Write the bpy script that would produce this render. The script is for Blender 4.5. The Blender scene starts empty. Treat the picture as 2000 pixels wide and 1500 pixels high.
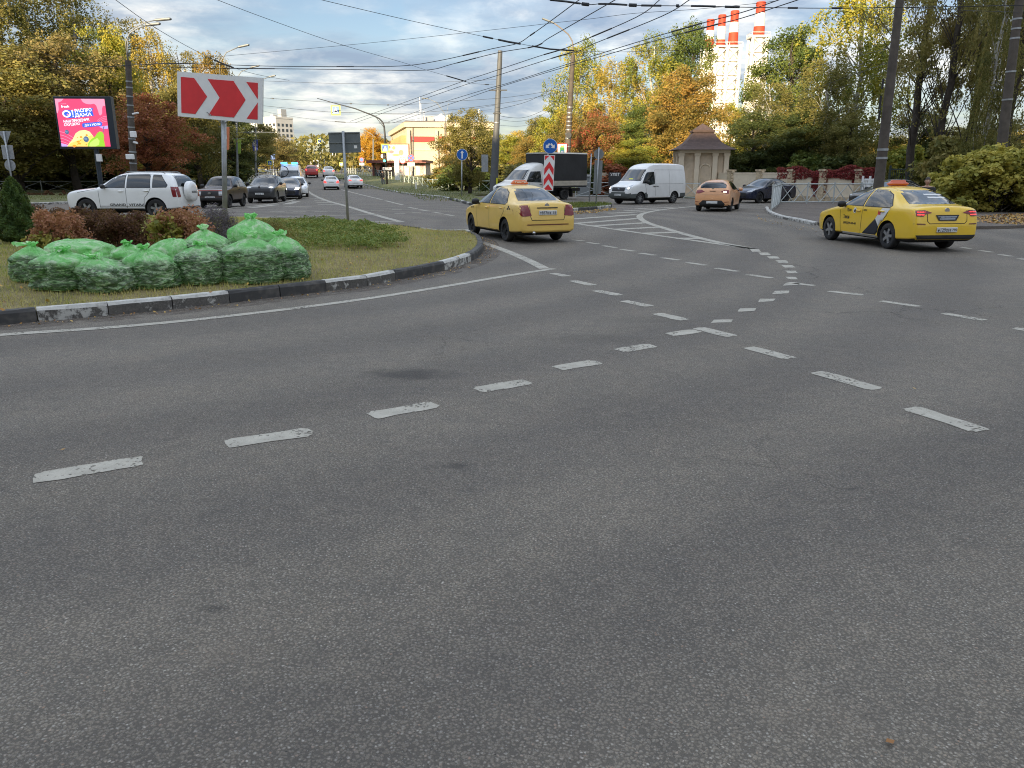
import bpy, bmesh, math, random
import numpy as np
from mathutils import Vector, Matrix, noise
from mathutils.bvhtree import BVHTree
from mathutils.geometry import tessellate_polygon

R = math.radians
SC = bpy.context.scene
COL = SC.collection

# ------------------------------------------------------------------ camera
F = 1500.0
PITCH = math.atan(413.0 / F)
CP, SP = math.cos(PITCH), math.sin(PITCH)
EYE = Vector((0.0, 0.0, 1.8))
cd = bpy.data.cameras.new('camera')
cd.sensor_width = 36.0
cd.lens = F / 2000.0 * 36.0
cd.clip_start = 0.1
cd.clip_end = 4000.0
cam = bpy.data.objects.new('camera', cd)
COL.objects.link(cam)
cam.location = EYE
cam.rotation_euler = (R(90) - PITCH, 0, 0)
SC.camera = cam

# ------------------------------------------------------------------ light
SUN_EL, SUN_ROT = R(12.5), R(201)
wd = bpy.data.worlds.new('World')
SC.world = wd
wd.use_nodes = True
nt = wd.node_tree
nt.nodes.clear()


def nd(t, typ, **kw):
    n = t.nodes.new(typ)
    for k, v in kw.items():
        setattr(n, k, v)
    return n


def lk(t, a, b):
    t.links.new(a, b)


def ramp(t, fac, stops, interp='LINEAR'):
    n = t.nodes.new('ShaderNodeValToRGB')
    cr = n.color_ramp
    cr.interpolation = interp
    while len(cr.elements) < len(stops):
        cr.elements.new(0.5)
    for e, (p, c) in zip(cr.elements, stops):
        e.position = p
        e.color = (c[0], c[1], c[2], 1) if hasattr(c, '__len__') else (c, c, c, 1)
    if fac is not None:
        t.links.new(fac, n.inputs[0])
    return n.outputs[0]


def mth(t, op, a, b=None, c=None, clamp=False):
    n = t.nodes.new('ShaderNodeMath')
    n.operation = op
    n.use_clamp = clamp
    for i, v in enumerate((a, b, c)):
        if v is None:
            continue
        if hasattr(v, 'links'):
            t.links.new(v, n.inputs[i])
        else:
            n.inputs[i].default_value = v
    return n.outputs[0]


def mixc(t, fac, a, b, mode='MIX'):
    n = t.nodes.new('ShaderNodeMix')
    n.data_type = 'RGBA'
    n.blend_type = mode
    for s, v in ((n.inputs[0], fac), (n.inputs[6], a), (n.inputs[7], b)):
        if hasattr(v, 'links'):
            t.links.new(v, s)
        elif hasattr(v, '__len__'):
            s.default_value = (v[0], v[1], v[2], 1)
        else:
            s.default_value = v
    return n.outputs[2]


def noise_tex(t, vec, scale, detail=4, rough=0.55, dist=0.0):
    n = t.nodes.new('ShaderNodeTexNoise')
    n.inputs['Scale'].default_value = scale
    n.inputs['Detail'].default_value = detail
    n.inputs['Roughness'].default_value = rough
    n.inputs['Distortion'].default_value = dist
    if vec is not None:
        t.links.new(vec, n.inputs['Vector'])
    return n


SKY_STRENGTH = 0.11
sky = nd(nt, 'ShaderNodeTexSky', sky_type='NISHITA', sun_disc=False)
sky.sun_elevation = SUN_EL
sky.sun_rotation = SUN_ROT
sky.air_density = 1.0
sky.dust_density = 0.5
sky.ozone_density = 1.4
tc = nd(nt, 'ShaderNodeTexCoord')
sep = nd(nt, 'ShaderNodeSeparateXYZ')
lk(nt, tc.outputs['Generated'], sep.inputs[0])
zz = mth(nt, 'ADD', mth(nt, 'MAXIMUM', sep.outputs[2], 0.0), 0.16)
cmb = nd(nt, 'ShaderNodeCombineXYZ')
lk(nt, mth(nt, 'DIVIDE', sep.outputs[0], zz), cmb.inputs[0])
lk(nt, mth(nt, 'DIVIDE', sep.outputs[1], zz), cmb.inputs[1])
cmb.inputs[2].default_value = 3.7
n1 = noise_tex(nt, cmb.outputs[0], 1.15, 9, 0.56, 0.25)
n2 = noise_tex(nt, cmb.outputs[0], 3.1, 8, 0.6, 0.2)
n3 = noise_tex(nt, cmb.outputs[0], 0.7, 3, 0.5)
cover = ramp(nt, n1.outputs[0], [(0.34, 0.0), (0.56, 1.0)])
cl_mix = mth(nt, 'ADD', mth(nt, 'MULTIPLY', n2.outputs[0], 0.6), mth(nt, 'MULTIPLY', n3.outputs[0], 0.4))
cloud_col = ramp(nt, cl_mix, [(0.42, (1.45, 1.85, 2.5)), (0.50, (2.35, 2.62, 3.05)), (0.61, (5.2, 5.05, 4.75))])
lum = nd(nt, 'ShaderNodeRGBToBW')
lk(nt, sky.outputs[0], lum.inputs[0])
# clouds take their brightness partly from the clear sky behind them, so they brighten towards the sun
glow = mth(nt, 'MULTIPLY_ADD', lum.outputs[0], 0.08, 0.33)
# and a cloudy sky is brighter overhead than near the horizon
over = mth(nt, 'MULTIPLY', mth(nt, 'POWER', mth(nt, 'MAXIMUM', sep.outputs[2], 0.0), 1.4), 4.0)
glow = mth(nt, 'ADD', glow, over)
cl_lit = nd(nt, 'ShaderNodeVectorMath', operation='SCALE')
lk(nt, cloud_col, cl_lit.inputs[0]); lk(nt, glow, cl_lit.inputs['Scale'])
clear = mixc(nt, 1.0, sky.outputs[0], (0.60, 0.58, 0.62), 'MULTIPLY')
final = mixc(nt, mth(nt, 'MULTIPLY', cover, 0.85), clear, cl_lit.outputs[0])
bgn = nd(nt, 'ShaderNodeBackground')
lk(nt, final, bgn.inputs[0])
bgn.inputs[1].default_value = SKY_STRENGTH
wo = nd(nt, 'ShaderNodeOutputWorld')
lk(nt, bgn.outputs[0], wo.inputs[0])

sd = bpy.data.lights.new('sun', 'SUN')
sd.energy = 4.7
sd.angle = R(0.6)
sd.color = (1.0, 0.80, 0.52)
sun = bpy.data.objects.new('sun', sd)
COL.objects.link(sun)
sun_dir = Vector((math.sin(SUN_ROT) * math.cos(SUN_EL), math.cos(SUN_ROT) * math.cos(SUN_EL), math.sin(SUN_EL)))
sun.rotation_euler = sun_dir.to_track_quat('Z', 'Y').to_euler()

vs = SC.view_settings
vs.view_transform = 'Standard'
vs.look = 'None'
vs.gamma = 1.0
vs.use_curve_mapping = False
vs.exposure = 1.13
SC.render.engine = 'CYCLES'
cy = SC.cycles
cy.max_bounces = 6
cy.diffuse_bounces = 3
cy.glossy_bounces = 3
cy.transmission_bounces = 4
cy.transparent_max_bounces = 8
cy.caustics_reflective = False
cy.caustics_refractive = False
cy.use_denoising = True
cy.denoiser = 'OPENIMAGEDENOISE'
cy.denoising_input_passes = 'RGB_ALBEDO_NORMAL'
cy.denoising_prefilter = 'NONE'
cy.pixel_filter_type = 'BLACKMAN_HARRIS'
cy.filter_width = 1.05
cy.use_adaptive_sampling = True
cy.adaptive_threshold = 0.012

# ------------------------------------------------------------------ geometry of the view
def ray(px, py):
    x = (px - 1000.0) / F
    y = (750.0 - py) / F
    return Vector((x, CP + y * SP, -SP + y * CP))


def G(px, py, z=0.0):
    d = ray(px, py)
    t = (z - EYE.z) / d.z
    return EYE + d * t


def at(px, py, Y):
    d = ray(px, py)
    return EYE + d * (Y / d.y)


_HY = [-1e5, 88, 95, 113, 150, 270, 400, 1000, 5000]
_HZ = [0, 0, 0.3, 1.15, 1.55, 2.5, 3.3, 5.0, 12.0]


def hgt(Y):
    return float(np.interp(Y, _HY, _HZ))


def foot(px, Y, z=None):
    """ground point straight below what the photo shows at column px (at eye level) and distance Y"""
    p = at(px, 345, Y)
    return Vector((p.x, Y, hgt(Y) if z is None else z))


def zat(py, Y, px=1000):
    return at(px, py, Y).z


def col_at(px, py, Y):
    """ground point at distance Y below the image point (px, py)"""
    p = at(px, py, Y)
    return Vector((p.x, Y, hgt(Y)))


def img_x(p):
    """photo column of a world point"""
    return 1000 + F * p[0] / (p[1] * CP - (p[2] - EYE.z) * SP)


def mperpx(Y):
    return Y / 1556.0


# ------------------------------------------------------------------ tags and objects
def tag(o, label=None, cat=None, group=None, kind=None):
    if label: o['label'] = label
    if cat: o['category'] = cat
    if group: o['group'] = group
    if kind: o['kind'] = kind
    return o


def thing(name, label, cat, loc=(0, 0, 0), rz=0.0, group=None, tilt=(0, 0)):
    o = bpy.data.objects.new(name, None)
    COL.objects.link(o)
    o.location = loc
    o.rotation_euler = (tilt[0], tilt[1], rz)
    o.empty_display_size = 0.2
    return tag(o, label, cat, group)


def link(name, me, parent=None, loc=None, rz=None, mat=None):
    o = bpy.data.objects.new(name, me)
    COL.objects.link(o)
    if parent is not None: o.parent = parent
    if loc is not None: o.location = loc
    if rz is not None: o.rotation_euler = (0, 0, rz) if not hasattr(rz, '__len__') else rz
    if mat is not None and not me.materials: me.materials.append(mat)
    return o


class MB:
    def __init__(s):
        s.v = []; s.f = []; s.mi = []; s.cur = 0; s.M = Matrix.Identity(4)

    def add(s, vs, fs):
        b = len(s.v)
        M = s.M
        s.v.extend((M @ Vector(p))[:] for p in vs)
        for f in fs:
            s.f.append([b + i for i in f]); s.mi.append(s.cur)
        return s

    def box(s, c, size, rz=0.0, taper=1.0, rx=0.0, ry=0.0, bev=0.0):
        x, y, z = size[0] / 2, size[1] / 2, size[2] / 2
        m = Matrix.Translation(c) @ Matrix.Rotation(rz, 4, 'Z') @ Matrix.Rotation(ry, 4, 'Y') @ Matrix.Rotation(rx, 4, 'X')
        if bev > 0:
            b = min(bev, x * .9, y * .9, z * .9)
            vs = []
            for zz, k in ((-z, b), (-z + b, 0), (z - b, 0), (z, b)):
                for (sx, sy) in ((-1, -1), (1, -1), (1, 1), (-1, 1)):
                    t = taper if zz > 0 else 1.0
                    # chamfered rectangle: two verts per corner
                    if sx * sy > 0:
                        vs.append((sx * (x * t - k), sy * (y * t - k - b), zz)); vs.append((sx * (x * t - k - b), sy * (y * t - k), zz))
                    else:
                        vs.append((sx * (x * t - k - b), sy * (y * t - k), zz)); vs.append((sx * (x * t - k), sy * (y * t - k - b), zz))
            # order corners consistently counter-clockwise
            fs = []
            rings = []
            for r in range(4):
                ring = list(range(r * 8, r * 8 + 8))
                ring.sort(key=lambda i: math.atan2(vs[i][1] / max(y, 1e-6), vs[i][0] / max(x, 1e-6)))
                rings.append(ring)
            for r in range(3):
                for i in range(8):
                    fs.append([rings[r][i], rings[r][(i + 1) % 8], rings[r + 1][(i + 1) % 8], rings[r + 1][i]])
            fs.append(rings[0][::-1]); fs.append(rings[3])
            return s.add([m @ Vector(p) for p in vs], fs)
        t = taper
        vs = [(-x, -y, -z), (x, -y, -z), (x, y, -z), (-x, y, -z), (-x * t, -y * t, z), (x * t, -y * t, z), (x * t, y * t, z), (-x * t, y * t, z)]
        fs = [(0, 3, 2, 1), (4, 5, 6, 7), (0, 1, 5, 4), (1, 2, 6, 5), (2, 3, 7, 6), (3, 0, 4, 7)]
        return s.add([m @ Vector(p) for p in vs], fs)

    def tube(s, pts, r, n=8, cap=True):
        pts = [Vector(p) for p in pts]
        k = len(pts)
        rs = r if hasattr(r, '__len__') else [r] * k
        vs = []; fs = []
        prev = None
        for i, p in enumerate(pts):
            d = (pts[min(i + 1, k - 1)] - pts[max(i - 1, 0)])
            if d.length < 1e-9: d = Vector((0, 0, 1))
            d.normalize()
            if prev is None:
                u = d.orthogonal().normalized()
            else:
                u = prev - d * prev.dot(d)
                u = u.normalized() if u.length > 1e-6 else d.orthogonal().normalized()
            prev = u
            w = d.cross(u)
            for j in range(n):
                a = 2 * math.pi * j / n
                vs.append(p + (u * math.cos(a) + w * math.sin(a)) * rs[i])
        for i in range(k - 1):
            for j in range(n):
                a = i * n + j; b = i * n + (j + 1) % n
                fs.append((a, b, b + n, a + n))
        if cap:
            fs.append(tuple(range(n))[::-1]); fs.append(tuple(range((k - 1) * n, k * n)))
        return s.add(vs, fs)

    def lathe(s, prof, n=24, axis='Z', c=(0, 0, 0), cap=True):
        """prof: list of (r, h)"""
        vs = []; fs = []
        for (r, h) in prof:
            for j in range(n):
                a = 2 * math.pi * j / n
                x, y, z = r * math.cos(a), r * math.sin(a), h
                if axis == 'Y': x, y, z = x, h, -y
                if axis == 'X': x, y, z = h, x, y
                vs.append((x + c[0], y + c[1], z + c[2]))
        k = len(prof)
        for i in range(k - 1):
            for j in range(n):
                a = i * n + j; b = i * n + (j + 1) % n
                fs.append((a, b, b + n, a + n))
        if cap:
            fs.append(tuple(range(n))[::-1]); fs.append(tuple(range((k - 1) * n, k * n)))
        return s.add(vs, fs)

    def prism(s, poly, y0, y1, plane='XZ'):
        """extrude a 2D outline; plane XZ -> along y, XY -> along z"""
        n = len(poly)
        A = sum(poly[i][0] * poly[(i + 1) % n][1] - poly[(i + 1) % n][0] * poly[i][1] for i in range(n))
        if A < 0: poly = poly[::-1]
        if plane == 'XZ':
            vs = [(p[0], y0, p[1]) for p in poly] + [(p[0], y1, p[1]) for p in poly]
        elif plane == 'YZ':
            vs = [(y0, p[0], p[1]) for p in poly] + [(y1, p[0], p[1]) for p in poly]
        else:
            vs = [(p[0], p[1], y0) for p in poly] + [(p[0], p[1], y1) for p in poly]
        fs = [tuple(range(n))[::-1], tuple(range(n, 2 * n))]
        fs += [(i, (i + 1) % n, n + (i + 1) % n, n + i) for i in range(n)]
        return s.add(vs, fs)

    def mesh(s, name, mats, smooth=False, angle=None):
        me = bpy.data.meshes.new(name)
        me.from_pydata(s.v, [], s.f)
        mats = mats if isinstance(mats, (list, tuple)) else [mats]
        for m in mats: me.materials.append(m)
        if len(mats) > 1: me.polygons.foreach_set('material_index', s.mi)
        bm = bmesh.new(); bm.from_mesh(me)
        bmesh.ops.recalc_face_normals(bm, faces=bm.faces)
        if angle is not None:
            for f in bm.faces: f.smooth = True
            for e in bm.edges:
                if len(e.link_faces) == 2 and e.calc_face_angle(0) > R(angle): e.smooth = False
        elif smooth:
            for f in bm.faces: f.smooth = True
        bm.to_mesh(me); bm.free()
        return me

    def build(s, name, mats, parent=None, smooth=False, angle=None, loc=None, rz=None):
        return link(name, s.mesh(name, mats, smooth, angle), parent, loc, rz)


def mesh_from(name, V, Fc, mat, smooth=False):
    me = bpy.data.meshes.new(name)
    me.from_pydata([tuple(v) for v in V], [], [tuple(f) for f in Fc])
    if mat is not None: me.materials.append(mat)
    if smooth: me.polygons.foreach_set('use_smooth', [True] * len(me.polygons))
    return me


def catmull(pts, n=8, closed=False):
    pts = [Vector(p) for p in pts]
    out = []
    k = len(pts)
    for i in range(k if closed else k - 1):
        p0 = pts[(i - 1) % k] if closed or i > 0 else pts[0] * 2 - pts[1]
        p1 = pts[i]; p2 = pts[(i + 1) % k]
        p3 = pts[(i + 2) % k] if closed or i + 2 < k else pts[-1] * 2 - pts[-2]
        for j in range(n):
            t = j / n
            out.append(0.5 * ((2 * p1) + (p2 - p0) * t + (2 * p0 - 5 * p1 + 4 * p2 - p3) * t * t + (-p0 + 3 * p1 - 3 * p2 + p3) * t ** 3))
    if not closed: out.append(pts[-1])
    return out


def resample(pts, step):
    pts = [Vector(p) for p in pts]
    L = [0]
    for a, b in zip(pts, pts[1:]): L.append(L[-1] + (b - a).length)
    n = max(1, int(round(L[-1] / step)))
    out = []; j = 0
    for i in range(n + 1):
        d = L[-1] * i / n
        while j < len(pts) - 2 and L[j + 1] < d: j += 1
        seg = L[j + 1] - L[j]
        out.append(pts[j].lerp(pts[j + 1], (d - L[j]) / seg if seg > 0 else 0))
    return out


# ------------------------------------------------------------------ text
_tx = {}


def text_mesh(body, bold=0.0):
    """flat glyph mesh: verts (x, y) with cap height 1, starting at x = 0; returns verts, faces, width"""
    key = (body, bold)
    if key in _tx: return _tx[key]
    cu = bpy.data.curves.new('lettering', 'FONT')
    cu.body = body
    cu.size = 1.0
    cu.offset = bold
    cu.resolution_u = 3
    ob = bpy.data.objects.new('lettering', cu)
    COL.objects.link(ob)
    dg = bpy.context.evaluated_depsgraph_get()
    me = bpy.data.meshes.new_from_object(ob.evaluated_get(dg))
    V = [(v.co.x, v.co.y) for v in me.vertices]
    Fc = [tuple(p.vertices) for p in me.polygons]
    bpy.data.objects.remove(ob); bpy.data.curves.remove(cu); bpy.data.meshes.remove(me)
    if V:
        x0 = min(v[0] for v in V); x1 = max(v[0] for v in V)
        k = 1 / 0.72
        V = [((v[0] - x0) * k, v[1] * k) for v in V]
        w = (x1 - x0) * k
    else:
        w = 1.0
    _tx[key] = (V, Fc, w)
    return _tx[key]


def text_on(mb, body, origin, right, up, h, width=None, bold=0.0, off=0.0, center=True):
    V, Fc, w = text_mesh(body, bold)
    if not V: return
    right = Vector(right).normalized(); up = Vector(up).normalized()
    nrm = right.cross(up)
    sx = h if width is None else width / w
    cx = w * sx / 2 if center else 0
    mb.add([Vector(origin) + right * (v[0] * sx - cx) + up * (v[1] * h) + nrm * off for v in V], Fc)


# ------------------------------------------------------------------ materials
_mats = {}


def new_mat(name):
    m = bpy.data.materials.new(name)
    m.use_nodes = True
    t = m.node_tree
    for n in list(t.nodes):
        if n.type != 'OUTPUT_MATERIAL': t.nodes.remove(n)
    return m, t, [n for n in t.nodes if n.type == 'OUTPUT_MATERIAL'][0]


def mat(name, col, rough=0.6, metal=0.0, var=0.12, scale=6.0, bump=0.0, bscale=40.0, coat=0.0, spec=0.5, emit=0.0, ecol=None, dirt=None, dirt_amt=0.4, dscale=3.0):
    if name in _mats: return _mats[name]
    m, t, out = new_mat(name)
    b = nd(t, 'ShaderNodeBsdfPrincipled')
    lk(t, b.outputs[0], out.inputs[0])
    tcn = nd(t, 'ShaderNodeTexCoord')
    vec = tcn.outputs['Object']
    c = None
    if var > 0:
        n = noise_tex(t, vec, scale, 6, 0.6)
        lo = [max(0, x * (1 - var)) for x in col]; hi = [min(1, x * (1 + var)) for x in col]
        c = ramp(t, n.outputs[0], [(0.3, lo), (0.7, hi)])
    if dirt is not None:
        n = noise_tex(t, vec, dscale, 7, 0.65)
        fac = ramp(t, n.outputs[0], [(0.48, 0.0), (0.68, dirt_amt)])
        c = mixc(t, fac, c if c is not None else col, dirt)
    if c is not None: lk(t, c, b.inputs['Base Color'])
    else: b.inputs['Base Color'].default_value = (*col, 1)
    b.inputs['Roughness'].default_value = rough
    b.inputs['Metallic'].default_value = metal
    b.inputs['Specular IOR Level'].default_value = spec
    b.inputs['Coat Weight'].default_value = coat
    b.inputs['Coat Roughness'].default_value = 0.06
    if emit > 0:
        b.inputs['Emission Color'].default_value = (*(ecol or col), 1)
        b.inputs['Emission Strength'].default_value = emit
    if bump > 0:
        n = noise_tex(t, vec, bscale, 5, 0.6)
        bn = nd(t, 'ShaderNodeBump')
        bn.inputs['Strength'].default_value = bump
        bn.inputs['Distance'].default_value = 0.02
        lk(t, n.outputs[0], bn.inputs['Height'])
        lk(t, bn.outputs[0], b.inputs['Normal'])
    _mats[name] = m
    return m


def leaf_mat(name, stops, trans=0.34, gain=2.0):
    """foliage: colour by a per-leaf attribute along a palette"""
    if name in _mats: return _mats[name]
    m, t, out = new_mat(name)
    a = nd(t, 'ShaderNodeAttribute', attribute_name='tone')
    stops = [tuple(min(.6, v * gain) for v in s_) for s_ in stops]
    k = len(stops)
    c = ramp(t, a.outputs['Fac'], [(i / (k - 1), s) for i, s in enumerate(stops)])
    d = nd(t, 'ShaderNodeBsdfPrincipled')
    lk(t, c, d.inputs['Base Color'])
    d.inputs['Roughness'].default_value = 0.62
    d.inputs['Specular IOR Level'].default_value = 0.3
    tr = nd(t, 'ShaderNodeBsdfTranslucent')
    lk(t, mixc(t, 0.35, c, (0.30, 0.26, 0.03)), tr.inputs[0])
    mx = nd(t, 'ShaderNodeMixShader')
    mx.inputs[0].default_value = trans
    lk(t, d.outputs[0], mx.inputs[1]); lk(t, tr.outputs[0], mx.inputs[2])
    lk(t, mx.outputs[0], out.inputs[0])
    _mats[name] = m
    return m


def paint(name, col, rough=0.3, flake=0.0, grime=0.25):
    """car paint: clear coat, faint dust towards no particular side"""
    if name in _mats: return _mats[name]
    m, t, out = new_mat(name)
    b = nd(t, 'ShaderNodeBsdfPrincipled')
    lk(t, b.outputs[0], out.inputs[0])
    tcn = nd(t, 'ShaderNodeTexCoord')
    n = noise_tex(t, tcn.outputs['Object'], 2.2, 7, 0.65)
    fac = ramp(t, n.outputs[0], [(0.42, 0.0), (0.75, grime)])
    lk(t, mixc(t, fac, col, (0.20, 0.17, 0.13)), b.inputs['Base Color'])
    lk(t, ramp(t, n.outputs[0], [(0.3, rough), (0.8, rough + 0.25)]), b.inputs['Roughness'])
    b.inputs['Metallic'].default_value = flake
    b.inputs['Coat Weight'].default_value = 0.7
    b.inputs['Coat Roughness'].default_value = 0.08
    _mats[name] = m
    return m


def glass(name, col=(0.012, 0.016, 0.018), rough=0.04):
    return mat(name, col, rough=rough, var=0.0, spec=0.7, coat=0.3)


M_STEEL = mat('galvanised_steel', (0.36, 0.38, 0.39), 0.45, 0.55, 0.18, 9, dirt=(0.22, 0.2, 0.17), dirt_amt=0.35)
M_GREYPAINT = mat('grey_metal_paint', (0.20, 0.215, 0.22), 0.5, 0.1, 0.1, 5)
M_DARKSTEEL = mat('dark_steel', (0.035, 0.038, 0.042), 0.5, 0.3, 0.2, 6)
M_BLACK = mat('black_plastic', (0.018, 0.018, 0.019), 0.5, 0, 0.15, 10)
M_RUBBER = mat('tyre_rubber', (0.022, 0.022, 0.023), 0.82, 0, 0.25, 14, dirt=(0.11, 0.1, 0.085), dirt_amt=0.35, dscale=5)
M_WHITE = mat('white_paint', (0.82, 0.82, 0.80), 0.45, 0, 0.05, 4)
M_RED = mat('sign_red', (0.72, 0.035, 0.04), 0.4, 0, 0.08, 3)
M_BLUE = mat('sign_blue', (0.012, 0.12, 0.46), 0.4, 0, 0.08, 3)
M_YELLOWSIGN = mat('sign_yellow', (0.75, 0.72, 0.03), 0.45, 0, 0.05, 3)
M_SIGNBLACK = mat('sign_black', (0.02, 0.02, 0.022), 0.5, 0, 0)
M_CONC = mat('pole_concrete', (0.20, 0.175, 0.15), 0.85, 0, 0.22, 4, 0.35, 30, dirt=(0.12, 0.1, 0.085), dirt_amt=0.6, dscale=1.6)
M_DARKCONC = mat('old_pole_concrete', (0.095, 0.08, 0.066), 0.9, 0, 0.25, 4, 0.35, 30, dirt=(0.05, 0.04, 0.035), dirt_amt=0.6, dscale=1.6)
M_WIRE = mat('wire_metal', (0.03, 0.032, 0.036), 0.6, 0.2, 0)
M_GLASS = glass('car_glass')
M_GLASSB = glass('window_glass', (0.03, 0.04, 0.05), 0.08)
# ================================================================== ground, road, verges
def make_asphalt(name, base=(0.225, 0.199, 0.163), dust=0.0, stains=()):
    m, t, out = new_mat(name)
    b = nd(t, 'ShaderNodeBsdfPrincipled')
    lk(t, b.outputs[0], out.inputs[0])
    vec = nd(t, 'ShaderNodeTexCoord').outputs['Object']
    wv = noise_tex(t, vec, 70.0, 2, 0.5)
    wadd = nd(t, 'ShaderNodeVectorMath', operation='MULTIPLY_ADD')
    lk(t, wv.outputs['Color'], wadd.inputs[0])
    wadd.inputs[1].default_value = (0.013, 0.013, 0.008)
    lk(t, vec, wadd.inputs[2])
    pv = wadd.outputs[0]

    def vor(scale, feat='F1'):
        n = nd(t, 'ShaderNodeTexVoronoi', feature=feat)
        n.inputs['Scale'].default_value = scale
        lk(t, pv, n.inputs['Vector'])
        return n
    va = vor(78.0); vb = vor(170.0)
    sa = nd(t, 'ShaderNodeSeparateColor'); lk(t, va.outputs['Color'], sa.inputs[0])
    sb = nd(t, 'ShaderNodeSeparateColor'); lk(t, vb.outputs['Color'], sb.inputs[0])
    big = noise_tex(t, vec, 0.35, 5, 0.6)
    mid = noise_tex(t, vec, 2.3, 6, 0.65)
    fine = noise_tex(t, vec, 260.0, 3, 0.7)
    blot = noise_tex(t, vec, 7.0, 5, 0.7)
    lo = [x * 0.87 for x in base]; hi = [x * 1.11 for x in base]
    c = ramp(t, big.outputs[0], [(0.32, lo), (0.68, hi)])
    c = mixc(t, 1.0, c, ramp(t, mid.outputs[0], [(0.3, (0.87, 0.87, 0.88)), (0.7, (1.12, 1.11, 1.10))]), 'MULTIPLY')
    c = mixc(t, 1.0, c, ramp(t, blot.outputs[0], [(0.3, (0.84, 0.84, 0.85)), (0.7, (1.14, 1.13, 1.11))]), 'MULTIPLY')
    c = mixc(t, 1.0, c, ramp(t, fine.outputs[0], [(0.3, 0.66), (0.7, 1.32)]), 'MULTIPLY')
    # dark binder between the stones, stones in their own greys, some pale, a few reddish
    gap = ramp(t, va.outputs['Distance'], [(0.36, 0.0), (0.62, 1.0)])
    c = mixc(t, mth(t, 'MULTIPLY', gap, 0.62), c, (0.050, 0.046, 0.041))
    pale = mth(t, 'MULTIPLY', ramp(t, sa.outputs[0], [(0.58, 0.0), (0.86, 1.0)]), ramp(t, va.outputs['Distance'], [(0.20, 1.0), (0.42, 0.0)]))
    tint = ramp(t, sa.outputs[1], [(0.0, (0.25, 0.235, 0.21)), (0.70, (0.40, 0.375, 0.33)), (0.86, (0.31, 0.20, 0.14)), (1.0, (0.55, 0.52, 0.47))])
    c = mixc(t, mth(t, 'MULTIPLY', pale, 0.88), c, tint)
    pale2 = mth(t, 'MULTIPLY', ramp(t, sb.outputs[0], [(0.70, 0.0), (0.9, 1.0)]), ramp(t, vb.outputs['Distance'], [(0.22, 1.0), (0.42, 0.0)]))
    c = mixc(t, mth(t, 'MULTIPLY', pale2, 0.75), c, (0.30, 0.285, 0.255))
    pit = mth(t, 'MULTIPLY', ramp(t, sa.outputs[2], [(0.93, 0.0), (0.97, 1.0)]), ramp(t, va.outputs['Distance'], [(0.3, 1.0), (0.5, 0.0)]))
    c = mixc(t, mth(t, 'MULTIPLY', pit, 0.8), c, (0.018, 0.018, 0.019))
    wp = noise_tex(t, vec, 1.4, 6, 0.7)
    c = mixc(t, ramp(t, wp.outputs[0], [(0.55, 0.0), (0.75, 0.22)]), c, (0.19, 0.15, 0.115))
    # faint polished wheel bands that follow the ring of the junction
    vr = nd(t, 'ShaderNodeVectorMath', operation='SUBTRACT'); lk(t, vec, vr.inputs[0]); vr.inputs[1].default_value = (-16.0, 27.0, 0)
    vl = nd(t, 'ShaderNodeVectorMath', operation='LENGTH'); lk(t, vr.outputs[0], vl.inputs[0])
    bw = noise_tex(t, vec, 0.25, 3, 0.5)
    band = mth(t, 'SINE', mth(t, 'MULTIPLY_ADD', vl.outputs['Value'], 3.3, mth(t, 'MULTIPLY', bw.outputs[0], 5.0)))
    c = mixc(t, 1.0, c, ramp(t, mth(t, 'MULTIPLY_ADD', band, 0.5, 0.5), [(0.1, (0.90, 0.90, 0.91)), (0.9, (1.09, 1.085, 1.07))]), 'MULTIPLY')
    # short dark scars and tar specks
    fs = nd(t, 'ShaderNodeVectorMath', operation='MULTIPLY'); lk(t, vec, fs.inputs[0]); fs.inputs[1].default_value = (8.0, 19.0, 1.0)
    fn = noise_tex(t, fs.outputs[0], 1.0, 6, 0.72, 0.6)
    c = mixc(t, ramp(t, fn.outputs[0], [(0.705, 0.0), (0.74, 0.85)]), c, (0.026, 0.025, 0.025))
    # oil stains and rubber patches where the photograph has them
    for (p, r, amt) in stains:
        vm = nd(t, 'ShaderNodeVectorMath', operation='SUBTRACT')
        lk(t, vec, vm.inputs[0]); vm.inputs[1].default_value = p
        vsx = nd(t, 'ShaderNodeVectorMath', operation='MULTIPLY')
        lk(t, vm.outputs[0], vsx.inputs[0]); vsx.inputs[1].default_value = (1.0 / r[0], 1.0 / r[1], 0)
        ln = nd(t, 'ShaderNodeVectorMath', operation='LENGTH')
        lk(t, vsx.outputs[0], ln.inputs[0])
        sn = noise_tex(t, vec, 5.0, 5, 0.65)
        d = mth(t, 'ADD', ln.outputs['Value'], mth(t, 'MULTIPLY', mth(t, 'SUBTRACT', sn.outputs[0], 0.5), 1.3))
        c = mixc(t, mth(t, 'MULTIPLY', ramp(t, d, [(0.35, 1.0), (1.0, 0.0)]), amt), c, (0.030, 0.029, 0.028))
    if dust > 0:
        dn = noise_tex(t, vec, 3.0, 6, 0.7)
        c = mixc(t, mth(t, 'MULTIPLY', ramp(t, dn.outputs[0], [(0.3, 0.25), (0.7, 1.0)]), dust), c, (0.20, 0.155, 0.12))
    # fine cracks
    cn = noise_tex(t, vec, 1.1, 6, 0.7)
    cadd = nd(t, 'ShaderNodeVectorMath', operation='MULTIPLY_ADD')
    lk(t, cn.outputs['Color'], cadd.inputs[0]); cadd.inputs[1].default_value = (1.2, 1.2, 0); lk(t, vec, cadd.inputs[2])
    cv = nd(t, 'ShaderNodeTexVoronoi', feature='DISTANCE_TO_EDGE')
    cv.inputs['Scale'].default_value = 0.33
    lk(t, cadd.outputs[0], cv.inputs['Vector'])
    cm = noise_tex(t, vec, 0.22, 3, 0.5)
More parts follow.
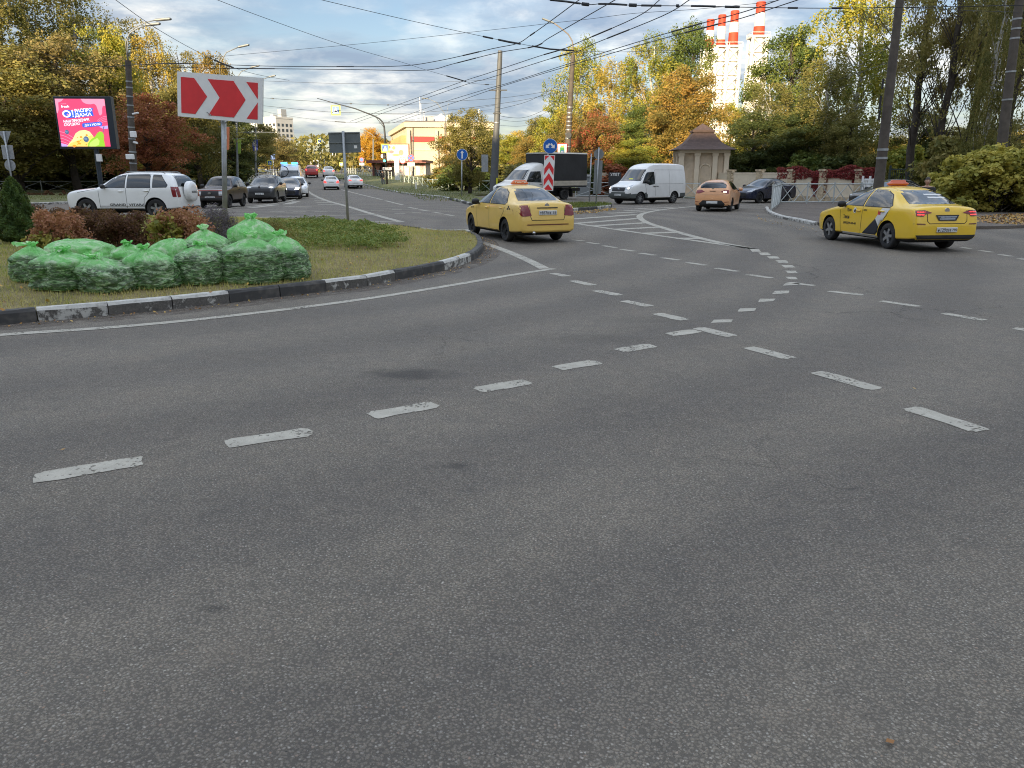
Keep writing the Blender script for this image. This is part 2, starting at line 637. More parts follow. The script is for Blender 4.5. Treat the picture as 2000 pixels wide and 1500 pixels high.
    crack = mth(t, 'MULTIPLY', ramp(t, cv.outputs['Distance'], [(0.001, 1.0), (0.0045, 0.0)]), ramp(t, cm.outputs[0], [(0.5, 0.0), (0.6, 0.7)]))
    c = mixc(t, crack, c, (0.022, 0.022, 0.023))
    lk(t, c, b.inputs['Base Color'])
    lk(t, ramp(t, mid.outputs[0], [(0.3, 0.66), (0.7, 0.84)]), b.inputs['Roughness'])
    b.inputs['Specular IOR Level'].default_value = 0.28
    h = mth(t, 'ADD', mth(t, 'MULTIPLY', ramp(t, va.outputs['Distance'], [(0.15, 1.0), (0.6, 0.0)]), 1.0), mth(t, 'MULTIPLY', fine.outputs[0], 0.55))
    h = mth(t, 'ADD', h, mth(t, 'MULTIPLY', crack, -2.0))
    bn = nd(t, 'ShaderNodeBump')
    bn.inputs['Strength'].default_value = 0.85
    bn.inputs['Distance'].default_value = 0.006
    lk(t, h, bn.inputs['Height'])
    lk(t, bn.outputs[0], b.inputs['Normal'])
    return m


_st = [(G(800, 731), (0.55, 0.26), 0.6), (G(1150, 662), (0.8, 0.36), 0.26), (G(1260, 625), (0.7, 0.3), 0.18), (G(420, 1190), (0.10, 0.05), .5), (G(890, 910), (.12, .06), .5)]
M_ASPH = make_asphalt('asphalt', stains=_st)
M_DUSTASPH = make_asphalt('dusty_asphalt', base=(0.15, 0.135, 0.118), dust=0.42)
M_PAVE = make_asphalt('pavement_asphalt', base=(0.17, 0.145, 0.125), dust=0.35)


def make_paint():
    m, t, out = new_mat('road_paint')
    vec = nd(t, 'ShaderNodeTexCoord').outputs['Object']
    b = nd(t, 'ShaderNodeBsdfPrincipled')
    n = noise_tex(t, vec, 6, 5, 0.6)
    n2 = noise_tex(t, vec, 120, 3, 0.6)
    c = ramp(t, n.outputs[0], [(0.3, (0.34, 0.315, 0.26)), (0.7, (0.46, 0.43, 0.36))])
    c = mixc(t, 1.0, c, ramp(t, n2.outputs[0], [(0.3, 0.82), (0.7, 1.12)]), 'MULTIPLY')
    lk(t, c, b.inputs['Base Color'])
    b.inputs['Roughness'].default_value = 0.75
    tr = nd(t, 'ShaderNodeBsdfTransparent')
    v = nd(t, 'ShaderNodeTexVoronoi'); v.inputs['Scale'].default_value = 55.0
    lk(t, vec, v.inputs['Vector'])
    sc = nd(t, 'ShaderNodeSeparateColor'); lk(t, v.outputs['Color'], sc.inputs[0])
    wear = noise_tex(t, vec, 2.6, 6, 0.7)
    f = mth(t, 'ADD', mth(t, 'MULTIPLY', sc.outputs[0], 0.45), mth(t, 'MULTIPLY', wear.outputs[0], 0.9))
    fac = ramp(t, f, [(0.83, 0.0), (0.92, 0.8)])
    mx = nd(t, 'ShaderNodeMixShader')
    lk(t, fac, mx.inputs[0]); lk(t, b.outputs[0], mx.inputs[1]); lk(t, tr.outputs[0], mx.inputs[2])
    lk(t, mx.outputs[0], out.inputs[0])
    return m


M_PAINT = make_paint()
M_GRASS = mat('turf', (0.11, 0.12, 0.038), 0.9, 0, 0.45, 1.5, 0.8, 60, dirt=(0.17, 0.135, 0.06), dirt_amt=0.75, dscale=2.2)
M_STRAWTURF = mat('dry_turf', (0.24, 0.195, 0.085), 0.95, 0, 0.4, 3.0, 0.9, 80, dirt=(0.12, 0.13, 0.04), dirt_amt=0.7, dscale=1.1)
M_EARTH = mat('earth', (0.085, 0.075, 0.045), 0.95, 0, 0.4, 0.4, 0.5, 20, dirt=(0.04, 0.05, 0.018), dirt_amt=0.8, dscale=0.3)


def grid_rows(name, rows, m, kind='structure', z=0.0):
    V = []; Fc = []
    for (Y, x0, x1) in rows:
        k = 7
        for i in range(k): V.append((x0 + (x1 - x0) * i / (k - 1), Y, hgt(Y) + z))
    for r in range(len(rows) - 1):
        for i in range(6):
            a = r * 7 + i
            Fc.append((a, a + 1, a + 8, a + 7))
    o = link(name, mesh_from(name, V, Fc, m))
    tag(o, kind=kind)
    return o


YR = [-300, -60, -20, 0, 20, 40, 60, 75, 88, 91, 95, 104, 113, 130, 150, 200, 270, 400, 600, 1000, 3000]
ground = grid_rows('ground', [(y, -2500, 2500) for y in YR], M_EARTH, z=-0.06)


def ave_x(Y):
    return -20.0 - 0.257 * (Y - 90.0)


rr = [(y, -75, 75) for y in (-60, -20, 0, 20, 40, 60, 77)] + [(y, ave_x(y) - 11, ave_x(y) + 9) for y in (77.02, 88, 91, 95, 104, 113, 130, 150, 200, 270, 400, 600)]
road = grid_rows('road', rr, M_ASPH)


def poly_sheet(name, pts, z, m, skirt=0.2, interior=None, zf=None, smooth=True, inset=0.12):
    """flat or gently mounded area from an outline of ground points, with vertical sides"""
    from mathutils.geometry import delaunay_2d_cdt
    P = [Vector((p[0], p[1])) for p in pts]
    n = len(P)
    ar = sum(P[i].x * P[(i + 1) % n].y - P[(i + 1) % n].x * P[i].y for i in range(n))
    sg = 1 if ar > 0 else -1
    Q = []
    for i in range(n):
        d = P[(i + 1) % n] - P[i - 1]
        d = d.normalized() if d.length > 1e-6 else Vector((1, 0))
        Q.append(P[i] + Vector((-d.y, d.x)) * sg * inset)
    P = Q
    ins = []
    if interior:
        xs = [p.x for p in P]; ys = [p.y for p in P]
        x = min(xs)
        while x < max(xs):
            y = min(ys)
            while y < max(ys):
                q = Vector((x + random.uniform(-.1, .1) * interior, y + random.uniform(-.1, .1) * interior))
                if inside(q, P): ins.append(q)
                y += interior
            x += interior
    vo, eo, fo, _, _, _ = delaunay_2d_cdt(P + ins, [], [list(range(n))], 1, 1e-5)
    V = [(v.x, v.y, (zf(v.x, v.y) if zf else z) + hgt(v.y)) for v in vo]
    Fc = [tuple(f) for f in fo]
    b = len(V)
    for p in P: V.append((p.x, p.y, (zf(p.x, p.y) if zf else z) + hgt(p.y)))
    for p in P: V.append((p.x, p.y, hgt(p.y) - skirt))
    for i in range(n):
        j = (i + 1) % n
        Fc.append((b + i, b + j, b + n + j, b + n + i))
    o = link(name, mesh_from(name, V, Fc, m))
    bm = bmesh.new(); bm.from_mesh(o.data); bmesh.ops.recalc_face_normals(bm, faces=bm.faces); bm.to_mesh(o.data); bm.free()
    tag(o, kind='structure')
    return o


def inside(q, P):
    c = False
    j = len(P) - 1
    for i in range(len(P)):
        a, b = P[i], P[j]
        if (a[1] > q[1]) != (b[1] > q[1]) and q[0] < (b[0] - a[0]) * (q[1] - a[1]) / (b[1] - a[1]) + a[0]: c = not c
        j = i
    return c


def gpx(lst, z=0.0):
    return [G(x, y, z) for x, y in lst]


# ---- kerb stones
def kerb_mat(name, white, lo=0.5):
    m, t, out = new_mat(name)
    b = nd(t, 'ShaderNodeBsdfPrincipled'); lk(t, b.outputs[0], out.inputs[0])
    tcn = nd(t, 'ShaderNodeTexCoord')
    geo = nd(t, 'ShaderNodeObjectInfo')
    av = nd(t, 'ShaderNodeVectorMath', operation='MULTIPLY_ADD')
    lk(t, geo.outputs['Random'], av.inputs[0]); av.inputs[1].default_value = (37, 53, 71); lk(t, tcn.outputs['Object'], av.inputs[2])
    n = noise_tex(t, av.outputs[0], 5.0, 8, 0.72)
    n2 = noise_tex(t, av.outputs[0], 40.0, 4, 0.6)
    base = ramp(t, n2.outputs[0], [(0.3, (0.075, 0.070, 0.064)), (0.7, (0.15, 0.14, 0.126))])
    if white:
        f = ramp(t, n.outputs[0], [(lo, 0.0), (lo + .08, 0.9)])
        c = mixc(t, f, base, (0.55, 0.54, 0.50))
    else:
        f = ramp(t, n.outputs[0], [(0.40, 0.0), (0.52, 0.85)])
        c = mixc(t, f, base, (0.045, 0.045, 0.046))
    lk(t, c, b.inputs['Base Color'])
    b.inputs['Roughness'].default_value = 0.85
    bn = nd(t, 'ShaderNodeBump'); bn.inputs['Strength'].default_value = 0.5; bn.inputs['Distance'].default_value = 0.01
    lk(t, n.outputs[0], bn.inputs['Height']); lk(t, bn.outputs[0], b.inputs['Normal'])
    return m


M_KB, M_KW, M_KG = kerb_mat('kerb_black', False), kerb_mat('kerb_white', True, .46), kerb_mat('kerb_worn', True, .555)
M_KTOP = mat('kerb_top_paint', (0.52, 0.51, 0.47), 0.85, 0, 0.2, 8, 0.3, 40, dirt=(0.2, 0.185, 0.165), dirt_amt=0.8, dscale=6)
_ks = {}


def kerb_stone_mesh(L, h, m, var):
    key = (round(L, 2), h, m.name, var)
    if key in _ks: return _ks[key]
    rnd = random.Random(var * 7 + 1)
    mb = MB()
    d = 0.15
    w = 0.02
    # chamfered stone: outer face at y = 0, inward +y
    xs = [-L / 2 + 0.006, -L / 6, L / 6, L / 2 - 0.006]
    prof = [(0.0, -0.05), (0.004, h - 0.035), (0.03, h), (d, h), (d, -0.05)]
    V = []
    for i, x in enumerate(xs):
        for j, (y, z) in enumerate(prof):
            V.append((x + rnd.uniform(-.004, .004), y + (rnd.uniform(-.006, .006) if j in (1, 2) else 0), z + (rnd.uniform(-.008, .004) if j in (1, 2) else 0)))
    Fc = []
    k = len(prof)
    mi = []
    for i in range(3):
        for j in range(k - 1):
            a = i * k + j
            Fc.append((a, a + 1, a + k + 1, a + k)); mi.append(1 if j >= 1 and m is not M_KB else 0)
    Fc.append(tuple(range(k))); mi.append(0)
    Fc.append(tuple(range(3 * k, 4 * k))[::-1]); mi.append(0)
    me = mesh_from('kerb_stone', V, Fc, m)
    me.materials.append(M_KTOP)
    me.polygons.foreach_set('material_index', mi)
    bm = bmesh.new(); bm.from_mesh(me); bmesh.ops.recalc_face_normals(bm, faces=bm.faces); bm.to_mesh(me); bm.free()
    _ks[key] = me
    return me


def kerb_run(path, step, h, pattern, parent, inward=1):
    pts = resample(path, step)
    for i in range(len(pts) - 1):
        a, b = pts[i], pts[i + 1]
        c = (a + b) / 2
        d = b - a
        ang = math.atan2(d.y, d.x)
        if inward < 0: ang += math.pi
        pk = pattern(c) if callable(pattern) else pattern[i % len(pattern)]
        m = dict(w=M_KW, b=M_KB, g=M_KG)[pk]
        me = kerb_stone_mesh((b - a).length, h, m, i % 4)
        o = link('kerb_stone', me, parent, (c.x, c.y, hgt(c.y)), ang + random.uniform(-.006, .006))


# ---- the roundabout island
isl_px = [(-420, 672), (-200, 655), (0, 635), (70, 629), (178, 620), (371, 601), (531, 582), (602, 573), (711, 560), (794, 543), (854, 532), (920, 511), (942, 495)]
isl_near = [G(x, y) for x, y in isl_px]
isl_tip = [G(944, 483), G(936, 470), G(915, 459)]
isl_far = [G(x, y, 0.16) for x, y in [(862, 449), (780, 439), (684, 433), (587, 428), (491, 424), (300, 422), (100, 420), (-250, 418)]]
for p in isl_far: p.z = 0
isl_near_path = catmull(isl_near + isl_tip, 6)
isl_all = isl_near_path + catmull([isl_tip[-1]] + isl_far, 4)[1:]
ISL = [Vector((p.x, p.y)) for p in resample(isl_all, 0.5)]
inn = []


def edge_dist(x, y, P):
    best = 1e9
    q = Vector((x, y))
    for i in range(len(P)):
        a, b = P[i], P[(i + 1) % len(P)]
        ab = b - a
        L2 = ab.length_squared
        t = max(0, min(1, (q - a).dot(ab) / L2)) if L2 > 0 else 0
        dd = (a + ab * t - q).length
        if dd < best: best = dd
    return best


def isl_z(x, y):
    d = edge_dist(x, y, ISL)
    k = max(0, min(1, (d - 0.15) / 3.0)); k = k * k * (3 - 2 * k)
    return 0.150 + 0.16 * k + 0.02 * noise.noise(Vector((x * .8, y * .8, 0)))


random.seed(4)
island = poly_sheet('traffic_island', ISL, 0.15, M_STRAWTURF, skirt=0.05, interior=0.7, zf=lambda x, y: isl_z(x, y) - 0.01)
def near_paint(c):
    x = img_x(c)
    return 'b' if x < 68 or 454 < x < 600 or 792 < x < 852 or x > 922 else ('w' if 752 < x < 794 or 870 < x < 922 or 100 < x < 178 else 'g')


kerb_run(isl_near_path, 0.80, 0.17, near_paint, island, 1)
fp = catmull([isl_tip[-1]] + isl_far, 6)
kerb_run(fp, 0.98, 0.17, 'wwbbww', island, 1)

# dusty band of grit along the kerb, on the asphalt
def strip(name, path, w0, w1, m, z, parent=None, kind=None, step=0.5):
    """band between offsets w0 and w1 to the left of a ground path"""
    pts = resample(path, step)
    V = []; Fc = []
    for i, p in enumerate(pts):
        d = (pts[min(i + 1, len(pts) - 1)] - pts[max(i - 1, 0)]); d.z = 0; d.normalize()
        nrm = Vector((-d.y, d.x, 0))
        for w in (w0, w1):
            q = p + nrm * w
            V.append((q.x, q.y, hgt(q.y) + z))
    for i in range(len(pts) - 1):
        Fc.append((2 * i, 2 * i + 1, 2 * i + 3, 2 * i + 2))
    o = link(name, mesh_from(name, V, Fc, m), parent)
    if kind: tag(o, kind=kind)
    return o


def grit_mat():
    m, t, out = new_mat('grit')
    vec = nd(t, 'ShaderNodeTexCoord').outputs['Object']
    b = nd(t, 'ShaderNodeBsdfPrincipled')
    n = noise_tex(t, vec, 60, 5, 0.7)
    lk(t, ramp(t, n.outputs[0], [(0.3, (0.10, 0.083, 0.068)), (0.7, (0.20, 0.165, 0.135))]), b.inputs['Base Color'])
    b.inputs['Roughness'].default_value = 0.95
    n2 = noise_tex(t, vec, 2.0, 7, 0.75)
    n3 = noise_tex(t, vec, 90, 2, 0.6)
    f = mth(t, 'ADD', mth(t, 'MULTIPLY', n2.outputs[0], 0.8), mth(t, 'MULTIPLY', n3.outputs[0], 0.35))
    tr = nd(t, 'ShaderNodeBsdfTransparent')
    mx = nd(t, 'ShaderNodeMixShader')
    lk(t, ramp(t, f, [(0.50, 0.0), (0.68, 0.8)]), mx.inputs[0])
    lk(t, tr.outputs[0], mx.inputs[1]); lk(t, b.outputs[0], mx.inputs[2]); lk(t, mx.outputs[0], out.inputs[0])
    return m


M_GRIT = grit_mat()
strip('kerb_grit', isl_near_path, -0.42, -0.01, M_GRIT, 0.004, kind='stuff')
strip('kerb_grit', isl_near_path, -0.20, -0.012, M_GRIT, 0.007, kind='stuff')

# ---- road markings (parts of the road)
def mark_poly(px, name='lane_dash', z=0.004):
    P = [G(x, y) for x, y in px]
    # fine outline with slightly worn ends
    V = []
    n = len(P)
    for i in range(n):
        a, b = P[i], P[(i + 1) % n]
        k = max(2, int((b - a).length / 0.12))
        for j in range(k):
            q = a.lerp(b, j / k)
            V.append((q.x + random.uniform(-.008, .008), q.y + random.uniform(-.012, .012), z + hgt(q.y)))
    return link(name, mesh_from(name, V, [tuple(range(len(V)))], M_PAINT), road)


def mark_dash(p0, p1, w, name='lane_dash'):
    a, b = G(*p0), G(*p1)
    d = (b - a); d.normalize(); nn = Vector((-d.y, d.x, 0)) * w / 2
    e = d * min(w * .38, (b - a).length * .2)
    P = [a + nn * .8, a + e * .6 + nn, b - e * .6 + nn, b + nn * .75, b - nn * .7, b - e * .6 - nn, a + e * .6 - nn, a - nn * .8]
    V = []
    for i in range(8):
        u, v = P[i], P[(i + 1) % 8]
        k = max(2, int((v - u).length / 0.1))
        for j in range(k):
            q = u.lerp(v, j / k)
            V.append((q.x + random.uniform(-.010, .010), q.y + random.uniform(-.014, .014), 0.004 + hgt(q.y)))
    return link(name, mesh_from(name, V, [tuple(range(len(V)))], M_PAINT), road)


def mark_line(px, w, name='edge_line', z=0.005, sm=6):
    path = [G(x, y) for x, y in px]
    if sm > 1 and len(path) > 2: path = catmull(path, sm)
    return strip(name, path, -w / 2, w / 2, M_PAINT, z, road, step=0.4)


random.seed(11)
for a, b in [((68, 935), (280, 900)), ((440, 868), (608, 843)), ((725, 813), (850, 790)), ((932, 763), (1032, 745)), ((1088, 720), (1168, 707)), ((1208, 685), (1275, 675)), ((1306, 654), (1363, 646))]:
    mark_dash(a, b, 0.195)
for c in [(1410, 628, 22), (1459, 606, 19), (1497, 587, 17), (1525, 571.5, 17), (1545, 556, 16), (1546, 543.5, 12), (1546, 531.5, 12), (1539.5, 520.5, 13), (1527, 511, 13), (1510, 503, 13), (1493, 496, 12), (1475, 489.5, 11)]:
    x, y, w = c
    h = 3.4 if y > 560 else 2.5
    sl = (600 - y) / 100 * 3
    mark_poly([(x - w, y + h), (x + w * .75, y + h * .85 - 1), (x + w, y - h), (x - w * .7, y - h * .9)] if y > 550 else [(x - w * 1.0, y - h), (x + w * .6, y - h), (x + w * 1.05, y + h), (x - w * .55, y + h)])
for a, b in [((1080, 534), (1108, 540)), ((1118, 548.5), (1158, 557.5)), ((1163, 567.5), (1210, 577)), ((1218, 588), (1270, 598.5)), ((1283, 612.5), (1338, 625.5)), ((1363, 640.5), (1430, 657.5)), ((1463, 679), (1545, 700.5)), ((1595, 727), (1712, 760.5)), ((1777, 797), (1918, 842))]:
    mark_dash(a, b, 0.185)
for a, b in [((1118, 468.5), (1140, 471)), ((1147, 473.5), (1170, 477)), ((1178, 480), (1203, 484)), ((1212, 487), (1240, 491)), ((1250, 494.5), (1280, 499)), ((1292, 503.5), (1328, 508.5)), ((1342, 513), (1380, 518.5)), ((1398, 524), (1442, 530.5)), ((1460, 536.5), (1508, 543.5)), ((1540, 552), (1590, 558)), ((1619, 569), (1685, 576.5)), ((1720, 588), (1797, 599)), ((1842, 612), (1923, 626)), ((1982, 641), (2060, 655)),
             ((1876, 483), (1895, 486)), ((1912, 489), (1938, 493)), ((1952, 497), (1976, 501)), ((1990, 505), (2020, 510))]:
    mark_dash(a, b, 0.16)
mark_line([(-300, 682), (-100, 664), (0, 654.5), (300, 633), (600, 599.5), (800, 571), (1000, 537.5), (1082, 525)], 0.16)
mark_line([(938, 472), (985, 489), (1030, 508), (1064, 525)], 0.22)
# ghost island, right-hand side
mark_line([(1120, 436), (1200, 448), (1280, 459.5), (1380, 473.5), (1470, 486)], 0.22, sm=2)
mark_line([(1400, 401), (1350, 404), (1300, 409), (1262, 415.5), (1249, 423), (1262, 434), (1300, 446.5), (1345, 459.5), (1400, 473), (1468, 486)], 0.26)
for (a, b) in [((1118, 428), (1244, 419)), ((1118, 437), (1249, 426.5)), ((1158, 441.5), (1266, 435)), ((1204, 448), (1292, 443.5)), ((1256, 456), (1326, 453.5)), ((1318, 466), (1374, 465.5)), ((1190, 416.5), (1262, 413.5)), ((1220, 411.5), (1290, 409.5)), ((1242, 407.5), (1318, 405.5))]:
    mark_dash(a, b, 0.42, 'hatch_bar')
# ghost island on the avenue
mark_line([(592, 358), (597, 368), (606, 377), (631, 389.5), (678, 403), (730, 419), (785, 434)], 0.28, sm=3)
mark_line([(590, 358), (595, 369), (596, 378), (580, 388), (548, 396), (483, 404), (400, 409)], 0.28, sm=3)
for (a, b) in [((621, 400), (660, 400)), ((618, 395.5), (650, 395.5)), ((613, 391.5), (638, 391.5)), ((606, 387.5), (628, 387.5)), ((600, 384), (618, 384)), ((490, 406), (540, 400)), ((555, 404), (608, 404.5)), ((560, 399), (580, 393)), ((420, 410), (470, 404))]:
    mark_dash(a, b, 0.5, 'hatch_bar')
for L_ in ([(480, 424.5), (600, 422), (740, 419)], [(590, 429), (690, 431.5), (785, 434)], [(665, 370), (700, 379), (746, 390)], [(753, 392), (787, 400.5)]):
    mark_line(L_, 0.2, 'lane_line', sm=1)
for (a, b) in [((798, 405), (815, 408)), ((820, 409.5), (838, 412.5)), ((845, 414), (863, 417)), ((870, 419), (885, 421.5)), ((527, 413.5), (556, 413.5)), ((572, 413), (598, 413)), ((614, 413), (638, 413)), ((725, 410.5), (750, 410.5)), ((765, 409.5), (785, 409.5)), ((770, 417), (792, 417)), ((805, 415.5), (823, 415.5)), ((712, 366), (728, 367.5)), ((612, 365), (622, 365))]:
    mark_dash(a, b, 0.22)

# ---- far verges
kA = [(640, 344), (655, 347.5), (668, 350.5), (688, 355), (708, 360.5), (740, 369.5), (780, 377.5), (800, 380.5), (868, 387), (895, 393.5), (921, 400)]


def GG(px, py):
    """ground point including the rise of the avenue"""
    d = ray(px, py)
    lo, hi = 3.0, 900.0
    for _ in range(50):
        m_ = (lo + hi) / 2
        z = EYE.z + d.z / d.y * m_
        if z > hgt(m_): lo = m_
        else: hi = m_
    return EYE + d * (lo / d.y)


edgeA = [Vector((p.x, p.y, 0)) for p in (GG(x, y) for x, y in kA)]
far_left = Vector((ave_x(300) + 8.5, 300, 0))
eA = [far_left, Vector((ave_x(190) + 8.5, 190, 0))] + edgeA
pA = [Vector((p.x, p.y)) for p in catmull(eA, 6)]
vergeA = poly_sheet('verge', pA + [Vector((G(950, 401).x, G(950, 401).y)), Vector((G(957, 393).x, G(957, 393).y)), Vector((-3.0, 62)), Vector((3, 72)), Vector((14, 74)), Vector((45, 78)), Vector((80, 140)), Vector((40, 300))], 0.12, M_GRASS)
kerb_run([Vector((p.x, p.y, 0)) for p in catmull([Vector((G(x, y).x, G(x, y).y, 0)) for x, y in ((868, 388.5), (895, 394.5), (921, 401.5), (950, 402.5))], 6)], 1.0, 0.15, 'wwbbwb', vergeA, 1)
kerb_run(catmull([Vector((p.x, p.y, 0)) for p in edgeA[3:9]], 5), 1.0, 0.14, 'ww', vergeA, 1)
# small island with the split-arrow sign
iB = [(1060, 418), (1090, 416.5), (1124, 412.5), (1160, 409.5), (1186, 407), (1196, 404.5), (1185, 401.5), (1150, 400.5), (1100, 402), (1060, 406)]
pB = [Vector((p.x, p.y, 0)) for p in catmull(gpx(iB), 4, closed=True)]
islandB = poly_sheet('traffic_island', [Vector((p.x, p.y)) for p in pB], 0.13, M_GRASS)
kerb_run(pB + [pB[0]], 1.0, 0.15, 'bbww', islandB, 1)
# right-hand pavement behind the corner railing
pR = [(1590, 440), (1555, 432), (1528, 427), (1510, 421.5), (1497, 414.5), (1494, 408), (1505, 402), (1560, 398), (1660, 399), (1800, 402), (2300, 405), (2600, 445), (2200, 440), (1950, 448), (1700, 452)]
sidewalk = poly_sheet('pavement', [Vector((p.x, p.y)) for p in gpx(pR)], 0.10, M_PAVE)
kerb_run(catmull(gpx([(1590, 440.5), (1555, 432.5), (1528, 427.5), (1510, 422), (1497, 415), (1494, 408)]), 6), 1.0, 0.12, 'wwww', sidewalk, -1)
# grass behind the right-hand wall, and the left-hand verge behind the fence
backR = poly_sheet('verge', [Vector(p) for p in [(11.5, 59), (14, 56), (18.5, 54), (24.5, 51.5), (30.5, 49.5), (36, 44), (48, 36), (90, 36), (90, 77), (40, 74), (14, 66)]], 0.1, M_GRASS)
shrubbed = poly_sheet('verge', [Vector(p) for p in [(16.2, 34), (16.5, 31.5), (19, 30.0), (60, 27), (60, 40), (30, 39), (17, 37)]], 0.09, M_GRASS)
lp = [(-700, 412), (-200, 405), (0, 402), (86, 400), (130, 398), (300, 393), (390, 386), (470, 377), (530, 366), (556, 358), (575, 350)]
le = [Vector((p.x, p.y)) for p in (GG(x, y) for x, y in lp)]
vergeL = poly_sheet('verge', le + [Vector((ave_x(300) - 10.5, 300)), Vector((-150, 300)), Vector((-150, 45))], 0.12, M_GRASS)
kerb_run(catmull([Vector((p.x, p.y, 0)) for p in le[:7]], 5), 1.0, 0.14, 'wwww', vergeL, 1)


# ---- scattered blades and leaves (stuff)
def quads_mesh(name, C, U, Vv, tone, m, tri=False):
    n = len(C)
    if tri:
        P = np.stack([C - U, C + U, C + Vv], 1).reshape(-1, 3); k = 3
    else:
        P = np.stack([C - U, C - Vv, C + U, C + Vv], 1).reshape(-1, 3); k = 4
    me = bpy.data.meshes.new(name)
    me.vertices.add(n * k); me.vertices.foreach_set('co', P.astype(np.float32).ravel())
    me.loops.add(n * k); me.loops.foreach_set('vertex_index', np.arange(n * k, dtype=np.int32))
    me.polygons.add(n); me.polygons.foreach_set('loop_start', np.arange(0, n * k, k, dtype=np.int32))
    me.update(calc_edges=True)
    at_ = me.attributes.new('tone', 'FLOAT', 'POINT')
    at_.data.foreach_set('value', np.repeat(tone, k).astype(np.float32))
    me.materials.append(m)
    return me


def scatter_in(P, n, rng, bias=None):
    xs = np.array([p[0] for p in P]); ys = np.array([p[1] for p in P])
    out = []
    while len(out) < n:
        X = rng.uniform(xs.min(), xs.max(), n); Yy = rng.uniform(ys.min(), ys.max(), n)
        # vectorised point in polygon
        c = np.zeros(n, bool)
        j = len(P) - 1
        for i in range(len(P)):
            xi, yi, xj, yj = xs[i], ys[i], xs[j], ys[j]
            cond = ((yi > Yy) != (yj > Yy))
            if abs(yj - yi) > 1e-9: cond &= X < (xj - xi) * (Yy - yi) / (yj - yi) + xi
            c ^= cond
            j = i
        if bias is not None: c &= rng.uniform(0, 1, n) < bias(X, Yy)
        out.extend(zip(X[c], Yy[c]))
    return np.array(out[:n])


def fast_edge(X, Yy, P):
    best = np.full(len(X), 1e9)
    for i in range(len(P)):
        a = P[i]; b = P[(i + 1) % len(P)]
        abx, aby = b[0] - a[0], b[1] - a[1]
        L2 = abx * abx + aby * aby + 1e-12
        t = np.clip(((X - a[0]) * abx + (Yy - a[1]) * aby) / L2, 0, 1)
        best = np.minimum(best, np.hypot(X - a[0] - abx * t, Yy - a[1] - aby * t))
    return best


def isl_zv(X, Yy):
    d = fast_edge(X, Yy, ISL)
    k = np.clip((d - 0.15) / 3.0, 0, 1); k = k * k * (3 - 2 * k)
    return 0.145 + 0.16 * k


def blades(name, P, n, seed, h, w, m, tonef, zf, bias=None, lean=0.5):
    rng = np.random.default_rng(seed)
    xy = scatter_in(P, n, rng, bias)
    X, Yy = xy[:, 0], xy[:, 1]
    C = np.stack([X, Yy, zf(X, Yy)], 1)
    a = rng.uniform(0, 2 * np.pi, n)
    hh = h * rng.uniform(0.5, 1.4, n)
    ww = w * rng.uniform(0.6, 1.4, n)
    U = np.stack([np.cos(a) * ww, np.sin(a) * ww, 0 * a], 1)
    b = rng.uniform(0, 2 * np.pi, n); le_ = rng.uniform(0, lean, n)
    Vv = np.stack([np.cos(b) * le_ * hh, np.sin(b) * le_ * hh, hh], 1)
    return quads_mesh(name, C, U, Vv, tonef(X, Yy, rng), m, tri=True)


M_BLADE = leaf_mat('grass_blade', [(0.23, 0.18, 0.08), (0.34, 0.275, 0.11), (0.26, 0.24, 0.075), (0.15, 0.18, 0.042), (0.10, 0.14, 0.032)], 0.25)


def nfield(X, Yy, s, seed=0):
    return np.array([noise.fractal(Vector((x * s, y * s, seed)), 0.6, 2.1, 4) for x, y in zip(X, Yy)])


def tone_isl(X, Yy, rng):
    d = fast_edge(X, Yy, ISL)
    g = nfield(X, Yy, 0.55, 3.0)
    t = 0.30 + 0.30 * np.clip((d - 0.5) / 2.5, 0, 1) + 0.30 * g + rng.normal(0, 0.16, len(X))
    return np.clip(t, 0, 1)


NEAR_ISL = [p for p in ISL]
gl = link('grass', blades('grass', ISL, 120000, 5, 0.062, 0.0055, M_BLADE, tone_isl, isl_zv, bias=lambda X, Y: np.clip(1.5 - (Y - 9) / 22.0, 0.15, 1) * (fast_edge(X, Y, ISL) > 0.15)))
tag(gl, kind='stuff')
# leafy ground cover in the bed on the island
gcp = [Vector((p.x, p.y)) for p in catmull([G(x, y, 0.2) for x, y in [(480, 448), (600, 442), (700, 446), (770, 458), (806, 474), (770, 490), (690, 497), (600, 500), (540, 492), (500, 470)]], 4, closed=True)]
M_COVER = leaf_mat('cover_leaf', [(0.19, 0.165, 0.055), (0.12, 0.145, 0.035), (0.07, 0.11, 0.024), (0.17, 0.18, 0.04)], 0.3)


def leaf_scatter(name, P, n, seed, s, m, zf, zr, flat=0.4, bias=None, tone=None):
    rng = np.random.default_rng(seed)
    xy = scatter_in(P, n, rng, bias)
    X, Yy = xy[:, 0], xy[:, 1]
    C = np.stack([X, Yy, zf(X, Yy) + rng.uniform(0, 1, n) ** 1.3 * zr], 1)
    N = rng.normal(0, 1, (n, 3)); N[:, 2] = np.abs(N[:, 2]) + 1 / max(flat, 0.01) * 0.5
    N /= np.linalg.norm(N, axis=1)[:, None]
    A = rng.normal(0, 1, (n, 3)); U = np.cross(N, A); U /= np.linalg.norm(U, axis=1)[:, None]
    Vv = np.cross(N, U)
    ss = s * rng.uniform(0.6, 1.4, n)
    return quads_mesh(name, C, U * ss[:, None], Vv * (ss * 0.62)[:, None], rng.uniform(0, 1, n) if tone is None else tone(X, Yy, rng), m)


def bump_z(X, Yy):
    f = np.clip(nfield(X, Yy, 1.3, 8.0) * 0.7 + 0.5, 0, 1.3)
    return isl_zv(X, Yy) + f * 0.16


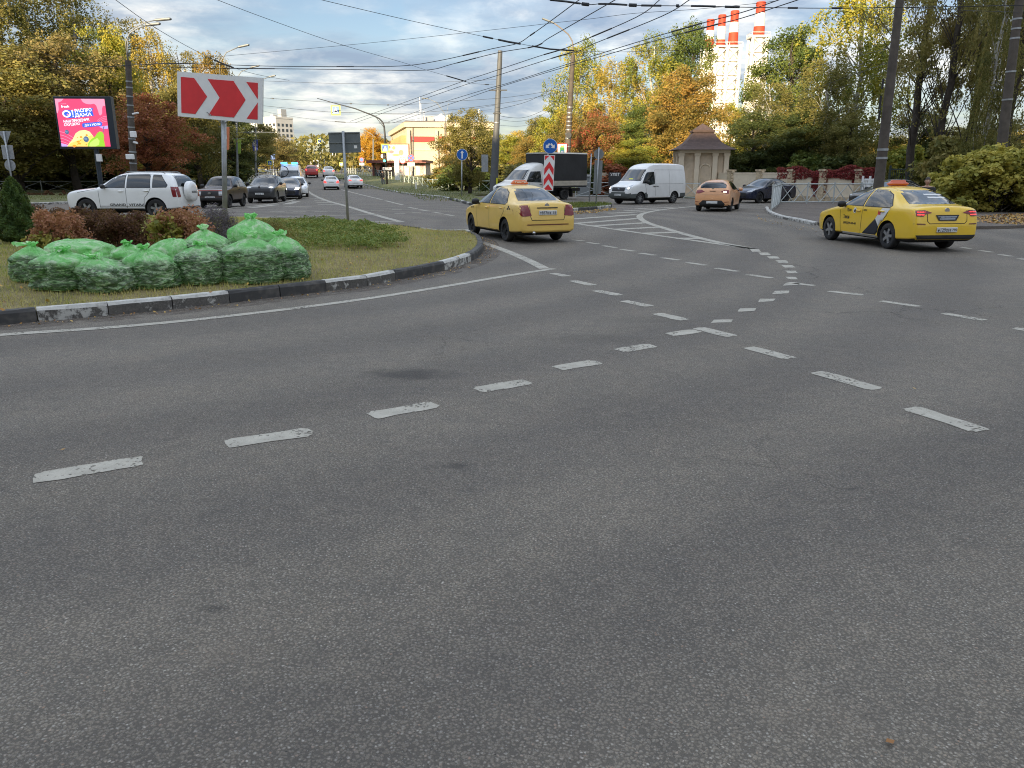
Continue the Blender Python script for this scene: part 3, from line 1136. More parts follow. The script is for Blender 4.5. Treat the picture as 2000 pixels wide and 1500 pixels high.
gc = link('ground_cover', leaf_scatter('ground_cover', gcp, 30000, 8, 0.024, M_COVER, bump_z, 0.10, 1.2, bias=lambda X, Y: (nfield(X, Y, .8, 5.0) + .55 * np.clip(fast_edge(X, Y, gcp), 0, 1.6) > .12) * 1.0, tone=lambda X, Y, r: np.clip(0.5 + 0.5 * nfield(X, Y, 0.9, 2.0) + r.normal(0, .15, len(X)), 0, 1)))
tag(gc, kind='stuff')
M_FALL = leaf_mat('fallen_leaf', [(0.13, 0.06, 0.025), (0.22, 0.115, 0.03), (0.30, 0.2, 0.05), (0.16, 0.09, 0.045)], 0.1)
fl = link('fallen_leaves', leaf_scatter('fallen_leaves', ISL, 900, 9, 0.030, M_FALL, lambda X, Y: isl_zv(X, Y) + 0.03, 0.03, 0.3))
tag(fl, kind='stuff')
# leaves drifted along the far edge of the right-hand road and along the small island
lit = [Vector((p[0], p[1])) for p in gpx([(1895, 430), (1950, 424), (2100, 420), (2250, 440), (2000, 446), (1905, 440)])]
tag(link('fallen_leaves', leaf_scatter('fallen_leaves', lit, 2600, 10, 0.05, M_FALL, lambda X, Y: 0 * X + 0.10, 0.04, 0.3)), kind='stuff')
lit2 = [Vector((p[0], p[1])) for p in gpx([(1120, 414), (1160, 411), (1200, 407), (1203, 410), (1170, 415), (1125, 419)])]
tag(link('fallen_leaves', leaf_scatter('fallen_leaves', lit2, 350, 12, 0.05, M_FALL, lambda X, Y: 0 * X + 0.01, 0.03, 0.3)), kind='stuff')
gut = [Vector((p.x, p.y)) for p in isl_near_path]
gut_out = []
for i, p in enumerate(gut):
    d = (gut[min(i + 1, len(gut) - 1)] - gut[max(i - 1, 0)]).normalized()
    gut_out.append(p + Vector((d.y, -d.x)) * .34)
tag(link('fallen_leaves', leaf_scatter('fallen_leaves', gut + gut_out[::-1], 420, 14, 0.018, M_FALL, lambda X, Y: 0 * X + 0.012, 0.012, 0.25)), kind='stuff')
far_gut = [Vector((p[0], p[1])) for p in gpx([(1480, 420), (1500, 430), (1560, 442), (1620, 450), (1600, 455), (1530, 445), (1470, 428)])]
tag(link('fallen_leaves', leaf_scatter('fallen_leaves', far_gut, 70, 15, 0.03, M_FALL, lambda X, Y: 0 * X + 0.012, 0.02, 0.25)), kind='stuff')
rng_ = random.Random(3)
for (x, y) in [(127, 880), (1740, 1457), (1785, 760)]:
    q = G(x, y)
    me = leaf_scatter('fallen_leaf', [Vector((q.x - .01, q.y - .01)), Vector((q.x + .01, q.y - .01)), Vector((q.x + .01, q.y + .01)), Vector((q.x - .01, q.y + .01))], 1, x, 0.028, M_FALL, lambda X, Y: 0 * X + 0.012, 0.004, 0.1)
    if y > 1300 or y == 880: tag(link('fallen_leaf', me), {127: 'small tan leaf lying on the asphalt above the lowest lane dash', 1740: 'dry brown leaf lying on the bare asphalt at the bottom of the picture', 1990: 'pale leaf on the asphalt at the extreme lower right'}[x], 'leaf')
    else: tag(link('fallen_leaves', me), kind='stuff')
# grass tufts on the far verges
M_BLADEG = leaf_mat('verge_blade', [(0.15, 0.125, 0.05), (0.10, 0.105, 0.03), (0.06, 0.085, 0.02), (0.045, 0.075, 0.016)], 0.25)
vA = [Vector(p) for p in [(-26, 115), (-20, 96), (-15, 84), (-11, 72), (-8, 62), (-5.2, 47.5), (-2, 48), (-3.0, 62), (3, 72), (40, 78), (20, 120)]]
for i, (P, n) in enumerate(((vA, 16000), ([Vector((p.x, p.y)) for p in pB], 2500), ([Vector(p) for p in [(-70, 46), (-32, 46.5), (-27, 52), (-24, 60), (-30, 80), (-80, 80)]], 9000))):
    tag(link('grass', blades('grass', P, n, 30 + i, 0.13, 0.022, M_BLADEG, lambda X, Y, r: np.clip(0.55 + 0.4 * nfield(X, Y, .3, 1.0) + r.normal(0, .2, len(X)), 0, 1), lambda X, Y: 0.11 + np.interp(Y, _HY, _HZ))), kind='stuff')
# ---- unseen blocks added behind the camera, sized to shade the junction and trees
def shade_block(x0, x1, y0, y1, h, label):
    t = thing('added_shade_building', label, 'building', ((x0 + x1) / 2, (y0 + y1) / 2, 0))
    w, d = x1 - x0, y1 - y0
    MB().box((0, 0, h / 2 - 0.1), (w, d, h + 0.2)).build('wall', M_BLOCKWALL, t)
    MB().box((0, 0, h + 0.25), (w + .5, d + .5, .5)).build('roof', M_BLOCKROOF, t)
    mb = MB()
    n = int(w / 3.2); k = int(h / 3.0)
    for i in range(n):
        for j in range(k):
            mb.box((-w / 2 + 1.6 + i * 3.2, d / 2 + .02, 1.7 + j * 3.0), (1.5, .08, 1.5))
    tag(mb.build('window', M_GLASSB, t), kind='stuff')


M_BLOCKWALL = mat('block_render', (0.36, 0.35, 0.33), 0.9, 0, 0.1, 0.5)
M_BLOCKROOF = mat('block_roof', (0.10, 0.1, 0.1), 0.9)
shade_block(-125, -62, -62, -48, 33, 'long grey block added out of view behind the camera to shade the left woodland')
shade_block(-61, -19, -60, -46, 29, 'lower grey block added out of view behind the camera to shade the centre')
shade_block(-18.5, 26, -61, -47, 37, 'tall grey block added out of view behind the camera to shade the right wood')
# ================================================================== trees
def unit(n, rng):
    v = rng.normal(0, 1, (n, 3))
    return v / np.linalg.norm(v, axis=1)[:, None]


def leaves_at(C, outward, tone, s, m, rng, name='crown', asp=0.62, mix=0.75):
    n = len(C)
    N = outward * mix + unit(n, rng) * 0.8
    N /= np.linalg.norm(N, axis=1)[:, None]
    A = unit(n, rng)
    U = np.cross(N, A); U /= (np.linalg.norm(U, axis=1)[:, None] + 1e-9)
    Vv = np.cross(N, U)
    ss = s * rng.uniform(0.6, 1.45, n)
    return quads_mesh(name, C, U * ss[:, None], Vv * (ss * asp)[:, None], np.clip(tone, 0, 1), m)


def limb(mb, a, b, r0, r1, rnd, bend=0.12, n=5, sides=6):
    a, b = Vector(a), Vector(b)
    L = (b - a).length
    pts = []
    off = Vector((rnd.uniform(-1, 1), rnd.uniform(-1, 1), rnd.uniform(-.3, .6))) * L * bend
    for i in range(n + 1):
        t = i / n
        pts.append(a.lerp(b, t) + off * math.sin(math.pi * t) + Vector((rnd.uniform(-1, 1), rnd.uniform(-1, 1), 0)) * L * 0.015)
    mb.tube(pts, [r0 + (r1 - r0) * i / n for i in range(n + 1)], sides)
    return pts


def proto(kind, seed, nleaf):
    """a 10 m tree: trunk mesh and crown mesh"""
    rng = np.random.default_rng(seed)
    rnd = random.Random(seed)
    mb = MB()
    if kind == 'maple': env = dict(z0=1.6, z1=10.0, r=3.3, zc=5.2, nb=120, br=(0.7, 1.2), s=0.072, low=1.8, tr=0.20)
    elif kind == 'linden': env = dict(z0=0.9, z1=10.0, r=2.7, zc=4.4, nb=130, br=(0.55, 1.0), s=0.066, low=1.5, tr=0.19)
    elif kind == 'birch': env = dict(z0=1.8, z1=10.0, r=2.1, zc=5.0, nb=90, br=(0.45, 0.8), s=0.05, low=2.0, tr=0.13)
    elif kind == 'oak': env = dict(z0=2.4, z1=10.4, r=3.2, zc=6.2, nb=74, br=(0.45, 0.95), s=0.05, low=3.0, tr=0.20)
    B = []
    for i in range(env['nb']):
        for _ in range(50):
            z = rng.uniform(env['z0'], env['z1'])
            h = env['z1'] - env['zc'] if z > env['zc'] else env['zc'] - env['z0']
            rr_ = env['r'] * math.sqrt(max(0.02, 1 - ((z - env['zc']) / h) ** 2)) * (1.0 if kind != 'birch' else 0.9)
            if rng.uniform() < rr_ / env['r']: break
        a = rng.uniform(0, 2 * math.pi)
        lump = 0.82 + 0.22 * math.sin(a * 3 + seed) + 0.15 * math.sin(z * 2.1 + seed * 2)
        q = rr_ * lump * math.sqrt(rng.uniform(0.12, 1.0))
        B.append((q * math.cos(a), q * math.sin(a), z, rng.uniform(*env['br'])))
    B = np.array(B)
    top = env['z1'] - 0.6
    tp = limb(mb, (0, 0, -0.3), (rnd.uniform(-.3, .3), rnd.uniform(-.3, .3), top), env['tr'] * 1.15, 0.03 if kind != 'oak' else .11, rnd, 0.03, 9, 9)
    order = list(range(len(B))); rnd.shuffle(order)
    for i in order[:26 if kind != 'oak' else 34]:
        bx, by, bz, br = B[i]
        z0 = max(env['low'], bz - 0.45 * math.hypot(bx, by) - 0.8)
        t = min(1, max(0, z0 / top))
        st = tp[min(len(tp) - 1, int(t * (len(tp) - 1)))]
        limb(mb, st, (bx, by, bz), env['tr'] * (0.42 * (1 - t) + 0.12) * (1 if kind != 'oak' else .42), 0.012, rnd, 0.10, 5, 5)
    trunk = mb.mesh('trunk', [M_BARK if kind != 'birch' else M_BIRCH], smooth=True)
    n = nleaf
    bi = rng.integers(0, len(B), n)
    btone = rng.uniform(0, 1, len(B))
    o = unit(n, rng)
    rad = B[bi, 3] * rng.uniform(0.0, 1.0, n) ** 0.45
    sq = np.array([1, 1, 0.72])
    C = B[bi, :3] + o * rad[:, None] * sq
    # clumps inside each bough: pull leaves together
    tone = 0.55 * btone[bi] + 0.45 * rng.uniform(0, 1, n)
    if kind == 'birch':
        k = rng.uniform(0, 1, n) < 0.72
        ns = 520
        sa = rng.integers(0, len(B), ns)
        so = B[sa, :3] + unit(ns, rng) * B[sa, 3][:, None] * np.array([1.15, 1.15, 0.6])
        sl = rng.uniform(0.8, 2.6, ns)
        si = rng.integers(0, ns, n)
        d = rng.uniform(0, 1, n)
        rad_out = so[si, :2] / (np.linalg.norm(so[si, :2], axis=1)[:, None] + 1e-6)
        H = so[si] + np.concatenate([rad_out * (0.25 * np.sqrt(d))[:, None], (-d * sl[si])[:, None]], 1) + rng.normal(0, 0.05, (n, 3))
        H[:, 2] = np.maximum(H[:, 2], 1.0)
        C[k] = H[k]
        tone[k] = (0.5 * btone[sa][si] + 0.5 * rng.uniform(0, 1, n))[k]
    keep = np.array([noise.noise(Vector(c) * 1.1) > (-0.14 if kind != 'oak' else 0.04) for c in C])
    tone = np.clip(tone + 0.0, 0, 1)
    C, tone, o = C[keep], tone[keep], o[keep]
    crown = leaves_at(C, o, tone, env['s'], None, rng)
    return trunk, crown


def bush_proto(seed, nleaf, s=0.07, flat=1.0):
    """a 2 m wide, 2 m high dome of foliage on several stems"""
    rng = np.random.default_rng(seed); rnd = random.Random(seed)
    mb = MB()
    B = []
    for i in range(60):
        a = rng.uniform(0, 2 * math.pi); z = rng.uniform(0.12, 1.85)
        r = 1.0 * math.sqrt(max(0.03, 1 - (max(0, z - 0.6) / 1.4) ** 2)) * (0.85 + 0.2 * math.sin(3 * a + seed)) * math.sqrt(rng.uniform(0.2, 1))
        B.append((r * math.cos(a), r * math.sin(a), z, rng.uniform(0.16, 0.34)))
    B = np.array(B)
    for i in range(14):
        b = B[i * 4]
        limb(mb, (b[0] * .15, b[1] * .15, -0.1), (b[0], b[1], b[2]), 0.022, 0.006, rnd, 0.1, 4, 5)
    stems = mb.mesh('stem', [M_BARK], smooth=True)
    bi = rng.integers(0, len(B), nleaf)
    o = unit(nleaf, rng)
    C = B[bi, :3] + o * (B[bi, 3] * rng.uniform(0, 1, nleaf) ** 0.4)[:, None]
    C[:, 2] = np.maximum(C[:, 2], 0.02)
    tone = 0.5 * rng.uniform(0, 1, len(B))[bi] + 0.5 * rng.uniform(0, 1, nleaf)
    return stems, leaves_at(C, o, tone, s, None, rng, 'foliage')


M_BARK = mat('bark', (0.055, 0.045, 0.036), 0.95, 0, 0.4, 5, 0.8, 25)
M_BIRCH = mat('birch_bark', (0.50, 0.48, 0.44), 0.8, 0, 0.15, 6, 0.3, 20, dirt=(0.04, 0.035, 0.03), dirt_amt=0.9, dscale=2.2)
LM = dict(
    olive=leaf_mat('leaf_olive', [(0.035, 0.045, 0.014), (0.075, 0.078, 0.022), (0.13, 0.115, 0.035), (0.19, 0.15, 0.05)]),
    brown=leaf_mat('leaf_brown', [(0.05, 0.042, 0.018), (0.11, 0.086, 0.033), (0.155, 0.118, 0.045), (0.125, 0.118, 0.04), (0.08, 0.085, 0.026)]),
    brownolive=leaf_mat('leaf_brownolive', [(0.045, 0.048, 0.015), (0.10, 0.094, 0.028), (0.16, 0.132, 0.038), (0.105, 0.11, 0.028)]),
    yellowgreen=leaf_mat('leaf_yellowgreen', [(0.045, 0.068, 0.014), (0.11, 0.13, 0.022), (0.21, 0.19, 0.03), (0.30, 0.235, 0.03)]),
    yellow=leaf_mat('leaf_yellow', [(0.10, 0.105, 0.025), (0.21, 0.165, 0.035), (0.31, 0.225, 0.045), (0.27, 0.16, 0.03)]),
    green=leaf_mat('leaf_green', [(0.02, 0.038, 0.010), (0.045, 0.068, 0.016), (0.085, 0.105, 0.024), (0.15, 0.145, 0.035)]),
    darkgreen=leaf_mat('leaf_darkgreen', [(0.012, 0.022, 0.008), (0.028, 0.042, 0.013), (0.05, 0.062, 0.018), (0.085, 0.085, 0.024)]),
    orange=leaf_mat('leaf_orange', [(0.055, 0.055, 0.016), (0.12, 0.095, 0.025), (0.19, 0.125, 0.03), (0.22, 0.115, 0.026)]),
    hotorange=leaf_mat('leaf_hotorange', [(0.23, 0.09, 0.015), (0.36, 0.17, 0.02), (0.42, 0.20, 0.025)]),
    red=leaf_mat('leaf_red', [(0.055, 0.018, 0.014), (0.13, 0.038, 0.022), (0.20, 0.07, 0.032), (0.11, 0.05, 0.025)]),
    brightred=leaf_mat('leaf_brightred', [(0.06, 0.062, 0.018), (0.10, 0.085, 0.024), (0.14, 0.085, 0.028), (0.18, 0.055, 0.03), (0.30, 0.035, 0.03)]),
    bushyellow=leaf_mat('leaf_bushyellow', [(0.08, 0.09, 0.022), (0.17, 0.165, 0.035), (0.27, 0.235, 0.05), (0.33, 0.25, 0.06)], 0.35),
    thuja=leaf_mat('leaf_thuja', [(0.016, 0.035, 0.008), (0.03, 0.055, 0.012), (0.05, 0.085, 0.018)]),
    barberry=leaf_mat('leaf_barberry', [(0.03, 0.014, 0.012), (0.06, 0.026, 0.018), (0.095, 0.045, 0.026), (0.05, 0.04, 0.018)]),
    hydrangea=leaf_mat('leaf_hydrangea', [(0.13, 0.06, 0.035), (0.24, 0.12, 0.07), (0.20, 0.085, 0.045), (0.30, 0.18, 0.11)]),
    hydleaf=leaf_mat('leaf_hydrangea_green', [(0.05, 0.07, 0.018), (0.13, 0.13, 0.03), (0.22, 0.19, 0.04), (0.09, 0.10, 0.025)]),
    lavender=leaf_mat('leaf_lavender', [(0.05, 0.05, 0.05), (0.085, 0.08, 0.085), (0.11, 0.09, 0.12), (0.07, 0.075, 0.05)]),
    ivy=leaf_mat('leaf_ivy', [(0.06, 0.010, 0.014), (0.13, 0.018, 0.022), (0.19, 0.03, 0.03), (0.09, 0.02, 0.02)]),
)
PR = {}
for k_, (kind, n_) in {'maple': ('maple', 48000), 'maple2': ('maple', 48000), 'linden': ('linden', 46000), 'linden2': ('linden', 46000), 'birch': ('birch', 42000), 'birch2': ('birch', 42000), 'oak': ('oak', 34000), 'oak2': ('oak', 34000)}.items():
    PR[k_] = proto(kind, 101 + 17 * len(PR), n_)
PR['bush'] = bush_proto(7, 9000)
PR['bush2'] = bush_proto(19, 9000, 0.055)
CROWN_R = dict(maple=3.3, maple2=3.3, linden=2.7, linden2=2.7, birch=2.2, birch2=2.2, oak=3.2, oak2=3.2)
for tr_, cr_ in PR.values():
    if not cr_.materials: cr_.materials.append(None)
    else: cr_.materials[0] = None


def put_foliage(me, name, parent, lm):
    o = link(name, me, parent)
    o.material_slots[0].link = 'OBJECT'
    o.material_slots[0].material = LM[lm]
    return o


_ti = [0]


def tree(kind, px, Y, top, wpx, lm, label, name='tree', cat='tree', group=None, base=None):
    p = foot(px, Y)
    h = zat(top, Y) - p.z
    w = wpx / 2 * mperpx(Y)
    t = thing(name, label, cat, p, (_ti[0] * 2.4) % 6.28, group)
    _ti[0] += 1
    sz = h / 10.0
    sx = w / CROWN_R[kind]
    t.scale = (sx, sx, sz)
    link('trunk', PR[kind][0], t)
    put_foliage(PR[kind][1], 'crown', t, lm)
    return t


def bush(px, Y, top, wpx, lm, label, name='bush', kind='bush', cat='bush', group=None):
    p = foot(px, Y)
    p.z += 0.08
    h = zat(top, Y) - p.z
    w = wpx / 2 * mperpx(Y)
    t = thing(name, label, cat, p, (_ti[0] * 1.7) % 6.28, group)
    _ti[0] += 1
    t.scale = (w, w, h / 2.0)
    link('stem', PR[kind][0], t)
    put_foliage(PR[kind][1], 'foliage', t, lm)
    return t


# ---- woodland on the left behind the fence
tree('birch', 10, 74, -60, 210, 'olive', 'tall olive birch at the extreme left edge, above the brown maple', 'birch_tree')
tree('birch2', 95, 77, -70, 190, 'olive', 'tall olive birch rising behind the pink advertising screen', 'birch_tree')
tree('birch', 185, 80, -30, 170, 'olive', 'thin grey olive birch between the screen and the lamp pole', 'birch_tree')
tree('birch2', 262, 84, 12, 130, 'brownolive', 'half bare birch with pale stem above the yellow green crown', 'birch_tree')
tree('maple', 35, 66, 95, 330, 'brownolive', 'broad brown olive maple behind the grey sign backs at far left', 'maple_tree')
tree('maple2', 150, 69, 70, 250, 'brown', 'big rust brown maple directly behind the pink advertising screen', 'maple_tree')
tree('linden', 236, 73, 48, 150, 'yellowgreen', 'bright yellow green tree behind the pole with the white boxes', 'linden_tree')
tree('birch', 318, 84, 58, 120, 'yellow', 'pale yellow birch just left of the red chevron sign top', 'birch_tree')
tree('birch2', 372, 92, 84, 120, 'yellow', 'yellow birch standing above the red chevron sign', 'birch_tree')
tree('maple', 300, 62, 190, 190, 'red', 'dark red maple between the screen pole and the chevron sign', 'maple_tree')
tree('maple2', 392, 70, 150, 150, 'brownolive', 'brown green maple behind the chevron sign board', 'maple_tree')
tree('maple', 436, 88, 112, 110, 'orange', 'orange yellow tree peeking over the right end of the chevron sign', 'maple_tree')
tree('linden2', 352, 80, 235, 130, 'darkgreen', 'dark green tree low behind the white estate car roof', 'linden_tree')
tree('linden', 455, 84, 205, 120, 'darkgreen', 'dark tree behind the orange banner on its pole', 'linden_tree')
tree('maple2', 500, 108, 235, 110, 'brownolive', 'brown green tree behind the blue banner along the avenue', 'maple_tree')
tree('maple', 536, 130, 262, 90, 'brown', 'rusty avenue tree in front of the pale tower block', 'maple_tree')
tree('linden2', 562, 165, 278, 70, 'brownolive', 'small olive avenue tree at the foot of the tower block', 'linden_tree')
for i, (x, Y, tp, w, lm) in enumerate([(0, 76, 300, 190, 'darkgreen'), (85, 77, 305, 170, 'olive'), (190, 78, 308, 170, 'darkgreen'), (270, 78, 300, 150, 'red'), (350, 80, 305, 150, 'olive'), (430, 82, 312, 120, 'darkgreen')]):
    bush(x, Y, tp, w, lm, ['dark undergrowth bush behind the fence at the far left', 'olive undergrowth bush behind the fence left of the screen pole', 'dark bush behind the screen pole', 'reddish bush under the dark red maple', 'olive bush behind the white estate car', 'dark bush behind the brown boxy car'][i], 'undergrowth_bush', ['bush', 'bush2'][i % 2])
# ---- trees across the junction
tree('maple', 918, 66, 218, 124, 'brownolive', 'round russet green tree beside the blue ahead arrow sign', 'maple_tree')
tree('linden', 992, 100, 262, 90, 'yellowgreen', 'yellow green tree seen between the two tall poles', 'linden_tree')
tree('maple2', 1032, 92, 268, 80, 'orange', 'pinkish orange small tree behind the truck cab', 'maple_tree')
tree('linden2', 1052, 96, 232, 90, 'olive', 'grey olive tree left of the brown pole with emblem plate', 'linden_tree')
tree('linden', 1082, 86, 205, 90, 'yellowgreen', 'yellow tree directly behind the brown pole with emblem plate', 'linden_tree')
tree('birch', 1130, 100, 78, 130, 'yellowgreen', 'slender yellow birch behind the top of the brown lamp pole', 'birch_tree')
tree('birch2', 1195, 96, 104, 150, 'yellow', 'wide yellow birch right of the brown lamp pole', 'birch_tree')
tree('birch', 1262, 94, 72, 150, 'yellowgreen', 'tall green birch left of the striped chimneys', 'birch_tree')
tree('linden2', 1335, 98, 48, 130, 'green', 'tall green tree touching the leftmost striped chimney', 'linden_tree')
tree('maple', 1330, 72, 138, 160, 'orange', 'large orange brown chestnut behind the small pavilion', 'chestnut_tree')
tree('linden', 1255, 76, 205, 120, 'green', 'green tree between the red leaved tree and the orange chestnut', 'linden_tree')
tree('maple2', 1165, 68, 218, 130, 'brightred', 'red and green leaved tree above the black truck box', 'maple_tree')
tree('maple', 1110, 74, 225, 100, 'orange', 'yellow brown tree behind the truck box', 'maple_tree')
tree('linden', 1235, 66, 268, 120, 'yellowgreen', 'low yellow green tree above the white van', 'linden_tree')
tree('linden2', 1425, 78, 205, 110, 'yellowgreen', 'yellow green tree at the foot of the chimneys', 'linden_tree')
tree('linden', 1530, 72, 46, 170, 'green', 'tall dense green tree right of the tallest chimney', 'linden_tree')
tree('birch2', 1490, 68, 150, 130, 'olive', 'drooping olive birch in front of the dense green tree', 'birch_tree')
tree('linden2', 1470, 62, 222, 160, 'darkgreen', 'dark green tree over the cream wall beside the pavilion', 'linden_tree')
tree('linden', 1570, 60, 215, 170, 'darkgreen', 'dark green tree above the middle of the red creeper', 'linden_tree')
tree('birch', 1650, 64, -70, 200, 'yellowgreen', 'very tall weeping yellow birch left of the leaning concrete pole', 'birch_tree')
tree('birch2', 1600, 60, 95, 150, 'olive', 'weeping birch in front of the tallest yellow birch', 'birch_tree')
tree('maple2', 1655, 57, 225, 130, 'olive', 'olive tree behind the white picket gate', 'maple_tree')
tree('linden', 1735, 70, 262, 80, 'yellow', 'small yellow tree visible behind the leaning concrete pole', 'linden_tree')
tree('linden2', 882, 92, 262, 70, 'orange', 'small bronze tree against the right part of the store', 'maple_tree')
tree('linden', 958, 120, 252, 80, 'yellowgreen', 'yellow green tree hiding the right end of the store', 'linden_tree')
tree('maple', 1015, 120, 258, 80, 'yellow', 'pale yellow tree low between the poles', 'maple_tree')
# ---- the dark wood at the right
for i, a in enumerate([(1775, 50, -150, 230, 'oak', 'brown', 'tall open brown oak right of the leaning concrete pole'), (1822, 46, -190, 220, 'oak2', 'brownolive', 'dark trunked oak left of the white birch stem'), (1880, 47, -200, 230, 'oak', 'brown', 'dark trunked oak beside the white birch stem'), (1960, 44, -210, 250, 'oak2', 'brownolive', 'dark oak behind the thick pole at the right edge'), (2040, 46, -200, 340, 'oak', 'brown', 'oak half outside the picture at the right edge')]):
    tree(a[4], a[0], a[1], a[2], a[3], a[5], a[6], 'oak_tree')
tree('birch2', 1913, 40, -120, 105, 'olive', 'white stemmed birch among the dark oaks at the right', 'birch_tree')
tree('linden2', 1790, 62, 215, 120, 'darkgreen', 'dark spruce like tree behind the dark green gate', 'linden_tree')
tree('linden', 1855, 60, 245, 130, 'brownolive', 'brown green tree low among the dark oaks', 'linden_tree')
tree('maple2', 1960, 58, 235, 150, 'brownolive', 'brown maple low behind the right hand bush', 'maple_tree')
bush(1762, 54, 285, 110, 'yellowgreen', 'yellow green bush behind the dark green gate')
bush(1845, 44, 268, 130, 'olive', 'olive bush behind the big yellow bush at right')
# the big yellow bush at the right
for i, a in enumerate([(1885, 36.5, 305, 150, 'bushyellow', 'yellow green left lobe of the big roadside bush at right'), (1955, 35.5, 284, 190, 'bushyellow', 'tallest part of the big yellow roadside bush at right'), (2045, 35.5, 288, 170, 'bushyellow', 'yellow bush cut by the right picture edge')]):
    bush(a[0], a[1], a[2], a[3], a[4], a[5], 'roadside_bush', ['bush', 'bush2', 'bush'][i])
# ---- distant avenue trees
for i, a in enumerate([(728, 175, 252, 62, 'maple', 'hotorange', 'round bright orange tree behind the traffic light mast'), (700, 230, 282, 44, 'maple2', 'orange', 'small orange tree far down the avenue'), (668, 290, 292, 40, 'linden', 'brownolive', 'distant brown tree right of the far bus'), (640, 340, 296, 40, 'maple', 'olive', 'distant olive tree behind the far bus'), (612, 420, 300, 46, 'linden2', 'brownolive', 'distant tree at the end of the avenue'), (585, 260, 292, 46, 'maple2', 'brown', 'rusty tree left of the far cars'), (745, 190, 282, 50, 'linden', 'brownolive', 'brown tree behind the shop pavilion'), (602, 330, 305, 36, 'linden', 'yellow', 'small yellow tree at the end of the avenue')]):
    tree(a[4], a[0], a[1], a[2], a[3], a[5], a[6], 'avenue_tree')
# far tree line closing the horizon
def treeline(name, x0, x1, Y, h, n, lm, seed):
    rng = np.random.default_rng(seed)
    X = rng.uniform(x0, x1, n)
    hh = h * (0.62 + 0.38 * np.array([noise.fractal(Vector((x * 0.035, seed, 0)), .6, 2, 4) for x in X]))
    C = np.stack([X, Y + rng.uniform(-8, 8, n), hgt(Y) + np.clip(hh, 1, None) * rng.uniform(0, 1, n) ** 0.7], 1)
    o = unit(n, rng)
    me = leaves_at(C, o, 0.5 + 0.5 * np.array([noise.noise(Vector((c[0] * .08, c[2] * .1, seed))) for c in C]) + rng.normal(0, .15, n), 0.55, LM[lm], rng, name)
    tag(link(name, me), kind='stuff')


treeline('far_trees', -240, 10, 330, 12, 16000, 'brownolive', 3)
treeline('far_trees', -60, 220, 190, 11, 16000, 'olive', 5)
treeline('far_trees', -320, -70, 180, 14, 16000, 'darkgreen', 6)
treeline('far_trees', 20, 240, 120, 8, 16000, 'orange', 8)

# ================================================================== planting on the island
def cone_plant(px, Y, top, wpx, lm, label, n=14000):
    rng = np.random.default_rng(77)
    p = col_at(px, 420, Y); p.z = isl_z(p.x, p.y)
    h = zat(top, Y) - p.z; w = wpx / 2 * mperpx(Y)
    t = thing('thuja', label, 'shrub', p)
    z = rng.uniform(0, 1, n) ** 1.35
    a = rng.uniform(0, 2 * np.pi, n)
    lump = 1 + 0.16 * np.sin(a * 5 + z * 14) + 0.10 * np.sin(a * 9 - z * 23)
    r = w * (1 - z) ** 0.62 * np.clip(0.32 + z * 6, 0, 1) * lump * rng.uniform(0.55, 1, n) ** 0.5
    C = np.stack([r * np.cos(a), r * np.sin(a), z * h], 1)
    o = np.stack([np.cos(a), np.sin(a), 0.5 + 0 * a], 1)
    me = leaves_at(C, o, rng.uniform(0, 1, n) * .6 + .4 * (np.sin(a * 5 + z * 14) * .5 + .5), 0.035, LM[lm], rng, 'foliage', 0.3)
    link('foliage', me, t)
    MB().tube([(0, 0, -.1), (0, 0, h * .8)], [.03, .01], 6).build('stem', M_BARK, t)
    return t


cone_plant(32, 17.2, 346, 92, 'thuja', 'cone shaped green thuja at the left edge of the island')


def mound_plant(name, px, Y, top, wpx, depth, lm, label, n, s, seed, cat='shrub', asp=0.62, spiky=0.0, stems=8):
    rng = np.random.default_rng(seed); rnd = random.Random(seed)
    p = col_at(px, 430 if Y < 40 else 380, Y)
    p.z = isl_z(p.x, p.y) - 0.02 if Y < 40 else .1
    h = zat(top, Y) - p.z; w = wpx / 2 * mperpx(Y)
    t = thing(name, label, cat, p)
    nb = 46
    B = np.stack([rng.uniform(-1, 1, nb) * w * .9, rng.uniform(-1, 1, nb) * depth, rng.uniform(0.15, 0.85, nb) * h], 1)
    B[:, 2] *= np.sqrt(np.clip(1 - (B[:, 0] / w) ** 4 * 0.7, .2, 1))
    br = rng.uniform(0.12, 0.24, nb) * min(1.0, h * 1.3)
    bi = rng.integers(0, nb, n)
    o = unit(n, rng)
    C = B[bi] + o * (br[bi] * rng.uniform(0, 1, n) ** 0.4)[:, None]
    C[:, 2] = np.clip(C[:, 2], 0.02, None)
    tone = rng.uniform(0, 1, nb)[bi] * .5 + rng.uniform(0, 1, n) * .5
    link('foliage', leaves_at(C, o, tone, s, LM[lm], rng, 'foliage', asp), t)
    mb = MB()
    for i in range(stems):
        b = B[i]
        limb(mb, (b[0] * .5, b[1] * .5, -.05), b, 0.012, 0.005, rnd, .1, 4, 5)
    mb.build('stem', M_BARK, t)
    return t


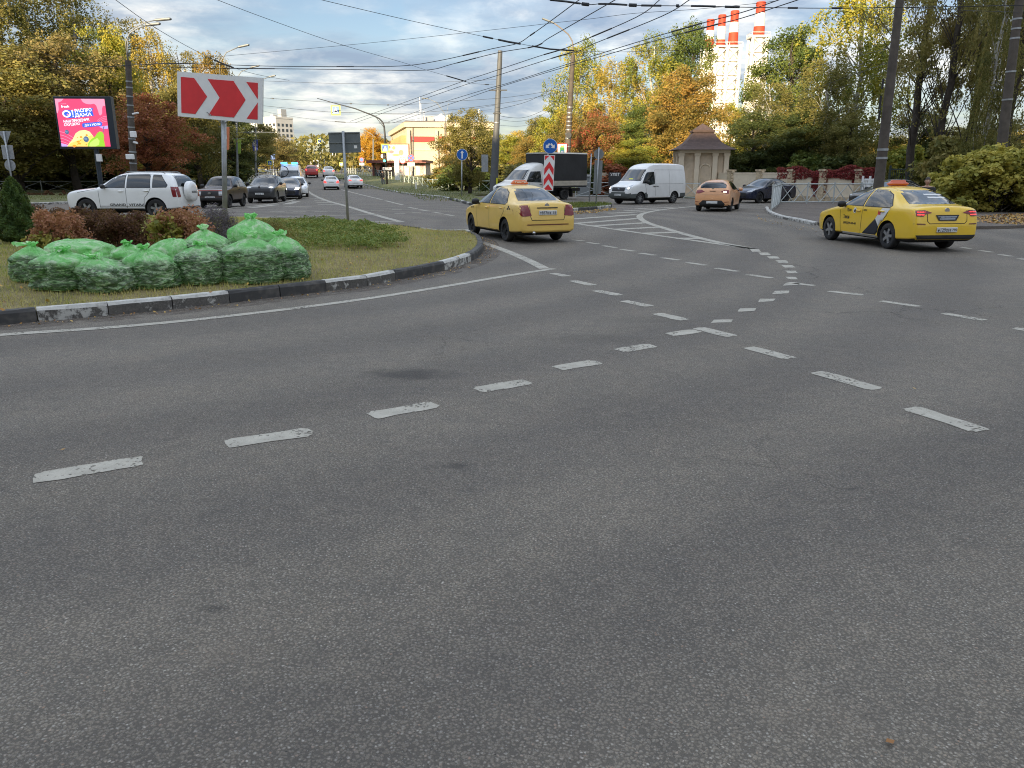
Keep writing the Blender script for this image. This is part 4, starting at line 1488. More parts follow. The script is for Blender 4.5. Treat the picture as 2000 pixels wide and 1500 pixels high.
mound_plant('barberry_hedge', 228, 15.6, 413, 190, 0.45, 'barberry', 'dark red brown clipped hedge between the two hydrangeas on the island', 26000, 0.020, 31, 'hedge')
mound_plant('barberry_hedge', 160, 18.6, 404, 190, 0.4, 'barberry', 'dark low shrub row behind the left hydrangea', 16000, 0.022, 35, 'hedge')
mound_plant('barberry_hedge', 60, 19.5, 398, 140, 0.4, 'barberry', 'dark shrub at the foot of the thuja, left edge', 9000, 0.022, 36, 'hedge')
hy1 = mound_plant('hydrangea', 104, 14.6, 407, 98, 0.32, 'hydrangea', 'pinkish brown faded hydrangea beside the thuja', 7000, 0.026, 41, 'shrub')
hy2 = mound_plant('hydrangea', 350, 14.2, 404, 96, 0.34, 'hydrangea', 'rust brown hydrangea left of the chevron sign post', 7500, 0.026, 43, 'shrub')
mound_plant('hydrangea', 318, 13.9, 418, 40, 0.2, 'hydleaf', 'yellow green leafy end of the hydrangea by the hedge', 700, 0.05, 44, 'shrub')
mound_plant('hydrangea', 98, 14.3, 448, 84, 0.25, 'hydleaf', 'green leaves at the foot of the pinkish hydrangea', 1500, 0.035, 46, 'shrub')
mound_plant('lavender', 424, 15.4, 402, 60, 0.3, 'lavender', 'grey violet lavender clump behind the chevron sign post', 7000, 0.024, 47, 'shrub', 0.25)
mound_plant('lavender', 530, 16.2, 425, 70, 0.4, 'olive', 'dry olive clump right of the green bags on the island', 5000, 0.022, 48, 'shrub', 0.25)
mound_plant('juniper', 563, 12.9, 467, 44, 0.2, 'thuja', 'small dark juniper beside the rightmost green bag', 3500, 0.02, 49, 'shrub', 0.25)
# clipped red hedge in front of the left fence
mound_plant('barberry_hedge', 60, 60, 372, 150, 0.7, 'barberry', 'long reddish hedge below the left fence', 9000, 0.05, 51, 'hedge')
# ================================================================== buildings
M_CREAMB = mat('cream_render', (0.58, 0.50, 0.36), 0.9, 0, 0.08, 0.6)
M_CREAMTRIM = mat('cream_trim', (0.60, 0.52, 0.38), 0.85, 0, 0.06, 1)
M_ORANGEWALL = mat('ochre_render', (0.50, 0.31, 0.14), 0.9, 0, 0.1, 0.6)
M_REDBAND = mat('red_fascia', (0.45, 0.05, 0.045), 0.6, 0, 0.06, 1)
M_ROOFDARK = mat('flat_roof', (0.16, 0.14, 0.13), 0.9)
M_PANELCREAM = mat('panel_block', (0.60, 0.59, 0.55), 0.9, 0, 0.06, 0.3)
M_PANELGREY = mat('panel_block_grey', (0.40, 0.41, 0.41), 0.9, 0, 0.06, 0.3)
M_BROWNROOF = mat('brown_tile_roof', (0.082, 0.052, 0.043), 0.75, 0, 0.25, 5, 0.4, 30)


def part(name, me_or_mb, m, parent, **k):
    return me_or_mb.build(name, m, parent, **k)


# ---- the sunlit department store
Yb = 150.0
cb = foot(797, Yb)
wpy = mperpx(Yb)
Hb = zat(246, Yb) - cb.z
store = thing('department_store', 'sunlit cream store building with red fascia bands beyond the traffic light', 'building', cb, R(13))
W1, D1 = 17.0, 38.0
MB().box((W1 / 2, D1 / 2, Hb / 2 - .5), (W1, D1, Hb + 1)).build('wall', M_CREAMB, store)
MB().box((W1 / 2, D1 / 2, Hb + .25), (W1 + .9, D1 + .9, .9)).build('cornice', M_CREAMTRIM, store)
MB().box((W1 / 2, D1 / 2, Hb + .8), (W1 + .3, D1 + .3, .25)).build('roof', M_ROOFDARK, store)
me_ = MB().box((0, 0, 0), (.55, .5, Hb - .8)).mesh('pilaster', M_CREAMTRIM)
for x in (0.3, 5.5, 8.2, 11.5, 15): link('pilaster', me_, store, (x, -.25, Hb / 2 - .3))
me_ = MB().box((0, 0, 0), (.9, .55, Hb - 2)).mesh('pilaster', M_ORANGEWALL)
for i in range(12): link('pilaster', me_, store, (-.45, 2 + i * 3.1, Hb / 2 - .6))
me_ = MB().box((0, 0, 0), (.10, 1.7, Hb * .5)).mesh('window', M_GLASSB)
for i in range(11): link('window', me_, store, (-.04, 3.5 + i * 3.1, Hb * .52))
for x0, x1 in ((0.9, 5.1), (6.0, 7.9), (8.7, 11.2), (12.1, 14.6)):
    MB().box(((x0 + x1) / 2, -.1, Hb * .73), (x1 - x0, .25, .95)).build('red_band', M_REDBAND, store)
for x in (9.8, 13.2):
    MB().box((x, -.03, Hb * .36), (1.6, .1, 2.2)).build('window', M_GLASSB, store)
for y0 in (Hb * .5, Hb * .27):
    MB().box((W1 / 2, -.07, y0), (W1 - 1, .12, .14)).build('string_course', M_CREAMTRIM, store)
# roof clutter
gb = MB(); gb.prism([(6.2, Hb + .9), (8.6, Hb + .9), (8.6, Hb + 1.7), (7.4, Hb + 2.7), (6.2, Hb + 1.7)], 6, 12); gb.build('roof_gable', M_WHITE, store)
for (x, y, h, r) in ((3.2, 5, 4.6, .07), (4.0, 5.4, 2.2, .06), (2.2, 4.6, 2.0, .05), (14.5, 4, 2.6, .3)):
    m_ = MB().tube([(x, y, Hb + .8), (x, y, Hb + .9 + h)], r * .5, 6); m_.box((x + .1, y, Hb + h * .8), (.24, .2, h * .3)); m_.build('antenna', M_WHITE, store)
MB().box((5.0, 7, Hb + 1.5), (1.8, 2, 1.4)).build('roof_box', M_PANELGREY, store)
# ---- pavilion shops in front of the store
Yk = 118.0
k0 = foot(727, Yk)
ks = mperpx(Yk)
kiosk = thing('shop_pavilion', 'low red brown shop pavilion with poster panels below the big billboard', 'shop', k0, R(-3))
Wk = (832 - 727) * ks
Hk = zat(318, Yk) - k0.z
M_KIOSK = mat('kiosk_redbrown', (0.20, 0.065, 0.05), 0.6, 0, 0.1, 2)
M_KIOSKPALE = mat('kiosk_pale', (0.48, 0.40, 0.33), 0.7, 0, 0.1, 2)
MB().box((Wk / 2, 2.5, Hk / 2), (Wk, 5, Hk)).build('wall', M_KIOSKPALE, kiosk)
MB().box((Wk / 2, 1.8, Hk + .15), (Wk + .8, 7, .4)).build('roof', M_KIOSK, kiosk)
for i, x in enumerate((0.25, 1.5, 2.9, 3.8)):
    MB().box((x, -.08, Hk / 2), (.25, .18, Hk)).build('post', M_KIOSK, kiosk)
MB().box((1.6, -.04, Hk * .45), (2.2, .06, Hk * .8)).build('shop_window', M_GLASSB, kiosk)
M_POSTER = mat('poster_print', (0.62, 0.56, 0.52), 0.5, 0, 0.12, 3, dirt=(0.45, 0.06, 0.06), dirt_amt=0.85, dscale=1.1)
M_SALMON = mat('salmon_fabric', (0.55, 0.28, 0.2), 0.8, 0, 0.1, 2)
tri = MB(); tri.prism([(.4, Hk * .9), (1.4, Hk * .9), (.9, Hk * .2)], -.14, -.10); tri.build('awning', M_SALMON, kiosk)
tri = MB(); tri.prism([(2.0, Hk * .9), (2.9, Hk * .9), (2.5, Hk * .3)], -.14, -.10); tri.build('awning', M_SALMON, kiosk)
for i, x in enumerate((4.35, 5.2, 6.05, 6.9, 7.65)):
    if x < Wk: MB().box((x, -.06, Hk * .5), (.72, .08, Hk * .78)).build('poster_panel', M_POSTER, kiosk)
pyl = thing('advertising_pylon', 'plain white upright pylon in front of the poster panels', 'pylon', foot(776, 104))
MB().box((0, 0, 1.3), (.62, .3, 2.7), bev=.03).build('panel', M_WHITE, pyl)
# ---- big billboard
Yw = 112.0
bb = thing('billboard', 'large pale billboard on the pavilion roof in front of the store', 'billboard', foot(778, Yw + 4, hgt(118) + Hk + .3), R(-6))
bw, bh = (800 - 755) * mperpx(Yw), zat(281, Yw) - zat(313, Yw)
M_BBPRINT = mat('billboard_print', (0.72, 0.66, 0.48), 0.5, 0, 0.05, 1)
MB().box((0, .12, bh / 2), (bw + .3, .2, bh + .3)).build('frame', M_KIOSK, bb)
MB().box((0, 0, bh / 2), (bw, .06, bh)).build('print', M_BBPRINT, bb)
for (x, z, w, h, m_) in ((-.9, .55, .8, .28, M_RED), (-.5, .8, .5, .3, M_YELLOWSIGN), (.55, .5, .7, .5, M_SALMON), (-.2, .35, 1.2, .16, M_YELLOWSIGN), (-1.1, .85, .25, .25, M_REDBAND)):
    m2 = MB(); m2.lathe([(w / 2, -.045), (w / 2, -.035)], 14, 'Y'); me = m2.mesh('printed_shape', m_); o = link('printed_shape', me, bb, (x, 0, bh * z)); o.scale = (1, 1, h / w * 1.6)

# ---- tower block far down the avenue
Yt = 480.0
tb = foot(546, Yt)
tower = thing('tower_block', 'pale many storey apartment tower above the avenue trees', 'building', tb, R(-32))
wt = 15.5; dt = 13.0
Ht = zat(233, Yt) - tb.z
MB().box((0, 0, Ht / 2), (wt, dt, Ht)).build('wall', M_PANELCREAM, tower)
MB().box((0, 0, Ht + .5), (wt + .4, dt + .4, 1.0)).build('parapet', M_PANELCREAM, tower)
MB().box((wt / 2 - 1.4, 0, Ht + 2.6), (2.8, 4, 5.4)).build('lift_tower', M_PANELGREY, tower)
MB().box((-2, 1, Ht + 1.6), (2.4, 3, 2.2)).build('roof_box', M_PANELGREY, tower)
wm = MB().box((0, 0, 0), (1.5, .12, 1.6)).mesh('window', M_GLASSB)
bm_ = MB().box((0, 0, 0), (2.6, 1.0, 1.1)).mesh('balcony', M_PANELGREY)
wm2 = MB().box((0, 0, 0), (.12, 1.5, 1.6)).mesh('window', M_GLASSB)
ns = int(Ht / 2.9)
for j in range(ns):
    z = 1.6 + j * 2.9
    for i in range(5):
        x = -wt / 2 + 1.6 + i * 3.05
        if i in (1, 3): link('balcony', bm_, tower, (x, -dt / 2 - .5, z - .5))
        link('window', wm, tower, (x, -dt / 2 - .03, z + .3))
    for i in range(4): link('window', wm2, tower, (wt / 2 + .03, -dt / 2 + 1.8 + i * 3.1, z + .3)); link('window', wm2, tower, (-wt / 2 - .03, -dt / 2 + 1.8 + i * 3.1, z + .3))

# ---- striped chimneys of the boiler house
M_CHRED = mat('chimney_red', (0.46, 0.05, 0.02), 0.7, 0, 0.1, .3)
M_CHWHITE = mat('chimney_white', (0.78, 0.75, 0.68), 0.7, 0, 0.06, .3)
Yc = 330.0
mp = mperpx(Yc)
for i, (px, top, wpx, bands) in enumerate([(1389, 38, 13, [60, 78, 96]), (1410, 29, 13, [52, 78, 96]), (1433, 21, 14, [44, 64, 90]), (1480, 4, 16, [26, 52, 72])]):
    p = foot(px - 20, Yc)
    t = thing('chimney', ['leftmost and shortest of the striped red and white chimneys', 'second striped chimney from the left', 'third striped chimney, beside the gap of sky', 'tallest striped chimney, standing apart at the right'][i], 'chimney', p, 0, 'striped boiler house chimneys')
    z1 = zat(top, Yc) - p.z
    r = wpx / 2 * mp
    ys = [zat(b, Yc) - p.z for b in bands] + [0]
    zt_ = z1
    for j, zb in enumerate(ys):
        rr2 = r * (1 + 0.12 * j)
        MB().lathe([(rr2 * 1.06, zb), (rr2, zt_)], 20).build('stack_band', M_CHRED if j % 2 == 0 else M_CHWHITE, t, angle=40)
        zt_ = zb - .003
    MB().lathe([(r * 1.12, z1 - 1.2), (r * 1.12, z1 - .2)], 20).build('rim', M_CHRED, t, angle=40)
    # lattice tower round the lower part
    zl = zat([98, 92, 92, 73][i], Yc) - p.z
    hw = r * 1.75
    pl = MB().box((0, 0, zl), (hw * 2.5, hw * 2.5, .7))
    for s1 in (-1, 1):
        for s2 in (-1, 1): pl.tube([(s1 * hw * 1.2, s2 * hw * 1.2, zl), (s1 * hw * 1.2, s2 * hw * 1.2, zl + 1.4)], .12, 5)
        pl.tube([(-hw * 1.2, s1 * hw * 1.2, zl + 1.4), (hw * 1.2, s1 * hw * 1.2, zl + 1.4)], .1, 5)
        pl.tube([(s1 * hw * 1.2, -hw * 1.2, zl + 1.4), (s1 * hw * 1.2, hw * 1.2, zl + 1.4)], .1, 5)
    tag(pl.build('platform', M_CHWHITE, t), kind='stuff')
    legm = MB().tube([(0, 0, 0), (0, 0, zl)], .55, 6).mesh('lattice_leg', M_CHWHITE)
    for s1 in (-1, 1):
        for s2 in (-1, 1): link('lattice_leg', legm, t, (s1 * hw, s2 * hw, 0))
    lt = MB(); nn = 9
    for k in range(nn):
        za, zb2 = zl * k / nn, zl * (k + 1) / nn
        for s1 in (-1, 1):
            for (a, b) in (((-hw, s1 * hw), (hw, s1 * hw)), ((s1 * hw, -hw), (s1 * hw, hw))):
                lt.tube([(a[0], a[1], za), (b[0], b[1], zb2)], .28, 5); lt.tube([(b[0], b[1], za), (a[0], a[1], zb2)], .28, 5)
                lt.tube([(a[0], a[1], zb2), (b[0], b[1], zb2)], .3, 5)
    tag(lt.build('lattice_brace', M_CHWHITE, t), kind='stuff')

# ---- small pavilion with bell roof
Yp = 60.0
pp = foot(1366, Yp)
pv = thing('gate_pavilion', 'small cream pavilion with dark brown bell roof beside the wall', 'pavilion', pp, R(-4))
M_PLASTER = mat('old_plaster', (0.60, 0.49, 0.36), 0.92, 0, 0.1, 1.2, 0.2, 20, dirt=(0.33, 0.27, 0.2), dirt_amt=0.5, dscale=1.4)
M_PLASTERW = mat('pale_plaster', (0.68, 0.58, 0.44), 0.9, 0, 0.08, 1.2, 0.2, 20)
sw = mperpx(Yp)
W = 84 * sw; H = zat(299, Yp) - pp.z
MB().box((0, 0, .15), (W + .3, W + .3, .5)).build('plinth', M_PLASTER, pv)
MB().box((0, 0, H / 2 + .2), (W * .88, W * .88, H - .3)).build('wall', M_PLASTER, pv)
colm = MB().box((0, 0, H / 2), (.34, .34, H)).box((0, 0, .28), (.44, .44, .45)).box((0, 0, H - .12), (.44, .44, .2)).mesh('column', M_PLASTERW)
for x in (-.5, -.155, .245, .5):
    link('column', colm, pv, (x * W, -W * .47, 0))
for x in (-.5, .5):
    for y in (0, .47): link('column', colm, pv, (x * W, y * W, 0))
# arched niche: raised archivolt with recessed panel look
nx, nw, nh = .045 * W, W * .245, H * .62
ar = MB()
pts = [(nx - nw / 2, 0.3), (nx - nw / 2, nh)] + [(nx + nw / 2 * math.cos(a), nh + nw / 2 * math.sin(a)) for a in np.linspace(math.pi, 0, 11)][1:-1] + [(nx + nw / 2, nh), (nx + nw / 2, .3)]
ar.tube([(x, -W * .45, z) for x, z in pts], .055, 6)
ar.build('archivolt', M_PLASTERW, pv)
pn = MB(); pn.prism(pts, -W * .446, -W * .43); pn.build('niche_panel', M_PLASTER, pv)
MB().box((0, 0, H + .1), (W * 1.12, W * 1.12, .22)).build('cornice', M_PLASTERW, pv)
rf = MB()
prof = [(.70, 0), (.665, .05), (.53, .22), (.40, .48), (.29, .84), (.225, 1.12)]
hz = zat(262, Yp) - zat(297, Yp)
rings = []
V = []; Fc = []
for (rr_, zz_) in prof:
    for k in range(8):
        a = math.pi / 4 * k
        sq = 1 / max(abs(math.cos(a)), abs(math.sin(a)))
        V.append((rr_ * W * .97 * math.cos(a) * sq, rr_ * W * .97 * math.sin(a) * sq, H + .2 + zz_ / 1.12 * hz))
for i in range(len(prof) - 1):
    for k in range(8): Fc.append((i * 8 + k, i * 8 + (k + 1) % 8, (i + 1) * 8 + (k + 1) % 8, (i + 1) * 8 + k))
Fc.append(tuple(range(8))[::-1]); Fc.append(tuple(range(len(V) - 8, len(V))))
rf.add(V, Fc); roofp = rf.build('roof', M_BROWNROOF, pv)
ztop = H + .2 + hz
cp = MB().box((0, 0, ztop + .06), (W * .50, W * .50, .16)).build('roof_ledge', M_BROWNROOF, pv)
apx = zat(245, Yp) - pp.z
cq = MB(); cq.add([(-.215 * W, -.215 * W, ztop + .14), (.215 * W, -.215 * W, ztop + .14), (.215 * W, .215 * W, ztop + .14), (-.215 * W, .215 * W, ztop + .14), (0, 0, apx + .15)], [(0, 1, 4), (1, 2, 4), (2, 3, 4), (3, 0, 4), (3, 2, 1, 0)])
cq.build('cap', M_BROWNROOF, pv)
dp = MB().tube([(W * .62, -.2, H), (W * .55, -.2, H - .8), (W * .5, -.2, H - .95), (W * .5, -.2, .2)], .05, 6).build('downpipe', M_DARKSTEEL, pv)

# ---- cream wall with stone piers and creeper
M_STONEPIER = mat('pier_stone', (0.46, 0.37, 0.25), 0.95, 0, 0.35, 6, 0.8, 14)
M_CREAMWALL = mat('cream_wall', (0.66, 0.57, 0.43), 0.92, 0, 0.07, 0.9, 0.15, 20, dirt=(0.36, 0.31, 0.23), dirt_amt=0.45, dscale=0.8)
wall = thing('garden_wall', 'long cream rendered wall with rough stone piers and red creeper', 'wall', (0, 0, 0))
wpts = [(1404, 58.5), (1427, 57.3), (1484, 55.0), (1546, 52.4), (1608, 50.4), (1678, 48.6)]
P3 = [foot(x, Y) for x, Y in wpts]
stone_r = random.Random(5)
stones = [MB().box((0, 0, 0), (.26 * stone_r.uniform(.8, 1.1), .2, .17 * stone_r.uniform(.75, 1.1)), bev=.03).mesh('stone', M_STONEPIER) for _ in range(5)]
for i in range(5):
    a, b = P3[i], P3[i + 1]
    d = b - a; ang = math.atan2(d.y, d.x); c = (a + b) / 2
    hw = 1.62
    MB().box((0, 0, hw / 2 + .2), (d.length - .01, .25, hw - .2)).build('wall_panel', M_CREAMWALL, wall, loc=c, rz=ang)
    MB().box((0, 0, .1), (d.length - .01, .34, .45)).build('wall_footing', M_STONEPIER, wall, loc=c, rz=ang)
    MB().box((0, 0, hw + .14), (d.length - .01, .32, .08)).build('coping', M_PLASTERW, wall, loc=c, rz=ang)
for i in range(1, 6):
    a = P3[i]
    ang = math.atan2((P3[i] - P3[i - 1]).y, (P3[i] - P3[i - 1]).x)
    MB().box((0, 0, .95), (.40, .40, 1.9)).build('pier', M_STONEPIER, wall, loc=a + Vector((0, -.07, 0)), rz=ang)
    MB().box((0, 0, 1.95), (.5, .5, .12)).build('pier_cap', M_STONEPIER, wall, loc=a + Vector((0, -.07, 0)), rz=ang)
    for r_ in range(10):
        for s_ in range(2):
            o = link('stone', stones[stone_r.randrange(5)], wall, a + Vector((math.cos(ang) * (-.1 + .2 * s_ + stone_r.uniform(-.03, .03)), math.sin(ang) * (-.1 + .2 * s_) - .2, .12 + r_ * .19)), ang)
# railing on the wall's left part
# creeper
rng = np.random.default_rng(21)
def creeper():
    C = []; 
    for _ in range(15000):
        u = rng.uniform(0, 1)
        px = 1518 + u * 188
        k = np.interp(px, [p_[0] for p_ in wpts] + [1730], [p_[1] for p_ in wpts] + [47.5])
        q = foot(px, k)
        amp = 0.5 + 0.5 * math.sin(px * .05) + .3 * math.sin(px * .13)
        z = 1.62 + rng.uniform(-.25, .62) * (0.45 + .45 * amp)
        C.append((q.x + rng.normal(0, .05), q.y - .16 + rng.normal(0, .12), z))
    for (pa, pb, zb, n) in ((1583, 1612, 0.85, 2600), (1588, 1594, .3, 500), (1662, 1680, 1.1, 800), (1606, 1612, .45, 350), (1540, 1552, 1.2, 350)):
        for _ in range(n):
            px = rng.uniform(pa, pb)
            k = np.interp(px, [p_[0] for p_ in wpts] + [1730], [p_[1] for p_ in wpts] + [47.5])
            q = foot(px, k)
            C.append((q.x, q.y - .2 - abs(rng.normal(0, .07)), 1.9 - (1.9 - zb) * rng.uniform(0, 1) ** .8))
    C = np.array(C)
    o = np.tile(np.array([0, -1.0, .5]), (len(C), 1))
    return leaves_at(C, o, rng.uniform(0, 1, len(C)), .055, LM['ivy'], rng, 'creeper')


cre = link('creeper', creeper())
tag(cre, 'dark red creeper spilling over the cream wall', 'creeper')
# wall continuing behind the truck, left of the pavilion, with creeper-red hedge
lw = thing('garden_wall', 'short pale wall stretch seen between the round sign back and the white van', 'wall', foot(1180, 64), R(4))
MB().box((0, 0, .9), (1.2, .3, 1.8)).build('wall_panel', M_PLASTERW, lw)
bush(1205, 63, 322, 80, 'red', 'dark red shrub behind the white van windscreen')
bush(1262, 64, 318, 90, 'yellowgreen', 'yellow green shrub above the roof of the white van')
bush(1165, 66, 320, 60, 'darkgreen', 'dark shrub behind the round sign back')
for i, (x, Y, tp, w, lm) in enumerate([(1080, 74, 300, 110, 'darkgreen'), (1020, 76, 318, 90, 'olive'), (965, 84, 322, 90, 'olive'), (905, 76, 322, 120, 'green'), (868, 92, 328, 80, 'olive')]):
    bush(x, Y, tp, w, lm, ['dark shrub behind the black truck box', 'olive shrub behind the truck cab', 'olive shrub behind the grey composite pole', 'green shrub at the foot of the russet tree', 'olive shrub in front of the cream store'][i], kind=['bush', 'bush2'][i % 2])
for i, (x, Y, tp, w, lm) in enumerate([(1440, 66, 300, 90, 'darkgreen'), (1500, 62, 300, 120, 'darkgreen'), (1575, 58, 296, 110, 'green'), (1640, 56, 300, 110, 'darkgreen'), (1700, 54, 300, 70, 'olive')]):
    bush(x, Y, tp, w, lm, ['dark shrub right of the pavilion above the wall', 'dark shrub above the wall behind the navy car', 'green shrub above the wall and the creeper', 'dark shrub behind the right part of the wall', 'olive shrub behind the picket gate'][i], kind=['bush', 'bush2'][i % 2])

# ---- white picket gate, dark gate
def bar_gate(name, label, pxa, pxb, Y, z0, z1, nbar, m, r, frame):
    a, b = foot(pxa, Y[0]), foot(pxb, Y[1])
    d = b - a
    t = thing(name, label, 'gate', a, math.atan2(d.y, d.x))
    L = d.length
    bm2 = MB().box((0, 0, (z0 + z1) / 2), (r * 2, r * 1.2, z1 - z0)).mesh('bar', m)
    for i in range(nbar): link('bar', bm2, t, (L * (i + .5) / nbar, 0, 0))
    for z in (z0 + .08, z1 - .08): MB().box((L / 2, -.03, z), (L, .05, .07)).build('rail', m, t)
    if frame:
        for x in (0, L * .5, L): MB().box((x, 0, (z0 + z1) / 2 + .05), (.12, .12, z1 - z0 + .2)).build('post', m, t)
    return t


M_GATE = mat('dark_green_iron', (0.028, 0.042, 0.034), 0.5, .2, .1, 5)
bar_gate('picket_gate', 'low white picket gate at the end of the cream wall', 1686, 1714, (48, 47.6), .55, 1.45, 9, M_WHITE, .035, True)
bar_gate('iron_gate', 'dark green iron gate between the leaning pole and the bushes', 1737, 1812, (46.5, 45.5), .2, 2.05, 20, M_GATE, .016, True)

yb = thing('notice_plate', 'small yellow plate beside the foot of the leaning pole', 'plate', foot(1730, 46.4))
MB().box((0, 0, 1.15), (.2, .03, .42)).build('plate', M_YELLOWSIGN, yb); MB().tube([(0, .05, 0), (0, .05, 1.4)], .02, 6).build('post', M_DARKSTEEL, yb)

# ================================================================== railings
def railing(name, label, path, H_, bay, m, style='X', group=None, r=0.029):
    t = thing(name, label, 'railing', (0, 0, 0), 0, group)
    P = resample(path, bay)
    postm = MB().box((0, 0, H_ / 2), (.06, .06, H_)).mesh('post', m)
    cache = {}
    for i, p in enumerate(P):
        link('post', postm, t, (p.x, p.y, p.z))
        if i == len(P) - 1: break
        q = P[i + 1]
        d = q - p; L = d.length; ang = math.atan2(d.y, d.x); c = (p + q) / 2
        key = round(L, 2)
        if key not in cache:
            rail = MB().tube([(-L / 2, 0, 0), (L / 2, 0, 0)], r, 6).mesh('rail', m)
            h2 = H_ - .12
            da = MB().tube([(-L / 2, .0, .1), (0, .0, h2)], r * .7, 5).mesh('cross_bar', m)
            db = MB().tube([(0, .0, .1), (L / 2, .0, h2)], r * .7, 5).mesh('cross_bar', m)
            dc = MB().tube([(-L / 2, .03, h2), (0, .03, .1)], r * .7, 5).mesh('cross_bar', m)
            dd_ = MB().tube([(0, .03, h2), (L / 2, .03, .1)], r * .7, 5).mesh('cross_bar', m)
            fx = MB().tube([(-L / 2, 0, .1), (L / 2, 0, h2)], r * .7, 5).mesh('cross_bar', m)
            gx = MB().tube([(-L / 2, .03, h2), (L / 2, .03, .1)], r * .7, 5).mesh('cross_bar', m)
            cache[key] = (rail, da, db, dc, dd_, fx, gx)
        cc = cache[key]
        for z in (H_ - .1, .1): link('rail', cc[0], t, (c.x, c.y, c.z + z), ang)
        for me in ((cc[5], cc[6]) if style == 'X' else cc[1:5]): link('cross_bar', me, t, (c.x, c.y, c.z), ang)
    return t


M_RAIL = mat('railing_paint', (0.44, 0.47, 0.46), 0.5, .1, .12, 6)
M_RAILG = mat('railing_green', (0.44, 0.52, 0.47), 0.5, .1, .12, 6)
railing('railing', 'grey cross braced railing along the wood at far left', [foot(-120, 68), foot(185, 71), foot(380, 76)], 1.15, 2.6, M_RAIL, 'X')
railing('railing', 'grey railing behind the queue of parked looking cars', [foot(395, 84), foot(480, 97), foot(540, 120)], 1.1, 2.4, M_RAIL, 'X')
railing('railing', 'pale green railing along the verge with the blue ahead arrow sign', [foot(782, 100), foot(835, 88), foot(880, 79), foot(960, 72.5)], 1.15, 2.2, M_RAILG, 'X')
railing('railing', 'grey railing behind the truck and the round sign back', [foot(1125, 60.5), foot(1200, 60.5)], 1.15, 2.0, M_RAIL, 'X')
railing('railing', 'grey railing in front of the small pavilion', [foot(1338, 57), foot(1368, 55.5)], 1.15, 1.2, M_RAIL, 'X')
railing('railing', 'grey railing far down the right pavement by the shop', [foot(670, 150), foot(725, 122), foot(765, 106)], 1.1, 2.4, M_RAIL, 'X')
cA, cB, cC = foot(1512, 36.0), foot(1528, 44.5), foot(1662, 45.0)
railing('railing', 'grey zigzag railing round the corner of the right pavement', [Vector((cA.x, cA.y, .1)), Vector((cB.x, cB.y, .1))], 1.18, 1.7, M_RAIL, 'Z', r=.034)
railing('railing', 'grey zigzag railing along the back of the right pavement', [Vector((cB.x, cB.y, .1)), Vector((cC.x, cC.y, .1)), Vector((cC.x + 7, cC.y + .3, .1))], 1.18, 1.5, M_RAIL, 'Z', r=.034)
# ================================================================== poles, lamps, signs
def leaning(p_base_px, p_top_px, Y):
    """base and top of a pole seen leaning between two image points at the same distance"""
    b = foot(p_base_px, Y)
    t = at(p_top_px[0], p_top_px[1], Y)
    return b, t


def pole(name, label, basepx, toppx, Y, r0, r1, m, cat='pole', bands=(), group=None, sides=14, base=None):
    b, tp = leaning(basepx, toppx, Y)
    t = thing(name, label, cat, b, 0, group)
    d = tp - b
    shaft = MB().tube([(0, 0, -.2), d * .5, d], [r0 * 1.02, (r0 + r1) / 2, r1], sides).build('shaft', m, t, angle=50)
    for f in bands:
        q = d * f; rr_ = r0 + (r1 - r0) * f
        ax = d.normalized()
        MB().tube([q - ax * .035, q + ax * .035], rr_ * 1.10, sides).build('band', M_STEEL, t, angle=50)
    return t, d


def lamp_arm(t, pts, r, head_dir, hl=0.75, m=None):
    MB().tube(pts, r, 8).build('lamp_arm', m or M_GREYPAINT, t, smooth=True)
    e = Vector(pts[-1]); hd = Vector(head_dir).normalized()
    ang = math.atan2(hd.y, hd.x); el = math.asin(hd.z)
    h = MB().box((0, 0, 0), (hl, .26, .12), bev=.04)
    o = h.build('lamp_head', M_GREYPAINT, t, loc=e + hd * hl * .45, rz=(0, -el, ang))
    return o


# -- left lamp pole with cameras
t, d = pole('lamp_pole', 'thick concrete lamp pole with white boxes behind the white estate car', 257, (250, 118), 45, .20, .15, M_DARKCONC, 'lamp pole', (.30, .38, .47, .55, .62, .70, .76, .82, .86))
s = mperpx(45)
# sheath at the foot
MB().tube([(0, 0, 0), d * .22], [.25, .235], 14).build('base_sleeve', M_GREYPAINT, t, angle=50)
arm = [d * .97, d + Vector((0, 0, .9)), d + Vector((.25, 0, 1.35)), d + Vector((.7, 0, 1.6)), d + Vector((1.25, .05, 1.78))]
lamp_arm(t, arm, .035, (1, .05, .12))
arm = [d * .985, d + Vector((.0, .3, 1.2)), d + Vector((.3, .5, 1.7)), d + Vector((.9, .6, 2.0)), d + Vector((1.5, .6, 2.12))]
lamp_arm(t, arm, .03, (1, .0, .08), .9)
for (f, x, w, h) in ((.50, .22, .30, .32), (.345, -.02, .42, .28)):
    MB().box(d * f + Vector((x, -.28, 0)), (w, .2, h), bev=.02).build('control_box', M_WHITE, t)
cmra = MB(); cmra.tube([d * .44 + Vector((.15, -.1, .05)), d * .44 + Vector((.42, -.28, .0))], .06, 8); cmra.build('camera', M_WHITE, t)
cmra = MB(); cmra.tube([d * .64 + Vector((.15, -.1, .0)), d * .64 + Vector((.52, -.2, .06))], .05, 8); cmra.build('camera', M_WHITE, t)
M_POLEGREY = mat('composite_pole_grey', (0.10, 0.105, 0.108), 0.6, 0.0, 0.15, 3)
